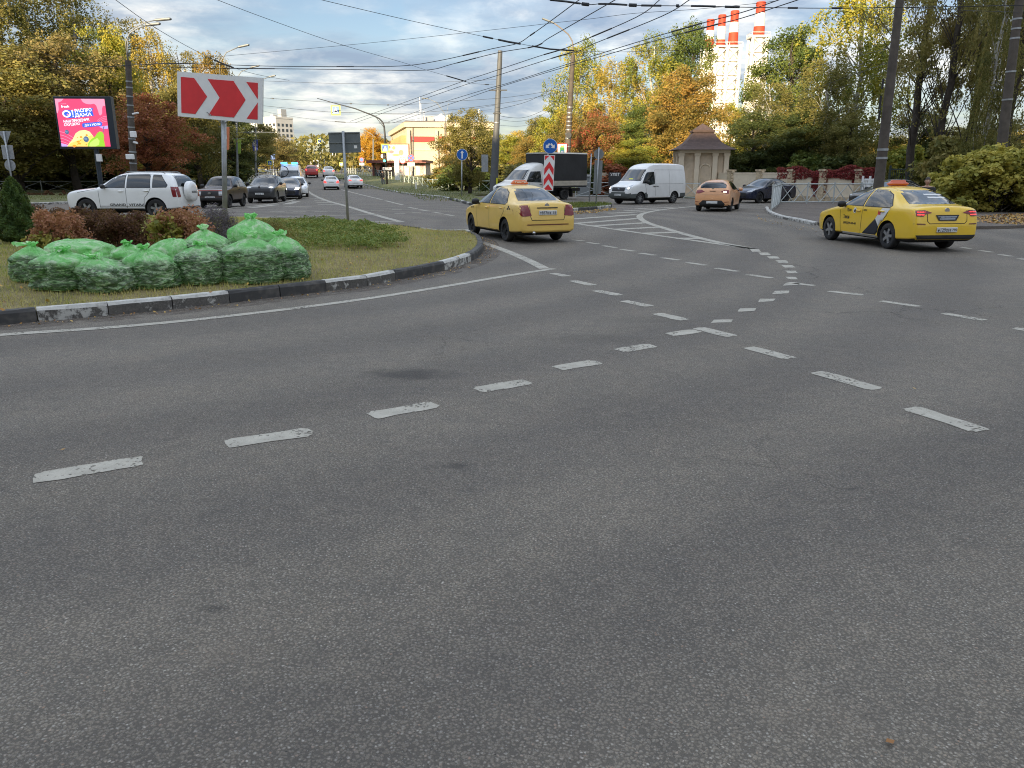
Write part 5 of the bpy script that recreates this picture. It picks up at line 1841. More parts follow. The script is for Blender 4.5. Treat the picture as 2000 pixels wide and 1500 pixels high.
# -- composite grey pole in the centre
t, d = pole('catenary_pole', 'plain grey tapering pole left of the black boxed truck', 963, (977, 99), 60, .29, .17, M_POLEGREY, 'pole', (.735, .52), sides=12)
MB().tube([d * 0, d * .42], [.315, .28], 12).build('base_sleeve', M_POLEGREY, t, angle=50)
for f, w in ((.735, 1.3), (.58, .6)):
    MB().box(d * f + Vector((0, -.2, .03)), (w, .08, .08)).build('bracket', M_DARKSTEEL, t)
MB().box(d * .24 + Vector((-.75, 0, 0)), (.5, .06, 1.25)).build('sign_back', M_STEEL, t)
MB().box(d * .03 + Vector((.28, -.3, .75)), (.1, .1, .7)).build('cable_guard', M_YELLOWSIGN, t)
# -- brown concrete pole with lamp and emblem plate
t, d = pole('lamp_pole', 'brown concrete lamp pole with cable rings behind the truck box', 1104, (1119, 108), 64, .28, .16, M_DARKCONC, 'lamp pole', [.18, .24, .31, .36, .42, .45, .48, .51, .54, .57, .60, .64])
s = mperpx(64)
A = lambda dx, dz: d + Vector((dx * s, 0, dz * s))
lamp_arm(t, [d * .98, A(0, 16), A(-2, 25), A(-9, 36), A(-22, 46), A(-37, 56)], .05, (-1, 0, .35), 1.0, M_CONC)
hub = MB(); hub.lathe([(.22, -.05), (.22, .12)], 12, 'Y', c=(0, -.36, 0)); hub.build('cable_reel', M_DARKSTEEL, t, loc=d * .44)
em = MB().box((0, 0, 0), (.78, .05, .98), bev=.02).build('emblem_plate', M_RED, t, loc=d * .30 + Vector((-.42, -.35, .35)))
MB().box((-.02, -.032, 0), (.70, .02, .90)).build('plate_face', M_WHITE, em)
sh = MB(); sh.prism([(-.18, .22), (.16, .22), (.16, -.22), (-.01, -.34), (-.18, -.22)], -.055, -.045); sh.build('emblem', mat('emblem_green', (.05, .30, .06), .5, 0, 0), em)
sh = MB(); sh.prism([(-.13, -.02), (.11, -.02), (.11, -.2), (-.01, -.29), (-.13, -.2)], -.065, -.058); sh.build('emblem', M_BLUE, em)
sh = MB(); sh.prism([(-.15, .24), (.13, .24), (.10, .38), (-.01, .30), (-.12, .38)], -.06, -.05); sh.build('emblem', M_YELLOWSIGN, em)
for k in (-.07, -.01, .05):
    MB().box((k, -.069, -.13), (.03, .006, .14)).build('emblem', M_WHITE, em)
# -- leaning pole at the right and the one at the edge
t, d = pole('catenary_pole', 'dark concrete pole leaning right behind the right hand taxi', 1719, (1762, -40), 26, .175, .115, M_DARKCONC, 'pole', (.30, .335), sides=14)
for i, (dx, dz, L_) in enumerate(((-.14, .0, .3), (-.15, -.5, .42), (-.13, -.95, .3))):
    MB().tube([d * .62 + Vector((dx - .12, -.05, dz)), d * .62 + Vector((dx - .12, -.05, dz - L_))], .035, 8).build('insulator', M_BLACK, t)
t, d = pole('catenary_pole', 'thick pale concrete pole at the right edge behind the yellow bush', 1952, (1996, -40), 38, .25, .17, M_DARKCONC, 'pole', (.50, .62, .76, .80, .84), sides=14)
# -- slim poles in front of the store
for i, (bx, tx, ty, Y, r, lab) in enumerate([(870, 870, 240, 96, .17, 'thin concrete pole in front of the right part of the store'), (807, 807, 250, 108, .15, 'thin pole in front of the store corner'), (729, 729, 272, 150, .15, 'pale thin pole before the bright orange tree'), (712, 712, 280, 190, .16, 'thin distant pole right of the grey sign back'), (690, 690, 296, 230, .16, 'distant pole behind the grey sign back'), (646, 646, 300, 240, .16, 'distant thin pole beside the far white bus'), (634, 634, 292, 210, .16, 'distant pole with a yellow sign beside the far bus')]):
    t, d = pole('street_pole', lab, bx, (tx, ty), Y, r, r * .75, M_CONC if i < 2 else M_GREYPAINT, 'pole', sides=8)
    if i == 0:
        lamp_arm(t, [d * .99, d + Vector((-.05, 0, 1.0)), d + Vector((-1, 0, 2.3)), d + Vector((-2, 0, 2.7))], .04, (-1, 0, .1), .8)
        MB().tube([d * .98, d + Vector((.4, 0, 2.2))], .02, 6).build('rod', M_GREYPAINT, t)
        MB().box((.42, -.1, 1.25), (.45, .08, .4)).build('plate', M_WHITE, t, loc=d * .92)
    if i in (2, 3): lamp_arm(t, [d * .99, d + Vector((-.1, 0, .8)), d + Vector((-1.5, 0, 1.6))], .05, (-1, 0, .15), .9)


# -- avenue lamp poles with banners on the left
def banner(t, z, pts, m, glyph=None, gm=None):
    b = MB(); b.prism(pts, -.012, .012)
    o = b.build('banner', m, t, loc=(0, -.02, z))
    if glyph:
        g = MB(); text_on(g, glyph, (.42, -.02, -.95), (1, 0, 0), (0, 0, 1), .42, None, .02); g.build('lettering', gm, o)
    MB().tube([(0, 0, z), (1.0, 0, z)], .018, 6).build('banner_rod', M_GREYPAINT, t)


M_BORANGE = mat('banner_orange', (0.62, 0.20, 0.09), .7, 0, .08, 2)
M_BGREEN = mat('banner_green', (0.30, 0.46, 0.08), .7, 0, .2, 3)
M_BBLUE = mat('banner_blue', (0.045, 0.075, 0.36), .7, 0, .1, 2)
for i, (bx, tx, ty, Y, fz, lab) in enumerate([(436, 430, 150, 58, 0, 'lamp pole with orange banner hidden behind the chevron sign post'), (461, 461, 178, 72, 0, 'grey lamp pole with green banner along the avenue'), (497, 499, 190, 84, 0, 'grey lamp pole with blue banner along the avenue')]):
    t, d = pole('lamp_pole', lab, bx, (tx, ty), Y, .12, .08, M_GREYPAINT, 'lamp pole', sides=10)
    lamp_arm(t, [d * .99, d + Vector((.05, 0, .9)), d + Vector((.6, 0, 1.6)), d + Vector((1.5, 0, 1.95))], .035, (1, 0, .2), .8)
    if i == 0: banner(t, zat(248, Y), [(.25, 0), (.80, 0), (.62, -1.55), (.25, -1.62)], M_BORANGE); MB().box((.42, -.05, zat(266, Y)), (.26, .01, .42)).build('printed_sign', M_WHITE, t)
    if i == 1: banner(t, zat(271, Y), [(.08, 0), (.78, 0), (.62, -1.25), (.30, -1.32)], M_BGREEN)
    if i == 2:
        banner(t, zat(273, Y), [(.1, 0), (.68, 0), (.58, -1.05), (.1, -1.12)], M_BBLUE); g = MB(); text_on(g, 'В', (.36, -.05, zat(285, Y)), (1, 0, 0), (0, 0, 1), .42, None, .02); g.build('lettering', M_WHITE, t)
        MB().box((0, .05, zat(243, Y)), (.75, .06, .65)).build('sign_back', M_STEEL, t, loc=(.35, 0, 0))
    MB().tube([(0, 0, zat(258, Y)), (3.8, 0, zat(258.5, Y))], .03, 6).build('bracket', M_GREYPAINT, t) if i == 1 else None


def disc(mb, r, y0, y1, n=40, c=(0, 0, 0)):
    mb.lathe([(r, y0), (r, y1)], n, 'Y', c=c)
    return mb


def sign_post(name, label, px, Y, h, r=.035, cat='road sign', rz=0.0, tilt=0.0, base=None, m=None, z=None):
    p = foot(px, Y, z)
    t = thing(name, label, cat, p, rz, None, (0, tilt))
    MB().tube([(0, 0, -.2), (0, 0, h)], r, 10).build('post', m or M_STEEL, t, smooth=True)
    return t


def arrow2d(x0, y0, x1, y1, w, hw, hl):
    a, b = Vector((x0, y0)), Vector((x1, y1)); d = (b - a).normalized(); n = Vector((-d.y, d.x)); k = b - d * hl
    return [tuple(v) for v in (a + n * w, k + n * w, k + n * hw, b, k - n * hw, k - n * w, a - n * w)]


# -- the red chevron board on the island
pb_ = G(440, 463, .3)
Yc_ = pb_.y
hp = zat(232, Yc_) - isl_z(pb_.x, pb_.y)
t = thing('chevron_sign', 'large red and white chevron board on a thick grey post in the island', 'road sign', (pb_.x, pb_.y, isl_z(pb_.x, pb_.y)), 0, None, (0, math.atan2(at(437, 232, Yc_).x - pb_.x, hp)))
MB().tube([(0, 0, -.3), (0, 0, hp + .75)], .058, 16).build('post', M_STEEL, t, smooth=True)
wb, hb = 1.50, 0.72
s = mperpx(Yc_) * 1.04
wb = (517 - 345) * s / math.cos(R(16)); hb = 78 * s
brd = MB().box((0, 0, 0), (wb, .045, hb)).build('board', M_WHITE, t, loc=(-.04, -.12, hp + hb * .47), rz=(0, R(.6), R(-16)))
x0, x1 = -wb * .452, wb * .447; z0, z1 = -hb * .415, hb * .385; zm = -.005 * hb
w_ = x1 - x0
for poly in ([(x0, z0), (x0, z1), (x0 + w_ * .175, z1), (x0 + w_ * .345, zm), (x0 + w_ * .185, z0)],
             [(x0 + w_ * .36, z0), (x0 + w_ * .51, zm), (x0 + w_ * .355, z1), (x0 + w_ * .69, z1), (x0 + w_ * .845, zm), (x0 + w_ * .695, z0)],
             [(x0 + w_ * .855, z1), (x1, z1), (x1, zm + .04 * hb)], [(x0 + w_ * .86, z0), (x1, z0), (x1, zm - .04 * hb)]):
    b = MB(); b.prism(poly, -.030, -.0235); b.build('chevron', M_RED, brd)
MB().box((0, .04, .12), (wb * .8, .04, .05)).build('rail', M_STEEL, brd)
for k in (-1, 1): MB().tube([(k * .02, -.03, hp - .1), (k * .35, -.1, hp + .12)], .012, 6).build('brace', M_STEEL, t)
# -- the grey sign back on the island
pg = G(680, 436, .17)
t = thing('road_sign', 'grey back of a rectangular sign on the far edge of the island', 'road sign', (pg.x, pg.y, .16))
hg = zat(258, pg.y) - .16
s = mperpx(pg.y) * 1.03
MB().tube([(0, 0, -.2), (0, 0, hg + .03)], .045, 12).build('post', M_STEEL, t, smooth=True)
wg, hg2 = 59 * s, 37 * s
pl = MB().box((0, .07, 0), (wg, .03, hg2)).build('panel', mat('sign_back_grey', (.155, .175, .18), .55, .2, .1, 3), t, loc=(.02, 0, hg - hg2 / 2), rz=(0, R(-1), 0))
for z in (hg2 * .5 - .02, -hg2 * .5 + .02, 0.0): MB().box((0, .045, z), (wg, .025, .03)).build('stiffener', M_GREYPAINT, pl)
MB().box((wg * .34, .05, -hg2 * .22), (.1, .008, .09)).build('sticker', M_WHITE, pl)
# -- signs at far left seen from behind
t = sign_post('road_sign', 'cluster of grey sign backs, triangle over square over disc, at far left', 22, 44, zat(256, 44), .045)
b = MB(); b.prism([(-.36, 0), (.36, 0), (0, -.72)], .05, .07); b.build('triangle_sign', M_STEEL, t, loc=(0, 0, zat(256, 44)))
MB().box((0, .06, zat(297, 44)), (.62, .03, .74)).build('square_sign', M_STEEL, t)
disc(MB(), .30, .05, .07).build('disc_sign', M_STEEL, t, loc=(0, 0, zat(323, 44)))
# -- blue ahead-arrow sign
t = sign_post('road_sign', 'round blue sign with a white upward arrow on the green verge', 901, 58, zat(302, 58) - .1, .045, tilt=R(1.2))
hz = zat(302, 58)
o = disc(MB(), .40, -.09, -.06).build('disc', M_WHITE, t, loc=(.03, 0, hz))
disc(MB(), .375, -.098, -.0905).build('face', M_BLUE, o)
b = MB(); b.prism(arrow2d(0, -.27, 0, .29, .05, .13, .17), -.106, -.099); b.build('arrow', M_WHITE, o)
# -- blue split-arrow sign with chevron panel on the small island
Ys = 40.0
t = sign_post('road_sign', 'blue disc with split white arrows above a tall red chevron panel', 1069, Ys, zat(270, Ys), .04, tilt=R(.6))
o = disc(MB(), .355, -.09, -.06).build('disc', M_WHITE, t, loc=(.09, 0, zat(285.5, Ys)))
disc(MB(), .335, -.098, -.0905).build('face', M_BLUE, o)
for k in (-1, 1):
    b = MB(); b.prism(arrow2d(k * .03, .12, k * .22, -.10, .045, .12, .14), -.106, -.099); b.build('arrow', M_WHITE, o)
zt_, zb_ = zat(303, Ys), zat(372, Ys)
pw = 20.5 * mperpx(Ys)
o = MB().box((0, 0, 0), (pw, .03, zt_ - zb_)).build('chevron_panel', M_WHITE, t, loc=(.05, -.07, (zt_ + zb_) / 2), rz=(0, R(2), 0))
hh = (zt_ - zb_) / 2; q = pw / 2 - .03
for k in range(4):
    zc = hh - .04 - k * .545
    a_, b_ = zc, zc - .34
    if k == 0: poly = [(-q, hh - .03), (q, hh - .03), (q, hh - .24), (0, hh - .03 - .001), (-q, hh - .24)]; continue
    poly = [(-q, b_ + .27 - .0), (0, a_ + .27), (q, b_ + .27), (q, b_ - .05), (0, a_ - .03), (-q, b_ - .05)]
    poly = [(p_[0], max(-hh + .03, p_[1])) for p_ in poly]
    b = MB(); b.prism(poly, -.024, -.016); b.build('chevron', M_RED, o)
for k in (-1, 1):
    b = MB(); b.prism([(k * q, hh - .03), (k * .02, hh - .03), (k * q, hh - .26)], -.024, -.016); b.build('chevron', M_RED, o)
# -- round sign back with rectangular plate
t = sign_post('road_sign', 'grey round sign back over a tall plate in front of the railing', 1165.5, 43, zat(288, 43), .04, tilt=R(1.4))
disc(MB(), .27, .05, .07).build('disc_sign', M_GREYPAINT, t, loc=(.02, 0, zat(301, 43)))
MB().box((.03, .06, 0), (.43, .02, 1.75)).build('plate', M_GREYPAINT, t, loc=(0, 0, zat(346, 43)))
t = sign_post('marker_post', 'bare grey post standing left of the round sign back', 1152, 50, zat(300, 50), .04, tilt=R(1.2), cat='post')
t = thing('utility_cabinet', 'grey utility cabinet with slanted lid behind the railing by the truck', 'cabinet', foot(1141, 62))
MB().box((0, 0, .75), (.95, .6, 1.5), bev=.02).build('body', M_GREYPAINT, t); MB().box((0, -.05, 1.56), (1.05, .7, .1), rx=R(6)).build('lid', M_STEEL, t)
MB().box((.0, -.31, .75), (.8, .02, 1.25)).build('door', M_GREYPAINT, t)
# info board behind the van
t = thing('notice_board', 'dark board with white lettering left of the white van', 'notice board', foot(1201, 60))
MB().box((0, 0, zat(342, 60) - .3), (.95, .05, 1.0)).build('board', M_DARKSTEEL, t)
g = MB(); text_on(g, 'УЛЕТ', (0, -.03, zat(338, 60) - .2), (1, 0, 0), (0, 0, 1), .2, .7, .02); g.build('lettering', M_WHITE, t)
for k in (-.4, .4): MB().tube([(k, .05, 0), (k, .05, zat(342, 60))], .03, 6).build('post', M_DARKSTEEL, t)

# -- traffic light mast with curved arm
Yt_ = 95.0
pt = foot(755, Yt_)
t = thing('traffic_light_mast', 'dark mast with curved arm, green light and yellow edged crossing signs', 'traffic light', pt)
s = mperpx(Yt_)
X = lambda px: (px - 755) * s
Zp = lambda py: zat(py, Yt_) - pt.z
MB().tube([(0, 0, -.1), (0, 0, Zp(262)), (X(754.5), 0, Zp(248)), (X(752), 0, Zp(239)), (X(746), 0, Zp(232)), (X(735), 0, Zp(226)), (X(700), 0, Zp(212)), (X(660), 0, Zp(201)), (X(629), 0, Zp(192))], [.13, .11, .10, .09, .085, .08, .07, .05, .035], 10).build('mast', M_DARKSTEEL, t, smooth=True)
MB().tube([(X(738), 0, Zp(227)), (X(754.5), 0, Zp(250))], .03, 6).build('strut', M_DARKSTEEL, t)


def ped_sign(t, x, y, z, w):
    o = MB().box((0, 0, 0), (w, .04, w)).build('crossing_sign', M_YELLOWSIGN, t, loc=(x, y, z))
    MB().box((0, -.025, 0), (w * .74, .012, w * .74)).build('face', M_BLUE, o)
    b = MB(); b.prism([(-w * .27, -w * .26), (w * .27, -w * .26), (0, w * .27)], -.040, -.033); b.build('triangle', M_WHITE, o)
    g = MB(); g.prism([(-.01 * w, .10 * w), (.03 * w, .10 * w), (.05 * w, -.05 * w), (.13 * w, -.22 * w), (.07 * w, -.22 * w), (.0, -.08 * w), (-.06 * w, -.22 * w), (-.12 * w, -.22 * w), (-.04 * w, -.03 * w)], -.047, -.041); g.build('walking_figure', M_SIGNBLACK, o)
    return o


ped_sign(t, X(663.5), -.12, Zp(215.5), 18 * s)
ped_sign(t, X(755), -.16, Zp(289.5), 16 * s)
hd = MB().box((0, 0, 0), (.36, .28, 1.02), bev=.03).build('signal_head', M_BLACK, t, loc=(X(753), -.2, Zp(308.5)))
M_GREENL = mat('green_lamp', (0.02, 0.6, 0.35), .3, 0, 0, emit=2.2, ecol=(.03, .85, .55))
M_LENS = mat('dark_lens', (0.03, 0.025, 0.02), .2, 0, 0)
for k, m_ in ((.32, M_LENS), (0, M_LENS), (-.32, M_GREENL)):
    disc(MB(), .135, -.165, -.145, 20, (0, 0, k)).build('lamp', m_, hd)
    vz = MB(); vz.tube([(-.14, -.15, k), (-.11, -.22, k + .11), (0, -.24, k + .16), (.11, -.22, k + .11), (.14, -.15, k)], .014, 5); vz.build('visor', M_BLACK, hd)
bs = disc(MB(), .24, -.20, -.18, 24).build('signal_board', M_WHITE, t, loc=(X(750), -.05, Zp(305)))
o = MB().box((0, -.14, 0), (1.05, .03, .32)).build('stop_plate', M_WHITE, t, loc=(X(757), 0, Zp(329.5)))
g = MB(); text_on(g, 'СТОП', (0, -.158, -.09), (1, 0, 0), (0, 0, 1), .19, .72, .02); g.build('lettering', M_SIGNBLACK, o)

# -- speed 50
Y5 = 92.0
t = sign_post('road_sign', 'round speed limit 50 sign with red rim beside the poster panels', 788, Y5, zat(306, Y5) - hgt(Y5), .04)
o = disc(MB(), .38, -.08, -.05).build('disc', M_RED, t, loc=(-.03, 0, zat(313, Y5) - hgt(Y5)))
disc(MB(), .31, -.088, -.0805).build('face', M_WHITE, o)
g = MB(); text_on(g, '50', (0, -.092, -.13), (1, 0, 0), (0, 0, 1), .27, .42, .025); g.build('lettering', M_SIGNBLACK, o)
# -- no stopping
Y6 = 88.0
t = sign_post('road_sign', 'blue no stopping disc with red cross above small white plates', 804, Y6, zat(302, Y6), .04)
o = disc(MB(), .40, -.08, -.05).build('disc', M_RED, t, loc=(0, 0, zat(308.5, Y6)))
disc(MB(), .33, -.088, -.0805).build('face', M_BLUE, o)
for k in (45, -45): MB().box((0, -.094, 0), (.68, .008, .075), ry=R(k)).build('cross_bar', M_RED, o)
o = MB().box((0, -.06, zat(321, Y6)), (.80, .02, .36)).build('plate', M_WHITE, t)
b = MB(); b.prism(arrow2d(-.3, 0, .0, .04, .03, .07, .1), -.08, -.073); b.build('arrow', M_SIGNBLACK, o, loc=(0, 0, zat(321, Y6)))
g = MB(); text_on(g, '37м', (.18, -.074, zat(322, Y6)), (1, 0, 0), (0, 0, 1), .15, .3, .01); g.build('lettering', M_SIGNBLACK, o)
MB().box((0, -.06, zat(330, Y6)), (.3, .02, .42)).build('plate', M_GREYPAINT, t)
t = thing('marker_post', 'short white post on the verge under the speed sign', 'post', foot(812, 82))
MB().tube([(0, 0, 0), (0, 0, .85)], .075, 10).build('post', M_WHITE, t)
for i, (px, Y, h, lab) in enumerate([(624, 82, .9, ''), ]): pass
# -- more distant signs along the avenue
t = sign_post('road_sign', 'small pink no parking disc with a plate far down the avenue', 708, 140, zat(308, 140) - hgt(140), .05)
o = disc(MB(), .42, -.08, -.05, 24).build('disc', M_RED, t, loc=(0, 0, zat(312, 140) - hgt(140))); disc(MB(), .3, -.09, -.081, 24).build('face', M_BLUE, o)
MB().box((0, -.06, zat(320.5, 140) - hgt(140)), (.85, .03, .4)).build('plate', M_WHITE, t)
t = sign_post('road_sign', 'distant yellow edged crossing sign hanging above the avenue', 628.5, 190, zat(271, 190) - hgt(190), .08); ped_sign(t, 0, -.1, zat(276.5, 190) - hgt(190), 1.0)
t = sign_post('road_sign', 'yellow edged crossing sign between the queue and the white police van', 529.5, 98, zat(314, 98) - hgt(98), .04); ped_sign(t, 0, -.08, zat(318, 98) - hgt(98), .62)
t = sign_post('road_sign', 'blue direction sign above the avenue queue left of the police van', 536, 118, zat(301, 118) - hgt(118), .06)
MB().box((0, -.06, zat(306, 118) - hgt(118)), (.7, .04, .75)).build('panel', M_BLUE, t)
t = sign_post('road_sign', 'yellow edged crossing sign right of the far white bus', 668, 150, zat(316, 150) - hgt(150), .05); ped_sign(t, 0, -.08, zat(321, 150) - hgt(150), .7)
for i, (px, py, Y) in enumerate([(640, 309, 200), (655, 300, 220), (710, 293, 180)]):
    t = sign_post('road_sign', ['small white plate on the pole above the far white bus', 'small red and white plate above the far parked cars', 'pale box on a pole left of the bright orange tree'][i], px, Y, zat(py, Y) - hgt(Y), .07)
    MB().box((0, -.1, zat(py, Y) - hgt(Y)), (1.0, .05, .9)).build('panel', M_WHITE, t)

# ---- digital advertising screen
Yl = 47.0
pl_ = foot(192, Yl)
t = thing('advertising_screen', 'pink digital advertising screen with pear and cheese on a dark post', 'billboard', pl_, R(3))
s = mperpx(Yl)
cxl = (170 - 181) * s
w, h = 107 * s, 96 * s
zc = zat(240, Yl) - pl_.z
M_CASE = mat('screen_case', (0.03, 0.042, 0.055), .45, .3, .1, 2)
case = MB().box((0, .22, 0), (w, .42, h), bev=.02).build('case', M_CASE, t, loc=(cxl, 0, zc))
MB().tube([(0, .2, 0), (0, .2, zc - h / 2)], .14, 12).build('post', M_CASE, t)
MB().box((.2, .0, zat(308, Yl)), (.28, .16, .42)).build('control_box', M_WHITE, t)
iw, ih = w * .86, h * .905


def lit(name, col, e=0.9):
    return mat(name, col, .4, 0, 0, emit=e, ecol=col)


px_ = lit('screen_pink', (.60, .055, .135), .62)
scr = MB().box((0, 0, 0), (iw, .02, ih)).build('screen', px_, case, loc=(-w * .035, -.005, 0))
L_pink = lit('screen_palepink', (.66, .24, .34), .62); L_white = lit('screen_white', (.75, .72, .74), .75); L_blue = lit('screen_blue', (.03, .10, .50), .62)
L_yel = lit('screen_yellow', (.70, .50, .12), .62); L_yel2 = lit('screen_paleyellow', (.74, .62, .26), .62); L_org = lit('screen_orange', (.62, .26, .02), .62); L_grn = lit('screen_green', (.24, .46, .03), .62); L_grn2 = lit('screen_palegreen', (.42, .58, .12), .62); L_berry = lit('screen_berry', (.07, .13, .22), .5); L_lil = lit('screen_lilac', (.42, .30, .66), .6)
I = lambda u, v: ((u - .5) * iw, (.5 - v) * ih)      # u, v measured from the picture's upper left corner
layer = [0.011]


def shape(uv, m, name='picture'):
    layer[0] += .0016
    b = MB(); b.prism([I(*p_) for p_ in uv], -layer[0] - .0012, -layer[0])
    return link(name, b.mesh(name, m), scr)


def ell(cu, cv, ru, rv, m, a0=0, a1=360, rot=0, n=26):
    pts = []
    for k in range(n):
        a = R(a0 + (a1 - a0) * k / n)
        x, y = ru * math.cos(a), rv * math.sin(a)
        pts.append((cu + x * math.cos(rot) - y * math.sin(rot), cv + x * math.sin(rot) + y * math.cos(rot)))
    return shape(pts, m)


def words_(txt, u, v, hh_, ww, m, rot=0.09, bold=.02):
    layer[0] += .0016
    b = MB(); x, z = I(u, v)
    rt = Vector((math.cos(rot), 0, math.sin(rot))); up = Vector((-math.sin(rot) * .6, 0, math.cos(rot)))
    V_, F_, w_0 = text_mesh(txt, bold)
    k = ww * iw / w_0
    b.add([Vector((x, -layer[0] - .001, z)) + rt * (q[0] * k) + up * (q[1] * hh_ * ih) for q in V_], F_)
    return link('lettering', b.mesh('lettering', m), scr)


shape([(0, 0), (.18, 0), (.13, .05), (.06, .08), (.05, .22), (.02, .30), (0, .30)], L_pink)
shape([(.52, 0), (1, 0), (1, .15), (.955, .14), (.93, .20), (.92, .30), (.885, .345), (.855, .33), (.84, .24), (.82, .14), (.78, .10), (.70, .115), (.62, .105), (.56, .07)], L_pink)
for k in range(4):
    pts = [(.80 + .2 * j / 10, .40 + .035 * k - .05 * math.sin(j / 10 * 2.2) + .05 * (1 - j / 10)) for j in range(11)]
    shape(pts + [(q[0], q[1] + .008) for q in pts[::-1]], L_pink)
    pts = [(.0 + .26 * j / 10, .68 + .07 * k + .13 * (j / 10) ** 1.6) for j in range(11)]
    shape(pts + [(q[0], q[1] + .010) for q in pts[::-1]], L_pink)
shape([(0, 1), (0, .93), (.10, .955), (.16, 1)], L_lil)
shape([(.82, .58), (1, .555), (1, .62), (.9, .625)], L_lil)
words_('меткий', .11, .115, .02, .11, L_pink, .02); words_('fresh', .11, .185, .05, .16, L_white, .02)
shape([(.12, .335), (.13, .255), (.20, .225), (.36, .25), (.70, .185), (.755, .20), (.73, .25), (.745, .35), (.36, .395), (.20, .40)], L_blue)
ell(.20, .315, .085, .075, L_white); ell(.20, .315, .053, .046, L_blue); ell(.222, .33, .02, .02, L_pink)
shape([(.305, .235), (.34, .23), (.335, .335), (.32, .337)], L_white); ell(.328, .362, .013, .014, L_white)
words_('РАСПРО', .375, .285, .068, .345, L_white, .075, .03); words_('ДАЖА', .365, .378, .068, .345, L_white, .075, .03)
words_('НАШ ПРАЗДНИК', .12, .50, .052, .53, L_white, .085); words_('СКИДОК!', .12, .57, .052, .32, L_white, .085)
pill = [(.515 + .03 * math.cos(R(a)), .555 + .045 * math.sin(R(a))) for a in range(90, 271, 20)] + [(.865 + .03 * math.cos(R(a)), .52 + .045 * math.sin(R(a))) for a in range(-90, 91, 20)]
shape(pill, L_blue); words_('ДО 2 ИЮЛЯ', .535, .575, .045, .325, L_white, .085)
shape([(.12, 1), (.17, .93), (.25, .85), (.33, .72), (.42, .665), (.53, .65), (.62, .685), (.68, .78), (.72, 1)], L_yel2)
shape([(.12, 1), (.20, .93), (.38, .86), (.52, .80), (.66, .76), (.70, .84), (.72, 1)], L_yel)
for (u, v, a, b_) in ((.55, .76, .025, .02), (.43, .80, .03, .02), (.36, .81, .012, .009), (.36, .90, .035, .018), (.41, .87, .015, .01), (.38, .94, .035, .016), (.27, .99, .04, .025), (.52, .96, .015, .012), (.34, .955, .01, .008)): ell(u, v, a, b_, L_org)
shape([(.90, .635), (.915, .58), (.935, .57), (.94, .585), (.925, .60), (.912, .645), (.905, .70), (.888, .70)], L_berry)
shape([(.545, 1), (.56, .93), (.64, .84), (.72, .79), (.78, .71), (.83, .68), (.88, .69), (.905, .75), (.89, .85), (.90, 1)], L_grn)
shape([(.57, 1), (.60, .92), (.68, .86), (.76, .82), (.80, .88), (.78, .96), (.70, 1)], L_grn2)
for (u, v, a) in ((.53, .845, .055), (.16, .695, .042)): ell(u, v, a, a * 1.12, L_berry); ell(u - .008, v - .012, a * .62, a * .55, lit('screen_berry_light', (.16, .24, .36), .5)); ell(u + a * .1, v - a * .7, a * .4, a * .2, L_berry)
# ================================================================== vehicles
def loft_body(st, bolster=1.0, sub=2, creases=(0.55, 0.35, 0.25)):
    """closed car shell from cross sections (x, z_bottom, z_belt, z_top, w_bottom, w_belt, w_top, crown)"""
    V = []; Fc = []
    K = 16
    for (x, zb, zs, zt, wb, ws, wt, cr) in st:
        h = [(0, zb), (wb * .86, zb), (wb, zb + .12 * (zs - zb)), (max(wb, ws) + .012, zb + .55 * (zs - zb)), (ws, zs),
             (ws + (wt - ws) * .52 + .025 * min(1, (zt - zs) / .4), zs + (zt - zs) * .52), (wt, zt - min(.055, .3 * (zt - zs))), (wt * .62, zt + cr * .6), (0, zt + cr)]
        ring = [(y, z) for y, z in h] + [(-y, z) for y, z in h[-2:0:-1]]
        V += [(x, y, z) for y, z in ring]
    n = len(st)
    for i in range(n - 1):
        for j in range(K):
            a = i * K + j; b = i * K + (j + 1) % K
            Fc.append((a, b, b + K, a + K))
    for base, flip in ((0, False), ((n - 1) * K, True)):
        for j in range(8):
            q = [base + j, base + j + 1, base + (K - j - 1) % K, base + (K - j) % K]
            q = list(dict.fromkeys(q))
            if len(q) >= 3: Fc.append(q[::-1] if flip else q)
    me = bpy.data.meshes.new('body')
    me.from_pydata(V, [], Fc)
    bm = bmesh.new(); bm.from_mesh(me)
    bmesh.ops.recalc_face_normals(bm, faces=bm.faces)
    cl = bm.edges.layers.float.new('crease_edge')
    bm.verts.ensure_lookup_table()
    for e in bm.edges:
        a, b = e.verts[0].index, e.verts[1].index
        ja, jb = a % K, b % K
        if ja == jb:
            k = min(ja, K - ja)
            if k in (1, 2): e[cl] = creases[0]
            elif k == 4: e[cl] = creases[1]
            elif k == 6: e[cl] = creases[2]
    for s_ in (0, n - 1):
        for e in bm.edges:
            if e.verts[0].index // K == s_ and e.verts[1].index // K == s_: e[cl] = max(e[cl], .45)
    bm.to_mesh(me); bm.free()
    return me


def eval_mods(me, mods):
    o = bpy.data.objects.new('body', me); COL.objects.link(o)
    helpers = []
    for f in mods: helpers += f(o) or []
    dg = bpy.context.evaluated_depsgraph_get()
    out = bpy.data.meshes.new_from_object(o.evaluated_get(dg))
    bpy.data.objects.remove(o)
    for h in helpers: bpy.data.objects.remove(h)
    bpy.data.meshes.remove(me)
    return out


def mod_subsurf(lv):
    def f(o):
        m = o.modifiers.new('s', 'SUBSURF'); m.levels = lv; m.render_levels = lv
    return f


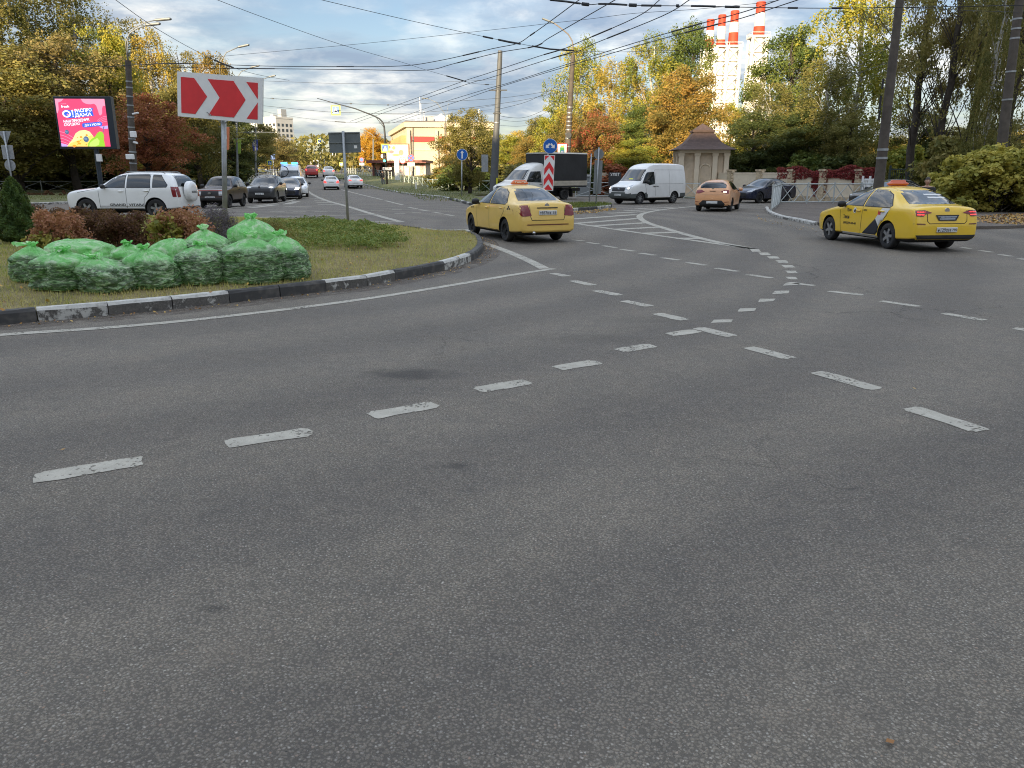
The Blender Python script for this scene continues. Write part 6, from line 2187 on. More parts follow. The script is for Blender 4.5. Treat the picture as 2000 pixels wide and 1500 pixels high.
def mod_arches(axles, r, w, zc):
    def f(o):
        hs = []
        for x in axles:
            for s in (-1, 1):
                mb = MB(); mb.lathe([(r, s * (w - .36)), (r, s * (w + .3))], 28, 'Y', c=(x, 0, zc))
                me = mb.mesh('cut', M_BLACK)
                h = bpy.data.objects.new('cut', me); COL.objects.link(h); h.hide_render = True
                m = o.modifiers.new('b', 'BOOLEAN'); m.operation = 'DIFFERENCE'; m.object = h; m.solver = 'EXACT'
                hs.append(h)
        return hs
    return f


def tess(poly, maxlen):
    bm = bmesh.new()
    vs = [bm.verts.new((p[0], p[1], 0)) for p in poly]
    bm.faces.new(vs)
    bmesh.ops.triangulate(bm, faces=bm.faces[:])
    for _ in range(7):
        long = [e for e in bm.edges if e.calc_length() > maxlen]
        if not long: break
        bmesh.ops.subdivide_edges(bm, edges=long, cuts=1)
        bmesh.ops.triangulate(bm, faces=[f for f in bm.faces if len(f.verts) > 3])
    bm.verts.index_update()
    V = [(v.co.x, v.co.y) for v in bm.verts]; Fc = [[v.index for v in f.verts] for f in bm.faces]
    bm.free()
    return V, Fc


AX = {'L': (lambda a, b: (Vector((a, 6, b)), Vector((0, -1, 0)))), 'R': (lambda a, b: (Vector((a, -6, b)), Vector((0, 1, 0)))),
      'F': (lambda a, b: (Vector((6, a, b)), Vector((-1, 0, 0)))), 'B': (lambda a, b: (Vector((-6, a, b)), Vector((1, 0, 0)))),
      'T': (lambda a, b: (Vector((a, b, 6)), Vector((0, 0, -1))))}


def project(bvh, V, Fc, side, off):
    out = []
    for (a, b) in V:
        o, d = AX[side](a, b)
        hit = bvh.ray_cast(o, d)
        if hit[0] is None:
            hit = bvh.find_nearest(o + d * 4.5)
        out.append(hit[0] - d * off)
    return out, Fc


def decal(bvh, poly, side, m, parent, name, off=.006, maxlen=.11):
    V, Fc = tess(poly, maxlen)
    P, Fc = project(bvh, V, Fc, side, off)
    me = mesh_from(name, P, Fc, m, True)
    bm = bmesh.new(); bm.from_mesh(me)
    d = AX[side](0, 0)[1]
    bmesh.ops.recalc_face_normals(bm, faces=bm.faces)
    if sum((f.normal.dot(d) * f.calc_area()) for f in bm.faces) > 0: bmesh.ops.reverse_faces(bm, faces=bm.faces[:])
    bm.to_mesh(me); bm.free()
    return link(name, me, parent)


def grow(poly, k):
    c = Vector((sum(p[0] for p in poly) / len(poly), sum(p[1] for p in poly) / len(poly)))
    out = []
    n = len(poly)
    A = sum(poly[i][0] * poly[(i + 1) % n][1] - poly[(i + 1) % n][0] * poly[i][1] for i in range(n))
    sgn = 1 if A > 0 else -1
    for i in range(n):
        p0, p1, p2 = Vector(poly[i - 1]), Vector(poly[i]), Vector(poly[(i + 1) % n])
        d1 = (p1 - p0).normalized(); d2 = (p2 - p1).normalized()
        n1 = Vector((d1.y, -d1.x)) * sgn; n2 = Vector((d2.y, -d2.x)) * sgn
        b = (n1 + n2)
        b = b / max(.35, b.length_squared / 2) / 1.0
        out.append(tuple(p1 + b * k * .5 * 2 / 1.0 * .5 * 2 * .5 * 2 * .5))
    return out


def decal_text(bvh, txt, side, at_, h, w, m, parent, off=.008, bold=.02):
    V, Fc, tw = text_mesh(txt, bold)
    sx = w / tw
    mir = -1 if side in ('L', 'F') and False else 1
    P = []
    for (a, b) in V:
        u = (a - tw / 2) * sx
        # reading direction seen from outside: left side reads towards the rear, back reads towards the right side
        if side == 'L': P.append((at_[0] - u, at_[1] + b * h))
        elif side == 'R': P.append((at_[0] + u, at_[1] + b * h))
        elif side == 'B': P.append((at_[0] - u, at_[1] + b * h))
        else: P.append((at_[0] + u, at_[1] + b * h))
    Q, Fc = project(bvh, P, Fc, side, off)
    return link('lettering', mesh_from('lettering', Q, Fc, m), parent)


M_TAILRED = mat('tail_lamp', (0.20, 0.012, 0.014), .15, 0, 0, coat=.6)
M_TAILLIT = mat('tail_lamp_lit', (0.5, 0.02, 0.02), .2, 0, 0, emit=1.1, ecol=(1, .05, .04))
M_HEAD = mat('headlamp', (0.45, 0.47, 0.48), .08, .3, .2, 12, coat=.8)
M_HEADLIT = mat('headlamp_lit', (0.8, 0.78, 0.7), .1, 0, 0, emit=3.0, ecol=(1, .93, .78))
M_INDLIT = mat('indicator_lit', (0.8, 0.4, 0.1), .1, 0, 0, emit=4.0, ecol=(1, .62, .2))
M_CHROME = mat('chrome', (0.55, 0.55, 0.56), .15, 1.0, 0)
M_PLATE = mat('plate_white', (0.62, 0.63, 0.62), .5, 0, .05, 5)
M_RIMSTEEL = mat('rim_black', (0.035, 0.035, 0.036), .55, .3, .2, 9)
M_RIMSILVER = mat('rim_silver', (0.36, 0.37, 0.38), .35, .7, .15, 9)
M_SEAM = mat('panel_gap', (0.02, 0.018, 0.015), .8, 0, 0)
M_UNDER = mat('underbody', (0.015, 0.015, 0.015), .9, 0, .2, 6)
M_AMBER = mat('amber_lens', (0.55, 0.22, 0.02), .2, 0, 0)
M_DRIVER = mat('dark_coat', (0.03, 0.03, 0.035), .8, 0, .1, 5)
_wh = {}


def wheel_meshes(r, w, style):
    key = (round(r, 3), w, style)
    if key in _wh: return _wh[key]
    t = MB()
    h = w / 2
    t.lathe([(r * .62, -h * .9), (r * .70, -h), (r * .90, -h), (r * .975, -h * .8), (r, -h * .45), (r, h * .45), (r * .975, h * .8), (r * .90, h), (r * .70, h), (r * .62, h * .9)], 32, 'Y', cap=False)
    tyre = t.mesh('tyre', M_RUBBER, angle=40)
    m = M_RIMSTEEL if style == 'steel' else M_RIMSILVER
    b = MB()
    rr_ = r * .645
    b.lathe([(rr_ * 1.02, h * .93), (rr_, h * 1.0), (rr_ * .93, h * .98), (rr_ * .88, h * .55), (rr_ * .5, h * .35), (.001, h * .35)], 28, 'Y', cap=False)
    b.lathe([(rr_ * 1.02, -h * .9), (.001, -h * .6)], 20, 'Y', cap=False)
    b.cur = 1
    b.lathe([(rr_ * .22, h * .36), (rr_ * .20, h * .86), (.001, h * .88)], 16, 'Y', cap=False)
    n = 5 if style == 'star' else (14 if style == 'steel' else 7)
    for k in range(n):
        a = 2 * math.pi * k / n
        if style == 'steel':
            b.box((math.sin(a) * rr_ * .66, h * .52, math.cos(a) * rr_ * .66), (rr_ * .12, .02, rr_ * .3), ry=a)
        else:
            wd_ = rr_ * (.34 if style == 'star' else .26)
            b.box((math.sin(a) * rr_ * .56, h * .74, math.cos(a) * rr_ * .56), (wd_, h * .30, rr_ * .86), ry=a)
    rim = b.mesh('rim', [M_RIMSTEEL, m], angle=35)
    _wh[key] = (tyre, rim)
    return _wh[key]


def vehicle(name, label, cat, pos, head, S, paint_m, group=None):
    """pos: ground point below the middle of the wheelbase; head: direction (x, y) of travel"""
    ang = math.atan2(head[1], head[0])
    t = thing(name, label, cat, pos, ang, group)
    ax = S['axles']; r = S['r']; tw = S['track']
    me = loft_body(S['st'], creases=S.get('creases', (.55, .35, .25)))
    me = eval_mods(me, [mod_subsurf(2), mod_arches(ax, r * 1.14, tw, r * 1.04)])
    me.materials.clear(); me.materials.append(paint_m); me.materials.append(M_UNDER)
    if S.get('lower'): me.materials.append(S['lower'][1])
    mi = []
    for p in me.polygons:
        c = p.center
        k = 0
        for x in ax:
            if math.hypot(c.x - x, c.z - r * 1.04) < r * 1.135 and abs(c.y) > tw - .42: k = 1
        if p.normal.z < -.75 and c.z < .45: k = 1
        if k == 0 and S.get('lower') and S['lower'][0](c): k = 2
        mi.append(k)
    me.polygons.foreach_set('material_index', mi)
    me.polygons.foreach_set('use_smooth', [True] * len(mi))
    bm = bmesh.new(); bm.from_mesh(me)
    for e in bm.edges:
        if len(e.link_faces) == 2 and e.calc_face_angle(0) > R(38): e.smooth = False
    bvh = BVHTree.FromBMesh(bm)
    bm.to_mesh(me); bm.free()
    body = link('body', me, t)
    # dark floor pan inside the arches
    MB().box(((ax[0] + ax[1]) / 2, 0, r * 1.0), (abs(ax[0] - ax[1]) + r * 2, tw * 1.1, r * .9)).build('underbody', M_UNDER, t)
    ty, rm = wheel_meshes(r, S.get('tw', .2), S['rim'])
    for x in ax:
        for s in (-1, 1):
            wobj = bpy.data.objects.new('wheel', None); COL.objects.link(wobj); wobj.parent = t
            wobj.location = (x, s * (tw - S.get('tw', .2) / 2 + .02), r)
            wobj.rotation_euler = (0, random.uniform(0, 6), 0 if s > 0 else math.pi)
            link('tyre', ty, wobj); link('rim', rm, wobj)
    sides = S.get('sides', 'LR')
    # glass
    for sd_ in sides:
        for pl in S.get('windows', []):
            decal(bvh, grow(pl, .03), sd_, M_BLACK, t, 'window_frame', .004)
            decal(bvh, pl, sd_, M_GLASS, t, 'window', .009)
    def mirror2(pl): return pl + [(-y, z) for y, z in pl[::-1]]
    if 'windscreen' in S:
        decal(bvh, mirror2(grow(S['windscreen'], .025)), 'F', M_BLACK, t, 'window_frame', .005, .09)
        decal(bvh, mirror2(S['windscreen']), 'F', M_GLASS, t, 'windscreen', .010, .09)
    if 'rear_window' in S:
        decal(bvh, mirror2(grow(S['rear_window'], .02)), 'B', M_BLACK, t, 'window_frame', .005, .09)
        decal(bvh, mirror2(S['rear_window']), 'B', M_GLASS, t, 'rear_window', .010, .09)
    # lamps
    for key, nm, side in (('tail', 'tail_light', 'B'), ('head', 'headlight', 'F')):
        for (pl, m_) in S.get(key, []):
            for s in (-1, 1):
                q = [(y * s, z) for y, z in pl]
                mm = m_[0 if s > 0 else 1] if isinstance(m_, tuple) else m_
                decal(bvh, q, side, mm, t, nm, .010, .07)
    for (pl, m_, nm) in S.get('side_decals', []):
        for sd_ in sides: decal(bvh, pl, sd_, m_, t, nm, .008)
    for (pl, m_, nm, side) in S.get('decals', []):
        decal(bvh, pl, side, m_, t, nm, .012 if nm not in ('panel_gap',) else .004)
    # panel gaps as fine dark lines
    for ln in S.get('gaps', []):
        for sd_ in sides:
            for (a, b) in zip(ln, ln[1:]):
                d = Vector((b[0] - a[0], b[1] - a[1])).normalized(); n = Vector((-d.y, d.x)) * .006
                decal(bvh, [(a[0] + n.x, a[1] + n.y), (b[0] + n.x, b[1] + n.y), (b[0] - n.x, b[1] - n.y), (a[0] - n.x, a[1] - n.y)], sd_, M_SEAM, t, 'panel_gap', .003, .15)
    for (x, z) in S.get('handles', []):
        for sd_ in sides:
            o, d = AX[sd_](x, z); h = bvh.ray_cast(o, d)
            if h[0]: MB().box((0, 0, 0), (.19, .035, .035), bev=.012).build('door_handle', S.get('handle_m', paint_m), t, loc=h[0] - d * .02)
    if 'mirror' in S:
        x, z, w = S['mirror']
        for s in (-1, 1):
            mb = MB(); mb.lathe([(.001, -.11), (.06, -.10), (.078, -.05), (.08, .03), (.062, .09), (.001, .11)], 12, 'Y')
            mo = mb.build('mirror', S.get('mirror_m', paint_m), t, smooth=True, loc=(x, s * (w + .08), z)); mo.scale = (.75, 1.0, 1.05)
            MB().box((x + .0, s * (w - .02), z - .05), (.08, .12, .04)).build('mirror_arm', M_BLACK, t)
    # number plates
    for (side, x, z, txt) in S.get('plates', []):
        sg = -1 if side == 'B' else 1
        o, d = AX[side](0, z); h = bvh.ray_cast(o, d)
        px0 = h[0].x if h[0] else x
        pb = MB().box((0, 0, 0), (.022, .52, .112), bev=.008).build('number_plate', M_PLATE, t, loc=(px0 + sg * .02, 0, z))
        if txt:
            for body_, yo, hh_, ww in txt:
                g = MB(); text_on(g, body_, (sg * .0125, yo if side == 'B' else -yo, -hh_ / 2), (0, 1 if side == 'F' else -1, 0), (0, 0, 1), hh_, ww, .015)
                g.build('lettering', M_SIGNBLACK, pb)
    return t, bvh, body


def wheels_pos(near_rear, near_front, track, side='L', wb=2.55):
    a, b = G(*near_rear), G(*near_front)
    d = (b - a); d.z = 0; L = d.length; d.normalize()
    right = Vector((d.y, -d.x, 0))
    c = (a + b) / 2 + (right if side == 'L' else -right) * track
    print('wheelbase from picture', round(L, 2), 'head', tuple(round(v, 2) for v in d))
    return c, (d.x, d.y)


def sedan_spec(k=1.0):
    st = [(2.17, .44, .57, .63, .40, .46, .36, .01), (2.11, .27, .62, .71, .62, .66, .54, .015), (1.95, .21, .70, .79, .76, .78, .66, .02), (1.60, .20, .80, .87, .82, .83, .70, .025),
          (1.12, .20, .88, .955, .84, .84, .70, .03), (0.98, .20, .90, .99, .84, .84, .67, .03), (0.55, .20, .92, 1.235, .84, .84, .60, .02), (0.12, .20, .93, 1.425, .85, .845, .555, .02),
          (-.25, .20, .935, 1.465, .85, .845, .55, .015), (-.75, .20, .945, 1.45, .85, .845, .54, .015), (-1.12, .20, .955, 1.365, .845, .84, .54, .02), (-1.50, .20, .97, 1.17, .84, .83, .58, .025),
          (-1.72, .21, .985, 1.065, .83, .82, .64, .02), (-2.02, .23, .985, 1.045, .82, .80, .64, .015), (-2.12, .26, .93, 1.01, .80, .78, .62, .01), (-2.17, .29, .70, .80, .78, .77, .64, .01), (-2.20, .33, .56, .62, .70, .72, .62, .0)]
    return dict(st=st, axles=(1.33, -1.22), r=.305, track=.80, rim='steel', tw=.195,
                windows=[[(.74, .985), (.27, 1.345), (-.14, 1.395), (-.14, .985)], [(-.22, .985), (-.22, 1.395), (-.70, 1.375), (-1.02, 1.27), (-1.30, 1.03), (-1.24, .99)]],
                windscreen=[(.66, 1.0), (.49, 1.385)], rear_window=[(.60, 1.085), (.46, 1.385)],
                gaps=[[(.86, .92), (.80, .55), (.74, .29)], [(-.18, .97), (-.18, .29)], [(-1.0, .30), (-.95, .55), (-1.20, .80), (-1.27, .98)], [(.74, .285), (-.94, .285)], [(1.95, .74), (.95, .95)]],
                handles=[(-.02, .86), (-1.02, .885)], mirror=(.66, 1.0, .86), mirror_m=M_BLACK)


# ---- yellow taxi in the middle
P_TAXI = paint('taxi_yellow_faded', (0.80, 0.53, 0.115), .38, grime=.12)
P_TAXI2 = paint('taxi_yellow', (0.84, 0.54, 0.022), .28, grime=.10)
S = sedan_spec()
S['tail'] = [([(.47, .72), (.70, .70), (.83, .74), (.82, .98), (.55, .985)], M_TAILRED)]
S['decals'] = [([(-.60, .50), (.60, .50), (.60, .475), (-.60, .475)], mat('reflector_dark', (.14, .03, .02), .4, 0, 0), 'bumper_strip', 'B'),
               ([(-.30, .925), (.30, .925), (.30, .90), (-.30, .90)], M_SEAM, 'lid_recess', 'B')]
S['plates'] = [('B', -2.2, .79, [('т857вх', .075, .075, .33), ('58', -.185, .055, .10)])]
hd = Vector((-.40, .917)); q_ = G(987, 471.5); c = Vector((q_.x, q_.y, 0)) + Vector((hd.x, hd.y, 0)) * 1.22 + Vector((hd.y, -hd.x, 0)) * .80
t, bvh, body = vehicle('taxi', 'pale yellow taxi sedan with black steel wheels driving away past the island', 'taxi', c, hd, S, P_TAXI)
for ln in ([(-.50, 1.03), (-.50, .70), (-.46, .60), (.46, .60), (.50, .70), (.50, 1.03)],):
    for (a, b) in zip(ln, ln[1:]):
        d = Vector((b[0] - a[0], b[1] - a[1])).normalized(); n = Vector((-d.y, d.x)) * .007
        decal(bvh, [(a[0] + n.x, a[1] + n.y), (b[0] + n.x, b[1] + n.y), (b[0] - n.x, b[1] - n.y), (a[0] - n.x, a[1] - n.y)], 'B', M_SEAM, t, 'panel_gap', .003)
lg = disc(MB(), .062, -.012, .012, 24).build('emblem', M_CHROME, t, loc=(-2.115, 0, .965), rz=R(90))
g = MB(); g.tube([(0, 0, 0), (-.14, 0, -.01)], .036, 12); g.build('exhaust_pipe', M_CHROME, t, loc=(-2.12, .42, .29), smooth=True)
rf_ = MB().box((0, 0, .06), (.15, .52, .12), taper=.8, bev=.03).build('roof_sign', mat('roof_sign_orange', (.65, .14, .03), .4, 0, 0), t, loc=(-.25, -.05, 1.475))
g = MB(); text_on(g, 'ТАКСИ', (-.072, 0, .03), (0, -1, 0), (0, 0, 1), .06, .36, .02); g.build('lettering', M_WHITE, rf_)
# little chequers on the flanks
for (x0, z0) in ((-1.42, .85), (1.25, .80)):
    for i in range(3):
        for j in range(2):
            if (i + j) % 2 == 0: decal(bvh, [(x0 - i * .06, z0 + j * .05), (x0 - .06 - i * .06, z0 + j * .05), (x0 - .06 - i * .06, z0 + .05 + j * .05), (x0 - i * .06, z0 + .05 + j * .05)], 'L', M_SIGNBLACK, t, 'chequer')
g = MB(); text_on(g, 'Polo', (-2.165, .62, .705), (0, -1, 0), (0, 0, 1), .05, .2, .02); g.build('lettering', M_CHROME, t)

# ---- yellow taxi at the right
S = sedan_spec()
S['st'] = [tuple(v * (1.03 if i == 0 else 1) for i, v in enumerate(q)) for q in S['st']]
S['axles'] = (1.37, -1.27); S['rim'] = 'star'; S['r'] = .315
S['tail'] = [([(.38, .905), (.56, .965), (.83, .955), (.83, .83), (.60, .82), (.55, .87)], M_TAILRED), ([(.55, .93), (.80, .93), (.80, .915), (.55, .915)], M_TAILLIT), ([(.58, .87), (.80, .875), (.80, .855), (.58, .85)], M_TAILLIT)]
S['decals'] = [([(-.76, .40), (.76, .40), (.70, .30), (-.70, .30)], M_BLACK, 'bumper_strip', 'B'), ([(-.30, .855), (.30, .855), (.22, .725), (-.22, .725)], M_BLACK, 'badge_panel', 'B'), ([(-.24, .82), (.24, .82), (.22, .80), (-.22, .80)], M_CHROME, 'badge_bar', 'B'), ([(-.2, .775), (.2, .775), (.19, .755), (-.19, .755)], M_CHROME, 'badge_bar', 'B'),
               ([(.55, .66), (.80, .67), (.80, .645), (.55, .64)], mat('reflector_dark', (.14, .03, .02), .4, 0, 0), 'reflector', 'B'), ([(-.55, .66), (-.80, .67), (-.80, .645), (-.55, .64)], mat('reflector_dark', (.14, .03, .02), .4, 0, 0), 'reflector', 'B')]
M_LIVW = mat('livery_white', (.70, .70, .68), .35, 0, .04, 3); M_LIVB = mat('livery_navy', (.02, .024, .035), .35, 0, .1, 3)
S['side_decals'] = [([(-.99, .965), (-1.30, .965), (-1.12, .74), (-.98, .46), (-.78, .70)], M_LIVW, 'livery_stripe'), ([(-.78, .70), (-.98, .46), (-.95, .27), (-.22, .27)], M_LIVB, 'livery_triangle')]
S['plates'] = [('B', -2.2, .52, [('н129ом', .075, .075, .33), ('790', -.185, .055, .12)])]
S['sides'] = 'LR'
hd = Vector((-.14, .99)).normalized(); q_ = G(1730, 486); c = Vector((q_.x, q_.y, 0)) + Vector((hd.x, hd.y, 0)) * 1.27 + Vector((hd.y, -hd.x, 0)) * .80
t, bvh, body = vehicle('taxi', 'bright yellow taxi sedan with black triangle and white stripe on its doors', 'taxi', c, hd, S, P_TAXI2)
disc(MB(), .058, -.012, .012, 24).build('emblem', M_CHROME, t, loc=(-2.19, 0, .955), rz=R(90))
for ln in ([(-.50, 1.03), (-.50, .72), (-.44, .66), (.44, .66), (.50, .72), (.50, 1.03)],):
    for (a, b) in zip(ln, ln[1:]):
        d = Vector((b[0] - a[0], b[1] - a[1])).normalized(); n = Vector((-d.y, d.x)) * .007
        decal(bvh, [(a[0] + n.x, a[1] + n.y), (b[0] + n.x, b[1] + n.y), (b[0] - n.x, b[1] - n.y), (a[0] - n.x, a[1] - n.y)], 'B', M_SEAM, t, 'panel_gap', .003)
decal(bvh, [(.72, .30), (-.95, .30), (-.95, .235), (.72, .235)], 'L', M_LIVW, t, 'sill_strip')
MB().box((0, 0, .07), (.16, .58, .14), taper=.75, bev=.05).build('roof_sign', mat('roof_sign_salmon', (.60, .15, .09), .4, 0, 0), t, loc=(-.2, -.02, 1.48))
decal_text(bvh, 'Такси', 'L', (.52, .64), .085, .28, M_SIGNBLACK, t)
decal_text(bvh, '(495)299-49-49', 'L', (.34, .50), .055, .60, M_SIGNBLACK, t)
decal_text(bvh, 'Про', 'L', (.42, .83), .07, .2, M_SIGNBLACK, t)
ob = decal(bvh, [(.16 + .07 * math.cos(a), .86 + .07 * math.sin(a)) for a in np.linspace(0, 6.28, 14)[:-1]], 'L', M_LIVW, t, 'livery_disc')
decal(bvh, [(.145 + .04 * math.cos(a), .85 + .04 * math.sin(a)) for a in np.linspace(0, 6.28, 12)[:-1]], 'L', M_LIVB, t, 'livery_disc', .011)
decal(bvh, [(-.86, .90), (-.97, .90), (-.97, .80), (-.86, .80)], 'L', mat('livery_red', (.55, .05, .06), .4, 0, 0), t, 'livery_badge', .012)
decal_text(bvh, 'яндекс', 'L', (-.30, .87), .05, .16, M_SIGNBLACK, t)
for (z, w) in ((1.30, .50), (1.235, .42)):
    decal(bvh, [(-.05 - w, z), (-.05 + w * .2, z + .008), (-.05 + w * .2, z - .016), (-.05 - w, z - .024)], 'B', M_LIVW, t, 'window_lettering', .016)

# ---- white three-quarter estate with the spare wheel
P_WHITE = paint('car_white', (0.82, 0.83, 0.82), .3, grime=.12)
S = dict(st=[(2.14, .46, .72, .82, .60, .66, .54, .01), (2.08, .33, .86, .96, .76, .80, .66, .015), (1.88, .30, .95, 1.035, .84, .86, .73, .02), (1.45, .29, 1.0, 1.075, .87, .88, .75, .025), (1.02, .29, 1.04, 1.11, .88, .88, .74, .03), (.88, .29, 1.05, 1.15, .88, .88, .72, .03),
             (.48, .29, 1.07, 1.44, .88, .88, .66, .02), (.12, .29, 1.08, 1.63, .885, .88, .63, .02), (-.35, .29, 1.085, 1.685, .89, .88, .62, .015), (-1.2, .29, 1.10, 1.675, .89, .88, .61, .015), (-1.75, .29, 1.11, 1.64, .88, .87, .60, .015), (-1.98, .31, 1.12, 1.58, .87, .86, .60, .01), (-2.10, .33, 1.08, 1.30, .86, .85, .66, .01), (-2.16, .36, .95, 1.08, .84, .83, .68, .0), (-2.20, .40, .62, .70, .80, .80, .68, .0)],
         axles=(1.33, -1.31), r=.36, track=.86, rim='star', tw=.23,
         windows=[[(.66, 1.13), (.20, 1.53), (-.20, 1.575), (-.20, 1.13)], [(-.29, 1.13), (-.29, 1.58), (-.86, 1.59), (-1.12, 1.59), (-1.16, 1.13)], [(-1.26, 1.14), (-1.24, 1.58), (-1.52, 1.565), (-1.80, 1.22), (-1.76, 1.15)]],
         windscreen=[(.70, 1.17), (.55, 1.57)], rear_window=[(.66, 1.17), (.54, 1.56)],
         gaps=[[(.80, 1.05), (.78, .40)], [(-.245, 1.12), (-.245, .40)], [(-1.18, 1.12), (-1.1, .95), (-.92, .75), (-.88, .42)], [(.78, .40), (-.88, .40)], [(1.6, .95), (.85, 1.09)]],
         handles=[(-.06, 1.0), (-1.02, 1.02)], mirror=(.56, 1.17, .90), mirror_m=M_BLACK,
         tail=[([(.66, .80), (.84, .78), (.85, 1.16), (.68, 1.16)], M_TAILRED)],
         side_decals=[([(-1.99, .80), (-2.13, .80), (-2.09, 1.16), (-1.92, 1.17)], M_TAILRED, 'tail_light'), ([(.80, .47), (-.88, .47), (-.88, .455), (.80, .455)], M_SEAM, 'trim_strip')],
         head=[([(.52, .74), (.78, .78), (.80, .92), (.62, .92)], M_HEAD)], plates=[])
c = foot(255, 32.6)
t, bvh, body = vehicle('estate_car', 'white boxy estate car with covered spare wheel on its back door', 'car', c, (-.995, .07), S, P_WHITE)
t.scale = (1.1, 1.1, 1.08)
sp = disc(MB(), .36, -.10, .04, 36).build('spare_wheel', M_RUBBER, t, loc=(-2.30, .06, .98), rz=R(90))
cv_ = MB(); cv_.lathe([(.372, -.10), (.375, .04), (.355, .09), (.22, .115), (.001, .118)], 36, 'Y', cap=False); cvo = cv_.build('spare_wheel_cover', P_WHITE, t, loc=(-2.30, .06, .98), rz=R(90), smooth=True)
g = MB(); text_on(g, 'SUZUKI', (-2.425, .06, .93), (0, -1, 0), (0, 0, 1), .075, .40, .025); g.build('lettering', M_SIGNBLACK, t)
decal_text(bvh, 'GRAND', 'L', (.10, .475), .085, .62, M_SIGNBLACK, t); decal_text(bvh, 'VITARA', 'L', (-.62, .475), .085, .62, M_SIGNBLACK, t)
for s in (-1, 1): MB().tube([(-.15, s * .59, 1.645), (-.25, s * .59, 1.70), (-1.55, s * .575, 1.685), (-1.65, s * .575, 1.635)], .018, 6).build('roof_rail', M_GREYPAINT, t)
MB().box((-2.2, 0, .40), (.1, 1.3, .08), bev=.02).build('rear_bumper_trim', M_BLACK, t)

# ---- the dark brown boxy off-roader
P_BROWN = paint('car_brown', (0.04, 0.020, 0.016), .3, grime=.2)
S = dict(st=[(1.86, .42, .60, .66, .66, .68, .6, 0), (1.83, .40, .80, .90, .74, .76, .68, .01), (1.72, .38, .90, .97, .76, .78, .70, .02), (1.2, .36, .96, 1.00, .78, .79, .70, .02), (.72, .36, 1.0, 1.05, .79, .79, .70, .02), (.60, .36, 1.01, 1.10, .79, .79, .66, .02), (.32, .36, 1.02, 1.42, .79, .79, .60, .02), (.10, .36, 1.02, 1.58, .79, .79, .585, .02), (-.3, .36, 1.02, 1.625, .79, .79, .58, .015), (-1.1, .36, 1.02, 1.61, .79, .79, .57, .015), (-1.45, .37, 1.02, 1.55, .78, .78, .56, .01), (-1.72, .39, 1.0, 1.18, .76, .77, .62, .01), (-1.80, .42, .80, .88, .74, .75, .64, 0)],
         axles=(1.12, -1.08), r=.34, track=.72, rim='steel', tw=.18, windows=[[(.48, 1.07), (.16, 1.50), (-.42, 1.54), (-.42, 1.07)], [(-.52, 1.07), (-.52, 1.54), (-1.22, 1.52), (-1.44, 1.10)]],
         windscreen=[(.62, 1.10), (.52, 1.53)], rear_window=[(.56, 1.1), (.48, 1.5)], mirror=(.45, 1.12, .80), mirror_m=M_BLACK, gaps=[[(.62, 1.0), (.62, .45)], [(-.48, 1.0), (-.48, .45)]], handles=[(-.36, .92)], handle_m=M_BLACK,
         head=[([(.46, .66), (.70, .66), (.70, .86), (.46, .86)], M_HEAD), ([(.44, .90), (.70, .90), (.70, .93), (.44, .93)], M_AMBER)],
         decals=[([(-.43, .66), (.43, .66), (.43, .88), (-.43, .88)], M_BLACK, 'grille', 'F'), ([(-.73, .925), (.73, .925), (.73, .90), (-.73, .90)], mat('grille_line_red', (.30, .04, .03), .4, 0, 0), 'trim_strip', 'F')], plates=[('F', 1.9, .55, [('е257ав', .06, .07, .3), ('71', -.19, .05, .09)])])
c = foot(432, 42.5)
t, bvh, body = vehicle('off_roader', 'small dark brown boxy off roader behind the chevron sign post', 'car', c, (.0, -1.0), S, P_BROWN)
disc(MB(), .055, -.01, .01, 18).build('emblem', M_CHROME, t, loc=(1.89, 0, .78), rz=R(90)).scale = (1.6, 1, 1)
MB().box((1.88, 0, .50), (.10, 1.45, .11), bev=.02).build('bumper', M_BLACK, t)

# ---- crossover builder for the dark grey one and its far relatives
def suv_spec():
    return dict(st=[(2.2, .46, .62, .70, .55, .62, .5, .01), (2.14, .30, .78, .90, .76, .80, .68, .02), (1.95, .27, .90, 1.0, .86, .87, .74, .02), (1.5, .26, .98, 1.06, .90, .90, .76, .03), (1.1, .26, 1.02, 1.09, .91, .90, .74, .03), (.95, .26, 1.03, 1.13, .91, .90, .72, .03), (.45, .26, 1.05, 1.45, .91, .90, .66, .02), (.05, .26, 1.06, 1.62, .915, .90, .63, .02), (-.4, .26, 1.07, 1.665, .915, .90, .62, .015), (-1.2, .26, 1.10, 1.63, .91, .89, .60, .015), (-1.7, .27, 1.13, 1.50, .90, .87, .59, .015), (-2.05, .30, 1.12, 1.22, .88, .85, .64, .01), (-2.18, .34, .92, 1.0, .84, .82, .66, 0), (-2.22, .40, .62, .7, .76, .78, .66, 0)],
                axles=(1.36, -1.32), r=.355, track=.85, rim='alloy', tw=.22, windows=[[(.70, 1.11), (.18, 1.50), (-.22, 1.55), (-.22, 1.11)], [(-.30, 1.11), (-.30, 1.555), (-1.05, 1.53), (-1.55, 1.30), (-1.52, 1.17)]],
                windscreen=[(.72, 1.15), (.55, 1.57)], rear_window=[(.64, 1.2), (.52, 1.48)], mirror=(.62, 1.14, .93), gaps=[[(.85, 1.04), (.82, .40)], [(-.26, 1.1), (-.26, .40)]], handles=[(-.1, .96), (-1.1, 1.0)])


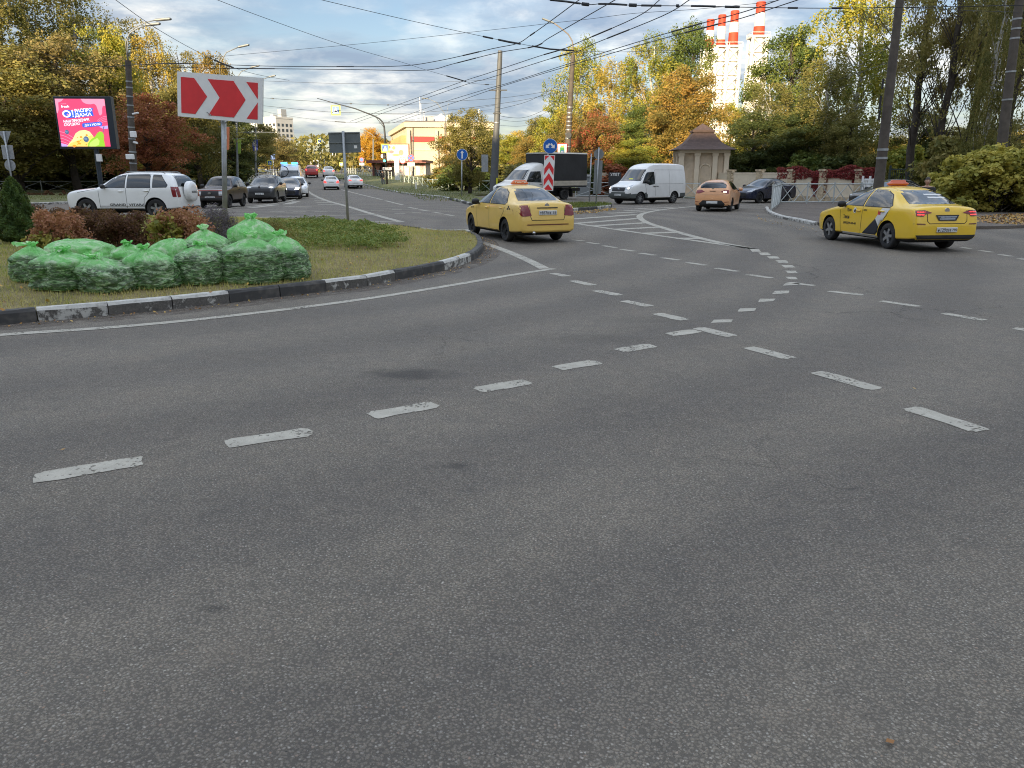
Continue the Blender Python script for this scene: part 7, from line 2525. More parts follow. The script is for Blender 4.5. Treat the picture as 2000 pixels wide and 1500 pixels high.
P_GREY = paint('car_darkgrey', (0.045, 0.048, 0.052), .28, .3, grime=.15)
S = suv_spec()
S['head'] = [([(.48, .90), (.80, .88), (.84, .96), (.56, .985)], M_HEAD), ([(.56, .915), (.74, .91), (.74, .955), (.60, .96)], (M_HEADLIT, M_HEAD))]
S['decals'] = [([(-.62, .60), (.62, .60), (.60, .88), (-.60, .88)], M_BLACK, 'grille', 'F')] + [([(x - .008, .62), (x + .008, .62), (x + .008, .86), (x - .008, .86)], M_DARKSTEEL, 'grille_bar', 'F') for x in np.linspace(-.52, .52, 14)]
S['plates'] = [('F', 2.2, .56, [('в163мр', .06, .07, .3), ('71', -.19, .05, .09)])]
S['mirror_m'] = M_BLACK
cx = foot(519, 50)
t, bvh, body = vehicle('crossover', 'dark grey crossover carrying a bicycle on its roof in the queue', 'car', cx, (.10, -.995), S, P_GREY)
disc(MB(), .06, -.01, .01, 18).build('emblem', M_CHROME, t, loc=(2.17, 0, .95), rz=R(90))
for s in (-1, 1): MB().tube([(.1, s * .62, 1.66), (0, s * .62, 1.72), (-1.3, s * .60, 1.70), (-1.4, s * .6, 1.62)], .02, 6).build('roof_rail', M_GREYPAINT, t)
# bicycle lying across the rack
bk = thing('bicycle', 'bicycle with black tyres strapped to the roof of the dark grey crossover', 'bicycle', cx + Vector((.2, .45, 1.86)), R(14))
for x in (-.62, .62):
    wv = bpy.data.objects.new('wheel', None); COL.objects.link(wv); wv.parent = bk; wv.location = (x * 1.0 + .12, 0, .12 if x < 0 else .02); wv.rotation_euler = (R(52 if x < 0 else 12), 0, 0)
    m_ = MB(); m_.tube([(.335 * math.cos(a), 0, .335 * math.sin(a)) for a in np.linspace(0, 2 * math.pi, 29)], .026, 7, cap=False); m_.build('tyre', M_RUBBER, wv, smooth=True)
    m_ = MB()
    for a in np.linspace(0, math.pi, 9)[:-1]: m_.tube([(-.32 * math.cos(a), 0, -.32 * math.sin(a)), (.32 * math.cos(a), 0, .32 * math.sin(a))], .004, 4)
    tag(m_.build('spoke', M_STEEL, wv), kind='stuff')
P_B = [(-.5, 0, .14), (-.32, .02, .24), (.22, .02, .22), (.12, 0, -.06), (.72, 0, .04)]
m_ = MB()
for a, b in (((-.50, 0, .14), (-.30, .0, .05)), ((-.30, 0, .05), (.25, 0, .16)), ((-.30, 0, .05), (.12, 0, -.05)), ((.25, 0, .16), (.12, 0, -.05)), ((.12, 0, -.05), (.74, 0, .02)), ((.25, 0, .16), (.74, 0, .02))): m_.tube([a, b], .02, 6)
m_.build('frame', M_WHITE, bk)
MB().box((.3, 0, .22), (.26, .12, .05), bev=.02).build('saddle', M_BLACK, bk); MB().tube([(-.4, -.28, .16), (-.36, 0, .2), (-.4, .28, .16)], .016, 6).build('handlebar', M_BLACK, bk)
# next cars of the queue
S = sedan_spec(); S['head'] = [([(.46, .66), (.74, .68), (.78, .80), (.54, .80)], M_HEADLIT)]; S['decals'] = [([(-.5, .40), (.5, .40), (.46, .60), (-.46, .60)], M_BLACK, 'grille', 'F')]
vehicle('queue_car', 'dark blue car mostly hidden behind the grey crossover, one lamp lit', 'car', foot(563, 56.5), (.22, -.975), S, paint('car_navy', (.02, .028, .06), .25, .2))
S = sedan_spec(); S['st'] = [(q[0], q[1], q[2], q[3] + (.05 if -.9 < q[0] < .7 else 0), *q[4:]) for q in S['st']]; S['head'] = [([(.46, .66), (.74, .68), (.78, .80), (.54, .80)], M_HEAD)]; S['rim'] = 'alloy'
vehicle('queue_car', 'white car behind the dark blue one, in front of the police van', 'car', foot(579, 62), (.25, -.968), S, P_WHITE)


# ---- vans
def van_spec(h=2.32):
    return dict(st=[(2.42, .50, .66, .74, .60, .66, .56, .01), (2.36, .32, .88, .98, .80, .84, .74, .02), (2.15, .28, 1.00, 1.10, .90, .91, .80, .02), (1.72, .27, 1.06, 1.22, .95, .95, .82, .03), (1.52, .27, 1.10, 1.34, .96, .96, .80, .03), (1.10, .27, 1.16, 1.80, .97, .965, .74, .03), (.74, .27, 1.2, h - .12, .97, .97, .72, .03), (.30, .27, 1.25, h - .01, .97, .97, .74, .03), (-.4, .27, 1.25, h, .97, .97, .76, .03), (-1.6, .27, 1.25, h, .97, .97, .76, .03), (-2.30, .28, 1.25, h - .03, .96, .96, .75, .02), (-2.42, .32, 1.2, h - .08, .95, .95, .74, .01), (-2.44, .36, 1.1, h - .4, .93, .93, .76, 0)],
                axles=(1.50, -1.43), r=.34, track=.90, rim='alloy', tw=.215, creases=(.6, .15, .5),
                windscreen=[(.84, 1.33), (.72, 1.98)],
                windows=[[(1.36, 1.20), (.98, 1.72), (.86, 1.80), (.36, 1.83), (.36, 1.16), (.80, 1.10), (1.05, 1.2)]],
                gaps=[[(.28, 1.95), (.28, .45)], [(1.18, 1.2), (1.08, .8), (1.02, .45)], [(-.95, 2.0), (-.95, .45)], [(.28, 1.95), (-2.2, 1.95)], [(.28, 1.15), (-2.2, 1.15)]], handles=[(.40, 1.02), (.14, 1.02)], handle_m=M_BLACK, mirror=(1.05, 1.28, 1.02), mirror_m=M_BLACK)


P_VAN = paint('van_white', (0.80, 0.80, 0.78), .35, grime=.14)
M_VANTRIM = mat('van_grey_trim', (.085, .095, .09), .6, 0, .1, 4)
S = van_spec()
S['lower'] = (lambda c: (c.z < .62 and c.x > .95) or c.z < .36 or (c.z < .62 and c.x < -1.9), M_VANTRIM)
S['head'] = [([(.50, .86), (.82, .82), (.88, .98), (.80, 1.12), (.60, 1.00)], M_HEAD), ([(.66, .89), (.80, .88), (.80, .98), (.70, .98)], M_HEADLIT)]
S['decals'] = [([(-.50, .74), (.50, .74), (.54, .97), (-.54, .97)], M_BLACK, 'grille', 'F'), ([(-.56, .36), (.56, .36), (.56, .70), (-.56, .70)], M_VANTRIM, 'bumper_panel', 'F'), ([(-.10, .86), (.10, .86), (.10, .90), (-.10, .90)], M_CHROME, 'emblem', 'F'), ([(-.08, 1.42), (.25, 1.42), (.25, 1.47), (-.08, 1.47)], M_YELLOWSIGN, 'paper', 'F')]
S['plates'] = [('F', 2.45, .54, [('а572хн', .06, .07, .3), ('71', -.19, .05, .09)])]
t, bvh, body = vehicle('panel_van', 'white panel van with grey bumpers waiting left of the pavilion', 'van', foot(1264, 47.8), (-.79, -.61), S, P_VAN)
decal(bvh, [(1.95, 1.16), (1.95, -.1), (1.85, -.1), (1.85, 1.16)], 'T', M_BLACK, t, 'bonnet_vent') if False else None
# ---- police van
P_POL = paint('police_white', (.72, .73, .74), .3, grime=.08)
S = van_spec(2.5)
S['head'] = [([(.56, .86), (.82, .84), (.86, 1.05), (.66, 1.0)], M_HEADLIT)]
S['decals'] = [([(-.45, .70), (.45, .70), (.5, .92), (-.5, .92)], M_BLACK, 'grille', 'F')]
S['side_decals'] = [([(.9, .9), (-2.2, .9), (-2.2, 1.1), (.9, 1.1)], mat('police_blue', (.03, .09, .45), .4, 0, 0), 'livery_stripe')]
t, bvh, body = vehicle('police_van', 'white police van with blue roof lights at the end of the queue', 'van', foot(568, 70), (.20, -.98), S, P_POL)
M_BLUELIT = mat('beacon_blue', (.05, .2, .8), .2, 0, 0, emit=1.6, ecol=(.08, .35, 1))
for s in (-1, 1): MB().box((0, 0, 0), (.25, .55, .17), bev=.04).build('beacon', M_BLUELIT, t, loc=(.55, s * .45, 2.58))
g = MB().box((0, 0, 0), (.15, .38, .12)).build('roof_plate', M_YELLOWSIGN, t, loc=(.55, 0, 2.57))
MB().box((0, 0, 0), (.1, .1, .25)).build('siren', M_RED, t, loc=(.3, .7, 2.68))

# ---- light lorry with black tarpaulin box
P_LORRY = paint('lorry_white', (.66, .66, .63), .4, grime=.28)
S = dict(st=[(2.50, .52, .68, .76, .60, .66, .56, .01), (2.42, .40, .82, .92, .80, .84, .70, .02), (2.2, .36, .94, 1.04, .90, .92, .78, .02), (1.85, .36, 1.02, 1.16, .95, .95, .80, .03), (1.62, .36, 1.06, 1.28, .96, .96, .78, .03), (1.25, .36, 1.12, 1.72, .96, .96, .72, .03), (.98, .36, 1.15, 1.96, .96, .96, .70, .03), (.70, .36, 1.2, 2.12, .96, .96, .72, .03), (.30, .36, 1.2, 2.30, .96, .96, .72, .04), (-.02, .38, 1.2, 2.34, .95, .95, .72, .04), (-.08, .42, 1.2, 2.28, .93, .93, .72, .03)],
         axles=(1.45, -1.65), r=.345, track=.86, rim='steel', tw=.20, creases=(.6, .15, .4), windscreen=[(.84, 1.30), (.70, 1.90)],
         windows=[[(1.36, 1.18), (1.0, 1.70), (.90, 1.78), (.28, 1.80), (.28, 1.12)]], gaps=[[(.2, 1.9), (.2, .5)], [(1.2, 1.1), (1.1, .5)]], handles=[(.34, 1.0)], handle_m=M_BLACK, mirror=(1.18, 1.32, 1.04), mirror_m=M_BLACK,
         head=[([(.50, .82), (.80, .82), (.84, .98), (.58, .98)], M_HEAD)], decals=[([(-.46, .68), (.46, .68), (.46, .92), (-.46, .92)], M_BLACK, 'grille', 'F')])
hdg = Vector((-.76, -.65)).normalized()
rl = G(1094, 390)
rt = Vector((hdg.y, -hdg.x, 0))
ctr = Vector((rl.x, rl.y, 0)) + rt * .86 + Vector((hdg.x, hdg.y, 0)) * 1.65
t, bvh, body = vehicle('box_lorry', 'white light lorry with a black tarpaulin covered box', 'truck', ctr, hdg, S, P_LORRY)
t.scale = (1.18, 1.15, 1.04)
M_TARP = mat('black_tarpaulin', (.020, .021, .023), .55, 0, .25, 1.5, .5, 5)
M_BOARD = mat('dropside_boards', (.42, .38, .31), .7, 0, .15, 4)
bx = MB(); L0, L1 = -.25, -3.3
for (z0, z1, wd_) in ((1.22, 2.92, 1.06),):
    bx.box(((L0 + L1) / 2, 0, (z0 + z1) / 2), (L0 - L1, wd_ * 2, z1 - z0), bev=.04)
bx.build('tarpaulin_box', M_TARP, t)
ro = MB(); ro.prism([(-1.07, 2.90), (1.07, 2.90), (.9, 2.99), (-.9, 2.99)], L0 + .03, L1 - .03, 'YZ'); ro.build('box_roof', mat('tarp_roof', (.40, .38, .33), .7, 0, .15, 2), t)
for z in (.90, 1.06):
    for s in (-1, 1): MB().box(((L0 + L1) / 2, s * 1.05, z + .08), (L0 - L1, .04, .15)).build('side_board', M_BOARD, t)
    MB().box((L1 - .02, 0, z + .08), (.04, 2.06, .15)).build('side_board', M_BOARD, t)
MB().box(((L0 + L1) / 2, 0, .84), (L0 - L1, 2.05, .1)).build('load_bed', M_DARKSTEEL, t)
for s in (-1, 1): MB().box((-1.2, s * .4, .62), (4.2, .12, .2)).build('chassis_rail', M_DARKSTEEL, t)
for s in (-1, 1): MB().box((-2.15, s * .86, .42), (.03, .30, .5)).build('mudflap', M_BLACK, t)
arm_ = MB(); arm_.tube([(.55, .90, 1.32), (.65, .99, 1.25), (.85, 1.0, 1.2)], .05, 8)

# ---- orange hatchback
P_ORANGE = paint('car_peach', (0.74, 0.37, 0.17), .36, .1, grime=.18)
S = dict(st=[(1.98, .44, .57, .63, .40, .46, .36, .01), (1.92, .27, .64, .73, .62, .66, .54, .015), (1.75, .21, .72, .81, .76, .78, .66, .02), (1.45, .20, .82, .90, .82, .83, .70, .025), (1.02, .20, .90, .98, .84, .84, .70, .03), (.86, .20, .91, 1.01, .84, .84, .67, .03), (.45, .20, .93, 1.25, .84, .84, .60, .02), (.05, .20, .94, 1.43, .85, .845, .56, .02), (-.35, .20, .945, 1.47, .85, .845, .555, .015), (-1.0, .20, .97, 1.45, .85, .845, .55, .015), (-1.45, .20, 1.0, 1.40, .845, .83, .56, .015), (-1.66, .21, 1.02, 1.33, .83, .81, .57, .01), (-1.88, .24, 1.02, 1.12, .82, .79, .60, .01), (-1.98, .28, .85, .95, .80, .78, .64, 0), (-2.02, .34, .56, .62, .70, .72, .62, 0)],
         axles=(1.28, -1.28), r=.31, track=.80, rim='steel', tw=.20, windows=[[(.62, .985), (.20, 1.34), (-.2, 1.40), (-.2, .985)], [(-.28, .99), (-.28, 1.40), (-.95, 1.38), (-1.3, 1.2), (-1.28, 1.05)]],
         windscreen=[(.66, 1.02), (.5, 1.385)], rear_window=[(.60, 1.10), (.58, 1.22), (.48, 1.345)], mirror=(.55, 1.0, .86), gaps=[[(-.24, .97), (-.24, .3)]], handles=[(-.08, .86), (-1.02, .9)],
         tail=[([(.36, .93), (.54, 1.02), (.80, 1.00), (.80, .84), (.60, .85)], M_TAILRED)],
         decals=[([(-.44, .53), (.44, .53), (.62, .36), (.55, .28), (-.55, .28), (-.62, .36)], M_BLACK, 'diffuser', 'B'), ([(-.16, .97), (.16, .97), (.12, .94), (-.12, .94)], M_SEAM, 'lid_recess', 'B'), ([(-.64, .96), (-.50, .95), (-.50, .89), (-.64, .88)], M_INDLIT, 'indicator', 'B'), ([(-.50, .79), (.50, .79), (.50, .785), (-.50, .785)], M_SEAM, 'panel_gap', 'B'),
                 ([(.56, .46), (.78, .48), (.78, .455), (.56, .44)], M_TAILRED, 'reflector', 'B'), ([(-.56, .46), (-.78, .48), (-.78, .455), (-.56, .44)], M_TAILRED, 'reflector', 'B')], plates=[('B', -2.0, .44, [])])
t, bvh, body = vehicle('hatchback', 'peach orange hatchback with its indicator lit, seen from behind', 'car', foot(1407, 39.2), (.40, .917), S, P_ORANGE)
disc(MB(), .05, -.01, .01, 18).build('emblem', M_CHROME, t, loc=(-1.905, 0, 1.06), rz=R(90))
MB().tube([(-1.2, 0, 1.47), (-1.35, 0, 1.62)], .008, 5).build('aerial', M_BLACK, t)
# ---- navy saloon behind the railing
S = sedan_spec(); S['st'] = [(q[0] * 1.08, *q[1:]) for q in S['st']]; S['windows'] = [[(x * 1.08, z) for x, z in w] for w in S['windows']]; S['axles'] = (1.42, -1.35); S['r'] = .325; S['rim'] = 'steel'
S['head'] = [([(.46, .66), (.74, .70), (.80, .82), (.60, .82)], M_HEAD)]; S['decals'] = [([(-.5, .40), (.5, .40), (.46, .62), (-.46, .62)], M_BLACK, 'grille', 'F')]
P_NAVY = paint('car_deepnavy', (.012, .018, .045), .22, .2, grime=.1)
t, bvh, body = vehicle('saloon_car', 'dark navy saloon waiting behind the zigzag railing', 'car', foot(1493, 49.5), (-.80, -.60), S, P_NAVY)
S = sedan_spec(); S['head'] = [([(.46, .66), (.74, .70), (.80, .82), (.60, .82)], M_HEAD)]
t, bvh, body = vehicle('saloon_car', 'black car half hidden behind the bonnet of the right hand taxi', 'car', foot(1742, 41.5), (-.93, -.37), S, paint('car_black', (.012, .012, .014), .25))
# ---- cars going away down the avenue
S = sedan_spec(); S['rim'] = 'alloy'
S['tail'] = [([(.48, .72), (.80, .72), (.82, .95), (.62, .97)], M_TAILLIT)]; S['plates'] = [('B', -2.2, .80, [])]; S['decals'] = [([(-.7, .38), (.7, .38), (.66, .28), (-.66, .28)], M_BLACK, 'bumper_strip', 'B')]
t, bvh, body = vehicle('saloon_car', 'white saloon with lit tail lights braking on the avenue, left of the sign post', 'car', foot(646, 87), (-.235, .972), S, P_WHITE)
S = sedan_spec(); S['st'] = [(q[0], q[1], q[2] - .02, q[3] - .06, *q[4:]) for q in S['st']]; S['windows'] = [[(x, z - .04) for x, z in w] for w in S['windows']]; S['rear_window'] = [(.60, 1.03), (.46, 1.32)]; S['windscreen'] = [(.66, .97), (.49, 1.32)]; S['rim'] = 'alloy'
S['tail'] = [([(.44, .80), (.80, .76), (.82, .88), (.6, .93)], M_TAILLIT)]; S['plates'] = [('B', -2.2, .55, [])]
t, bvh, body = vehicle('saloon_car', 'low white saloon just right of the grey sign back post', 'car', foot(689, 91), (-.33, .944), S, P_WHITE)
S = suv_spec(); S['tail'] = [([(.60, .95), (.84, .95), (.84, 1.12), (.62, 1.12)], M_TAILLIT)]
t, bvh, body = vehicle('crossover', 'red crossover in the left lane far down the avenue', 'car', foot(609, 113), (-.25, .968), S, paint('car_red', (.42, .02, .02), .3))
S = sedan_spec(); S['tail'] = [([(.48, .78), (.80, .78), (.82, .97), (.62, .97)], M_TAILLIT)]
t, bvh, body = vehicle('saloon_car', 'white car with glowing red lights ahead of the braking saloon', 'car', foot(642, 116), (-.25, .968), S, P_WHITE)
S = sedan_spec()
t, bvh, body = vehicle('saloon_car', 'dark car parked far away on the right of the avenue', 'car', foot(712, 190), (-.9, .43), S, P_GREY)
# ---- far trolleybus
t = thing('trolleybus', 'white trolleybus far away down the avenue with poles raised', 'bus', foot(616, 262), math.atan2(.968, -.25))
MB().box((0, 0, 1.75), (11, 2.5, 2.9), bev=.18).build('body', P_WHITE, t)
MB().box((-5.51, 0, 2.3), (.06, 2.1, 1.1), bev=.02).build('rear_window', M_GLASS, t)
for s in (-1, 1):
    for k in range(6): MB().box((-4.2 + k * 1.65, s * 1.26, 2.25), (1.4, .04, 1.05)).build('window', M_GLASS, t)
    for x in (-3, 3.4):
        m_ = MB(); m_.lathe([(.48, -.12), (.48, .12)], 20, 'Y'); m_.build('wheel', M_RUBBER, t, loc=(x, s * 1.12, .48))
    MB().tube([(0, s * .3, 3.3), (-4.5, s * .3, 5.6)], .05, 6).build('trolley_pole', M_DARKSTEEL, t)
    MB().box((-5.52, s * 1.0, 1.0), (.05, .25, .3)).build('tail_light', M_TAILRED, t)
MB().box((1, 0, 3.3), (4, 1.4, .35), bev=.1).build('roof_unit', M_GREYPAINT, t)
# ================================================================== green bags of leaves on the island
def bag_mat():
    m, t, out = new_mat('green_film')
    vec = nd(t, 'ShaderNodeTexCoord').outputs['Object']
    oi = nd(t, 'ShaderNodeObjectInfo')
    av = nd(t, 'ShaderNodeVectorMath', operation='MULTIPLY_ADD')
    lk(t, oi.outputs['Random'], av.inputs[0]); av.inputs[1].default_value = (13, 29, 17); lk(t, vec, av.inputs[2])
    sc = nd(t, 'ShaderNodeVectorMath', operation='MULTIPLY'); lk(t, av.outputs[0], sc.inputs[0]); sc.inputs[1].default_value = (1.0, 1.0, 3.8)
    fill = nd(t, 'ShaderNodeAttribute', attribute_name='fill')
    n1 = noise_tex(t, sc.outputs[0], 5.0, 8, .72, 1.4)
    n2 = noise_tex(t, sc.outputs[0], 8.0, 7, .68, 1.4)
    n3 = noise_tex(t, vec, 45, 3, .6)
    n4 = noise_tex(t, av.outputs[0], 6.0, 6, .65, .8)
    film = ramp(t, n4.outputs[0], [(.3, (.20, .68, .15)), (.5, (.40, .88, .32)), (.62, (.80, .98, .66))])
    leaves = ramp(t, n3.outputs[0], [(.3, (.022, .050, .020)), (.6, (.05, .085, .035)), (.8, (.10, .115, .05))])
    packed = ramp(t, n2.outputs[0], [(.35, (.16, .36, .125)), (.47, (.40, .60, .30)), (.58, (.85, .92, .70))])
    c = mixc(t, mth(t, 'MULTIPLY', fill.outputs['Fac'], .88), film, packed)
    touch = mth(t, 'MULTIPLY', ramp(t, n1.outputs[0], [(.47, 1.0), (.56, 0.0)]), fill.outputs['Fac'])
    c = mixc(t, mth(t, 'MULTIPLY', touch, .78), c, leaves)
    b = nd(t, 'ShaderNodeBsdfPrincipled')
    lk(t, c, b.inputs['Base Color'])
    b.inputs['Roughness'].default_value = .26
    b.inputs['Specular IOR Level'].default_value = .5
    tr = nd(t, 'ShaderNodeBsdfTranslucent'); lk(t, c, tr.inputs[0])
    mx = nd(t, 'ShaderNodeMixShader'); mx.inputs[0].default_value = .42
    lk(t, b.outputs[0], mx.inputs[1]); lk(t, tr.outputs[0], mx.inputs[2]); lk(t, mx.outputs[0], out.inputs[0])
    bn = nd(t, 'ShaderNodeBump'); bn.inputs['Strength'].default_value = .7; bn.inputs['Distance'].default_value = .04
    lk(t, n2.outputs[0], bn.inputs['Height']); lk(t, bn.outputs[0], b.inputs['Normal']); lk(t, bn.outputs[0], tr.inputs['Normal'])
    return m


M_BAG = bag_mat()


def bag(label, x0, x1, ytop, ybot, seed, neck=(0, 0), fillk=.6, tail=None, lift=0.0, dy=0.0, dome=False):
    rnd = random.Random(seed)
    pb = G((x0 + x1) / 2, ybot, .17)
    Y = pb.y + dy
    W = (x1 - x0) * mperpx(Y) * .90 / 2
    D = min(W * .9, .40)
    p = col_at((x0 + x1) / 2, ybot, Y)
    k_ = (Y + D * .8) / Y
    p = Vector((p.x * k_, Y + D * .8, 0)); p.z = isl_z(p.x, p.y) - .015 + lift
    H = (zat(ytop, p.y) - p.z) * 1.10
    sh_ = rnd.uniform(-.06, .06)
    if dome:
        prof = [(0.0, 0.0), (.66, .0), (.92, .02), (1.0, .10), (1.03, .25), (1.02, .42), (.99, .58), (.93, .72), (.80, .84), (.60, .93), (.38, .985), (.2, 1.0), (.12, .99), (.06, .985), (.0, .985)]
    else:
        prof = [(0.0, 0.0), (.66, .0), (.92, .02), (1.0, .10), (1.03, .24), (1.02, .40), (.97, .54), (.86, .65 + sh_ * .5), (.62, .745 + sh_ * .4), (.36, .825), (.14, .88), (.10, .905), (.17, .94), (.25, .98), (.18, 1.0)]
    ts = np.linspace(0, 1, len(prof)); NT, NA = 66, 96
    tt = np.linspace(0, 1, NT)
    rr_ = np.interp(tt, ts, [q[0] for q in prof]); zz_ = np.interp(tt, ts, [q[1] for q in prof])
    V = []; fl = []
    npl = rnd.choice([7, 8, 9]); ph = rnd.uniform(0, 6)
    nx, ny = neck
    tl = rnd.uniform(-.5, .5)
    ridge = lambda v: 1 - 2 * abs(noise.noise(v))
    for i in range(NT):
        for j in range(NA):
            a = 2 * math.pi * j / NA
            r, z = rr_[i], zz_[i]
            cx_, cy_ = math.cos(a), math.sin(a)
            # boxier than round, sagging to one side
            r *= (1 / (abs(cx_) ** 3.2 + abs(cy_) ** 3.2) ** (1 / 3.2)) ** .75
            ple = math.exp(-((z - .78) / .26) ** 2) if z < .9 else .8
            fan = ridge(Vector((cx_ * 2.4 + seed, cy_ * 2.4, z * .8)))
            fan2 = ridge(Vector((cx_ * 5.2 + seed * 2, cy_ * 5.2, z * .9)))
            r *= 1 + (.22 * fan + .10 * fan2) * ple * (.5 if dome else 1)
            lump = noise.noise(Vector((cx_ * 1.2 + seed, cy_ * 1.2, z * 1.8)))
            lo = max(0, min(1, (fillk + .12 - z) / .2))
            wz = z * 4.0 + tl * cx_ * 2 + 1.6 * noise.noise(Vector((cx_ * 1.3, cy_ * 1.3 + seed, z * 2)))
            wr = ridge(Vector((cx_ * 1.5, cy_ * 1.5 + seed * 3.3, wz)))
            wr2 = ridge(Vector((cx_ * 3.4, cy_ * 3.4 + seed, z * 8 + 1.5 * wr)))
            r *= 1 + .16 * lump + (.13 * wr + .08 * wr2) * (.35 + .65 * lo)
            sh = max(0, z - .25) ** 1.25
            zq = z * H * (1 + .05 * lump * z)
            V.append((r * W * cx_ + nx * W * sh, r * D * cy_ + ny * D * sh, max(0, zq + (.015 * wr if z > .03 else 0))))
            edge = fillk + .10 * noise.noise(Vector((cx_ * 1.7, cy_ * 1.7, seed * 3.1)))
            fl.append(max(0, min(1, (edge - z) / .16 + .5)))
    Fc = []
    for i in range(NT - 1):
        for j in range(NA):
            a = i * NA + j; b = i * NA + (j + 1) % NA
            Fc.append((a, b, b + NA, a + NA))
    me = mesh_from('bag', V, Fc, M_BAG, True)
    at_ = me.attributes.new('fill', 'FLOAT', 'POINT'); at_.data.foreach_set('value', fl)
    t = thing('leaf_bag', label, 'bag', p, rnd.uniform(-.25, .25), 'green bags of leaves on the island')
    link('film', me, t)
    kz = .90
    if dome: return t
    ctr = Vector((nx * W * (kz - .25) ** 1.25, ny * D * (kz - .25) ** 1.25, kz * H))
    kb = MB(); kk = []
    for i in range(8):
        for j in range(14):
            a = 2 * math.pi * j / 14; la = math.pi * (i / 7 - .5)
            r = .042 * math.cos(la) * (1 + .3 * math.sin(3 * a + ph)) + .004
            kk.append(ctr + Vector((r * math.cos(a), r * math.sin(a), .03 * math.sin(la))))
    kb.add(kk, [(i * 14 + j, i * 14 + (j + 1) % 14, (i + 1) * 14 + (j + 1) % 14, (i + 1) * 14 + j) for i in range(7) for j in range(14)])
    link('knot', kb.mesh('knot', M_BAG, smooth=True), t)
    for s in range(2 if tail is None else 1):
        a0 = rnd.uniform(0, 6.28) if tail is None else tail[0]
        L_ = rnd.uniform(.08, .14) if tail is None else tail[1]
        el = rnd.uniform(-.1, .5) if tail is None else .02
        E = []; n_ = 7
        for i in range(n_):
            u = i / (n_ - 1)
            for j in range(6):
                w_ = (j / 5 - .5) * (.03 + .09 * math.sin(u * 2.4))
                c_ = ctr + Vector((math.cos(a0) * L_ * u * math.cos(el), math.sin(a0) * L_ * u * math.cos(el), L_ * u * math.sin(el) + .03 * math.sin(u * 3)))
                E.append(c_ + Vector((-math.sin(a0) * w_, math.cos(a0) * w_, .02 * math.sin(j * 2.1 + u * 4) + w_ * .4)))
        em_ = mesh_from('ear', E, [(i * 6 + j, i * 6 + j + 1, i * 6 + j + 7, i * 6 + j + 6) for i in range(n_ - 1) for j in range(5)], M_BAG, True)
        link('loose_end', em_, t)
    return t


bag('green leaf bag at the far left end of the row with a long loose tail', 28, 108, 480, 563, 1, (.3, .2), .62, (3.0, .30))
bag('upright green bag behind the two front bags at the left of the row', 110, 232, 473, 545, 3, (-.5, 0), .30, dy=.35, dome=True)
bag('big green front bag second from the left, flattened dark base', 66, 174, 490, 573, 2, (.7, -.2), .62)
bag('low wide green front bag third from the left, knot at its left', 162, 264, 503, 573, 4, (-.75, -.2), .70)
bag('small green bag tucked behind the fourth and sixth bags', 224, 300, 477, 550, 5, (-.2, .1), .45, dy=.30)
bag('squat green front bag right of the low wide one, with fanned knot', 258, 351, 486, 565, 6, (-.5, -.2), .58)
bag('rounded green bag showing only its puffed top in the middle of the row', 293, 372, 474, 548, 7, (.6, .3), .35, dy=.38, dome=True)
bag('green front bag below the chevron sign post, very dark inside', 347, 438, 478, 557, 8, (.4, -.2), .72)
bag('tall green bag right behind the chevron sign post bag', 372, 458, 448, 545, 9, (-.35, .1), .62, dy=.42)
bag('tallest green bag at the back right of the row', 455, 549, 426, 530, 11, (-.1, .1), .40, dy=.55)
bag('large striped looking front bag near the right end of the row', 442, 553, 462, 553, 10, (.0, -.2), .68)
bag('leaning green bag at the right end of the row', 528, 605, 460, 545, 12, (-.75, .2), .60)

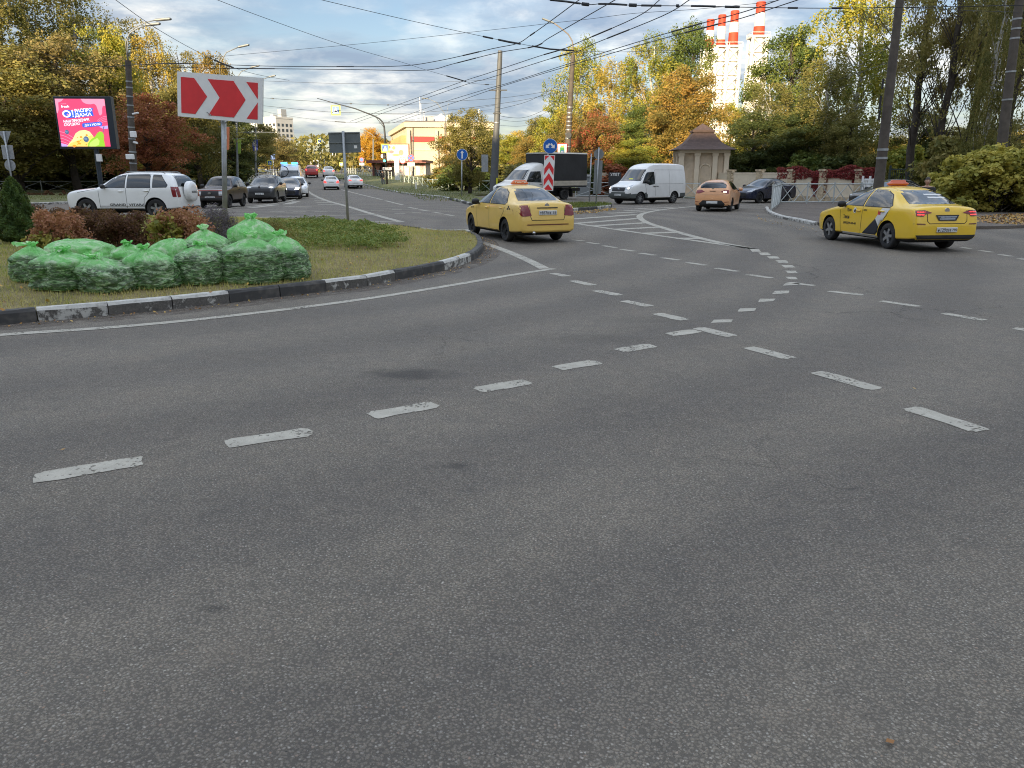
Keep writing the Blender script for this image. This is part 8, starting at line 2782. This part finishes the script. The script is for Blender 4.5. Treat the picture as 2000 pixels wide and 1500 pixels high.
# ================================================================== people
def skin_person(name, label, px, Y, h, face, coat, trousers, bagm=None, z=None, skin=(.45, .27, .19), hair=(.04, .03, .025)):
    t = thing(name, label, 'person', foot(px, Y, z), face)
    k = h / 1.75
    J = [(0, 0, .95), (0, 0, 1.15), (0, .0, 1.38), (0, .01, 1.50), (0, .02, 1.56),
         (.19, 0, 1.42), (.25, .0, 1.15), (.24, .10, .92), (.235, .15, .84), (-.19, 0, 1.42), (-.25, -.02, 1.15), (-.23, .08, .92), (-.225, .13, .84),
         (.10, 0, .90), (.11, .05, .50), (.11, -.02, .09), (.12, .14, .04), (-.10, 0, .90), (-.11, -.04, .50), (-.11, -.12, .10), (-.12, .03, .04)]
    E = [(0, 1), (1, 2), (2, 3), (3, 4), (2, 5), (5, 6), (6, 7), (7, 8), (2, 9), (9, 10), (10, 11), (11, 12), (0, 13), (13, 14), (14, 15), (15, 16), (0, 17), (17, 18), (18, 19), (19, 20)]
    Rr = [(.155, .12), (.165, .125), (.16, .11), (.055, .055), (.05, .05), (.085, .08), (.068, .065), (.05, .05), (.035, .045), (.085, .08), (.068, .065), (.05, .05), (.035, .045), (.105, .11), (.075, .08), (.055, .06), (.045, .035), (.105, .11), (.075, .08), (.055, .06), (.045, .035)]
    me = bpy.data.meshes.new('body')
    me.from_pydata([(x * k, y * k, zz * k) for x, y, zz in J], E, [])
    o = bpy.data.objects.new('body', me); COL.objects.link(o)
    o.modifiers.new('skin', 'SKIN')
    for i, v in enumerate(me.skin_vertices[0].data):
        v.radius = (Rr[i][0] * k, Rr[i][1] * k); v.use_root = (i == 0)
    s_ = o.modifiers.new('sub', 'SUBSURF'); s_.levels = 2; s_.render_levels = 2
    dg = bpy.context.evaluated_depsgraph_get()
    out = bpy.data.meshes.new_from_object(o.evaluated_get(dg))
    bpy.data.objects.remove(o)
    out.materials.clear()
    ms = [mat(name + '_coat_' + label[:8], coat, .85, 0, .15, 8), mat(name + '_trousers_' + label[:8], trousers, .85, 0, .15, 8), mat('skin_tone', skin, .55, 0, .06, 10), M_BLACK]
    for m_ in ms: out.materials.append(m_)
    mi = []
    for p in out.polygons:
        c = p.center / k
        mi.append(3 if c.z < .11 else (1 if c.z < .80 and abs(c.x) < .2 else (2 if (c.z > 1.475 or (abs(c.x) > .18 and c.z < .875)) else 0)))
    out.polygons.foreach_set('material_index', mi); out.polygons.foreach_set('use_smooth', [True] * len(mi))
    link('body', out, t)
    # head with a face
    V = []; Fc = []; N1, N2 = 20, 24
    for i in range(N1 + 1):
        la = math.pi * (i / N1 - .5)
        for j in range(N2):
            a = 2 * math.pi * j / N2
            x = .075 * math.cos(la) * math.cos(a); y = .096 * math.cos(la) * math.sin(a); zz = .118 * math.sin(la)
            f = max(0, math.sin(a)) ** 3 * math.cos(la)
            if zz < -.02: x *= 1 + zz * 2.2; y *= 1 + zz * .8
            y += f * (.022 * math.exp(-((zz + .012) / .022) ** 2) * math.exp(-(x / .016) ** 2))      # nose
            y -= f * (.010 * math.exp(-((zz - .018) / .016) ** 2) * math.exp(-((abs(x) - .032) / .018) ** 2))  # eye sockets
            y += f * .006 * math.exp(-((zz + .058) / .010) ** 2) * math.exp(-(x / .024) ** 2)       # lips
            V.append((x * k, y * k, zz * k))
    for i in range(N1):
        for j in range(N2):
            a = i * N2 + j; b = i * N2 + (j + 1) % N2
            Fc.append((a, b, b + N2, a + N2))
    hdm = mesh_from('head', V, Fc, ms[2], True)
    ho = link('head', hdm, t, (0, .035 * k, 1.645 * k))
    for s in (-1, 1):
        MB().box((s * .032, .086, .018), (.018, .008, .008)).build('eye', M_BLACK, ho)
        e_ = MB(); e_.lathe([(.001, -.008), (.02, -.006), (.024, .004), (.001, .008)], 10, 'X', c=(s * .078, -.005, -.005)); e_.build('ear', ms[2], ho)
    MB().box((0, .088, -.058), (.04, .006, .008)).build('mouth', mat('lip_tone', (.3, .12, .1), .5, 0, 0), ho)
    Vh = [(x * 1.09, y * 1.09 - .008, zz * 1.07 + .008) for (x, y, zz) in V]
    keep = [f for f in Fc if (sum(Vh[i][2] for i in f) / 4 > .045 or sum(Vh[i][1] for i in f) / 4 < .005) and sum(Vh[i][2] for i in f) / 4 > -.06]
    link('hair', mesh_from('hair', Vh, keep, mat('hair_dark', hair, .7, 0, .2, 20), True), ho)
    # hands
    hd_ = MB()
    for s in (-1, 1):
        bx_, by_ = s * .232 * k, (.155 if s > 0 else .135) * k
        hd_ = MB(); hd_.tube([(bx_, by_, .86 * k), (bx_, by_ + .015, .80 * k), (bx_, by_ + .02, .775 * k)], [.026, .036, .032], 8)
        for q in range(4): hd_.tube([(bx_ , by_ - .018 + q * .02, .785 * k), (bx_ - s * .006, by_ - .016 + q * .021, .745 * k), (bx_ - s * .022, by_ - .014 + q * .02, (.715 + .006 * abs(q - 1.5)) * k)], [.010, .009, .007], 6)
        hd_.tube([(bx_ - s * .012, by_ + .035, .82 * k), (bx_ - s * .03, by_ + .06, .785 * k), (bx_ - s * .04, by_ + .06, .76 * k)], [.011, .010, .008], 6)
        tag(hd_.build('hand', ms[2], t, smooth=True), kind=None)
    if bagm: MB().box((.02, -.19 * k, 1.2 * k), (.30, .16, .40), bev=.05).build('rucksack', bagm, t)
    return t


skin_person('person', 'pedestrian in dark coat and blue trousers standing by the traffic light', 747.5, 95, 1.74, R(150), (.02, .02, .022), (.03, .045, .09), M_BLACK)
skin_person('person', 'dark haired person in black showing only a head above the right taxi', 1813, 22.6, 1.66, R(160), (.022, .02, .02), (.03, .03, .035), None, .0)
skin_person('person', 'tiny dark figure crossing far down the avenue beside the red car', 620, 128, 1.72, R(90), (.03, .03, .035), (.03, .03, .04), None)
skin_person('person', 'tiny figure in black on the far crossing left of the white car', 617, 136, 1.74, R(-90), (.05, .04, .04), (.03, .03, .035), None)

# ================================================================== overhead line
def wpt(px, py, z):
    """where the ray through an image point meets the height of the overhead line"""
    d = ray(px, py)
    t = (z - EYE.z) / d.z
    if t < 0 or t * d.y > 260: t = 260 / d.y
    return EYE + d * t


def wire(name, label, pts, r=.011, group=None, cat='wire', fittings=(), m=None, sm=5):
    P = [Vector(p) for p in pts]
    if len(P) > 2: P = catmull(P, sm)
    o0 = P[0].copy()
    t = thing(name, label, cat, o0, 0, group)
    MB().tube([p - o0 for p in P], r, 6, cap=True).build('line', m or M_WIRE, t)
    L = [0]
    for a, b in zip(P, P[1:]): L.append(L[-1] + (b - a).length)
    def along(f):
        d = f * L[-1]
        for i in range(len(P) - 1):
            if L[i + 1] >= d: return P[i].lerp(P[i + 1], (d - L[i]) / max(1e-6, L[i + 1] - L[i])) - o0
        return P[-1] - o0
    for (f0, f1, rr_, nm) in fittings:
        MB().tube([along(f0), along((f0 + f1) / 2), along(f1)], rr_, 7).build(nm, M_DARKSTEEL, t)
    return t


def Wz(z, *pp): return [wpt(x, y, z) for x, y in pp]


ZC = 6.0
GC = 'trolleybus contact wires'
wire('contact_wire', 'upper contact wire running from the left trees to the upper right past the lamp head', Wz(ZC, (196, 131), (338, 124), (520, 129), (640, 130), (780, 129), (860, 118), (962, 95), (1010, 85), (1036, 69), (1070, 45), (1128, 2), (1150, -14)), .012, GC, fittings=[(.10, .16, .02, 'sleeve'), (.36, .385, .02, 'sleeve'), (.60, .64, .022, 'sleeve'), (.78, .80, .022, 'sleeve')])
wire('contact_wire', 'lower contact wire of the pair curving from the left trees to the upper middle', Wz(ZC, (330, 131), (420, 133), (560, 134.5), (700, 136), (830, 137), (884, 125), (970, 103.5), (1047, 90), (1071, 75), (1182, 11), (1215, -8)), .012, GC, fittings=[(.08, .16, .02, 'sleeve'), (.50, .56, .02, 'sleeve'), (.68, .72, .022, 'sleeve')])
wire('contact_wire', 'contact wire rising from the avenue to the top edge past the brown lamp pole', Wz(ZC, (684, 237), (790, 200), (895, 162), (950, 144), (1055, 109), (1097, 97), (1127, 84), (1242, 34), (1288, 0), (1300, -10)), .012, GC, fittings=[(.88, .91, .022, 'sleeve'), (.80, .83, .022, 'sleeve')])
wire('contact_wire', 'second rising contact wire just right of the brown lamp pole top', Wz(ZC, (693, 240), (800, 203), (915, 163.5), (950, 154), (1090, 110), (1132, 99), (1161, 85), (1292, 32), (1346, 0), (1360, -9)), .012, GC, fittings=[(.88, .91, .022, 'sleeve'), (.79, .82, .022, 'sleeve')])
wire('contact_wire', 'contact wire from the store corner up across the striped chimneys', Wz(ZC, (758, 238), (860, 202), (955, 172.5), (1000, 160), (1197, 97), (1347, 52), (1450, 24), (1532, -4)), .012, GC, fittings=[(.9, .93, .022, 'sleeve')])
wire('contact_wire', 'lowest contact wire from the store corner crossing the chimney tops', Wz(ZC, (768, 240), (880, 203), (985, 167), (1215, 98), (1375, 54), (1450, 35), (1570, -4)), .012, GC, fittings=[(.9, .93, .022, 'sleeve')])
GS = 'span wires over the junction'
ZS = 6.5
wire('span_wire', 'span wire from the top left to the grey composite pole with dark insulators', Wz(ZS, (412, -5), (520, 36), (660, 85), (790, 123), (830, 136), (900, 156), (925, 163)) + [at(966, 166, 59.6)], .008, GS, fittings=[(.50, .56, .03, 'insulator'), (.78, .86, .03, 'insulator')])
wire('span_wire', 'span wire from the top middle down to the yellow birches with dark insulators', Wz(ZS, (612, -4), (800, 40), (985, 80), (1010, 84.5), (1075, 96), (1120, 99), (1200, 101.5), (1290, 99), (1360, 97)), .008, GS, fittings=[(.44, .47, .03, 'insulator'), (.49, .56, .035, 'insulator'), (.60, .72, .03, 'insulator')])
wire('span_wire', 'heavy insulated span wire along the top right of the picture', Wz(ZS, (1050, -4), (1090, 2), (1112, 3.5), (1150, 9), (1180, 7), (1230, 10), (1275, 11), (1375, 12), (1450, 14), (1615, 16), (1800, 14), (2010, 10)), .011, GS, fittings=[(.03, .10, .028, 'insulator'), (.105, .12, .05, 'clamp'), (.14, .20, .028, 'insulator'), (.205, .22, .05, 'clamp'), (.23, .27, .03, 'insulator'), (.30, .305, .045, 'clamp'), (.33, .38, .028, 'insulator'), (.40, .43, .034, 'insulator'), (.53, .55, .028, 'insulator'), (.62, .64, .03, 'insulator')])
wire('span_wire', 'thin rising span wire from the left trees to the top of the chimneys', Wz(ZS + .8, (380, 116), (433, 110), (720, 84), (1000, 54), (1070, 46), (1160, 36), (1240, 26), (1360, 18), (1500, 4), (1530, -3)), .007, GS)
wire('span_wire', 'span wire from upper left edge down through the chevron sign top', Wz(ZS, (215, -8), (300, 52), (380, 98), (442, 127), (500, 145), (565, 157)), .009, GS, fittings=[(.62, .74, .035, 'insulator')])
wire('span_wire', 'span wire from the left edge across the brown trees to the white boxed pole', Wz(ZS, (-10, 74), (60, 95), (130, 118), (198, 131)), .008, GS)
GA = 'span wires across the avenue'
def Wy(Y, *pp): return [at(x, y, Y) for x, y in pp]
wire('span_wire', 'highest avenue span wire from the chevron sign to the grey composite pole', Wy(60, (500, 157.5), (661, 163), (780, 162), (895, 159), (972, 155)), .009, GA)
wire('span_wire', 'avenue span wire with hangers ending right of the composite pole', Wy(58, (500, 190), (600, 197), (757, 205), (900, 197), (1000, 189), (1108, 172)), .011, GA, fittings=[(.05, .056, .04, 'hanger'), (.30, .306, .04, 'hanger'), (.42, .426, .04, 'hanger')])
wire('span_wire', 'avenue span wire passing behind the yellow crossing sign', Wy(58.4, (500, 205), (600, 215), (670, 219.5), (820, 220), (1000, 199), (1108, 176)), .011, GA)
wire('span_wire', 'low avenue span wire from the chevron sign to the thin store pole', Wy(92, (505, 215), (560, 226), (661, 238), (760, 240), (870, 234), (918, 230)), .012, GA, fittings=[(.36, .41, .05, 'hanger'), (.57, .62, .05, 'hanger')])
wire('span_wire', 'lowest thin wire over the avenue beneath the crossing signs', Wy(120, (500, 261), (560, 268), (640, 272), (760, 266)), .014, GA)
wire('span_wire', 'thin level wire across the avenue in front of the store roof', Wy(97, (725, 222), (800, 224), (870, 223), (960, 214)), .010, GA)
GK = 'slack cables between the poles'
wire('cable', 'slack cable sagging most between the composite pole and the brown pole', [at(966, 224, 60), at(1000, 230, 61), at(1030, 228, 62), at(1070, 210, 63), at(1108, 178, 64)], .013, GK)
wire('cable', 'slack cable sagging low between the two poles below the first', [at(966, 232, 60), at(1010, 237, 61), at(1050, 228, 62.5), at(1106, 196, 64)], .010, GK)
wire('cable', 'cable from the composite pole climbing steeply to the brown pole top', [at(967, 215, 60), at(1025, 200, 61.5), at(1070, 179, 63), at(1110, 154, 64)], .013, GK)
wire('cable', 'lowest faint cable between the composite and brown poles', [at(966, 244, 60), at(1020, 246, 62), at(1070, 230, 63), at(1106, 206, 64)], .008, GK)
wire('cable', 'cable from the brown pole falling across the yellow birches', [at(1116, 153, 64), at(1150, 168, 66), at(1195, 190, 70), at(1267, 213, 76), at(1340, 214, 84)], .014, GK)
wire('cable', 'thin cable from the brown pole across the red leaved tree', [at(1114, 180, 64), at(1200, 200, 66), at(1300, 208, 68), at(1420, 196, 70)], .010, GK)
wire('cable', 'thin cable leaving the brown pole level towards the chestnut tree', [at(1114, 172, 64), at(1220, 176, 68), at(1330, 172, 72)], .009, GK)
wire('cable', 'white spotted cable across the dark trees to the leaning pole', [at(1380, 192, 60), at(1450, 201, 57), at(1548, 208, 50), at(1640, 211, 40), at(1736, 208, 26)], .008, GK)
wire('cable', 'cable from the leaning pole down left past the weeping birch', [at(1742, 120, 26), at(1660, 148, 36), at(1590, 172, 46), at(1500, 190, 56), at(1420, 202, 64)], .008, GK)
wire('cable', 'upper cable from the leaning pole to the green trees', [at(1744, 92, 26), at(1640, 118, 38), at(1540, 140, 50), at(1430, 158, 64)], .008, GK)
wire('cable', 'faint cable above the pavilion from the leaning pole', [at(1740, 134, 26), at(1650, 168, 38), at(1560, 196, 48), at(1440, 226, 62)], .007, GK)
wire('cable', 'thin wire from the right edge pole to the leaning pole', [at(1990, 24, 30), at(1880, 20, 28), at(1754, 14, 26)], .008, GK)
wire('cable', 'trolley feed cable along the avenue to the traffic light mast', [at(968, 205, 60), at(900, 218, 75), at(840, 228, 88), at(757, 241, 95)], .009, GK)
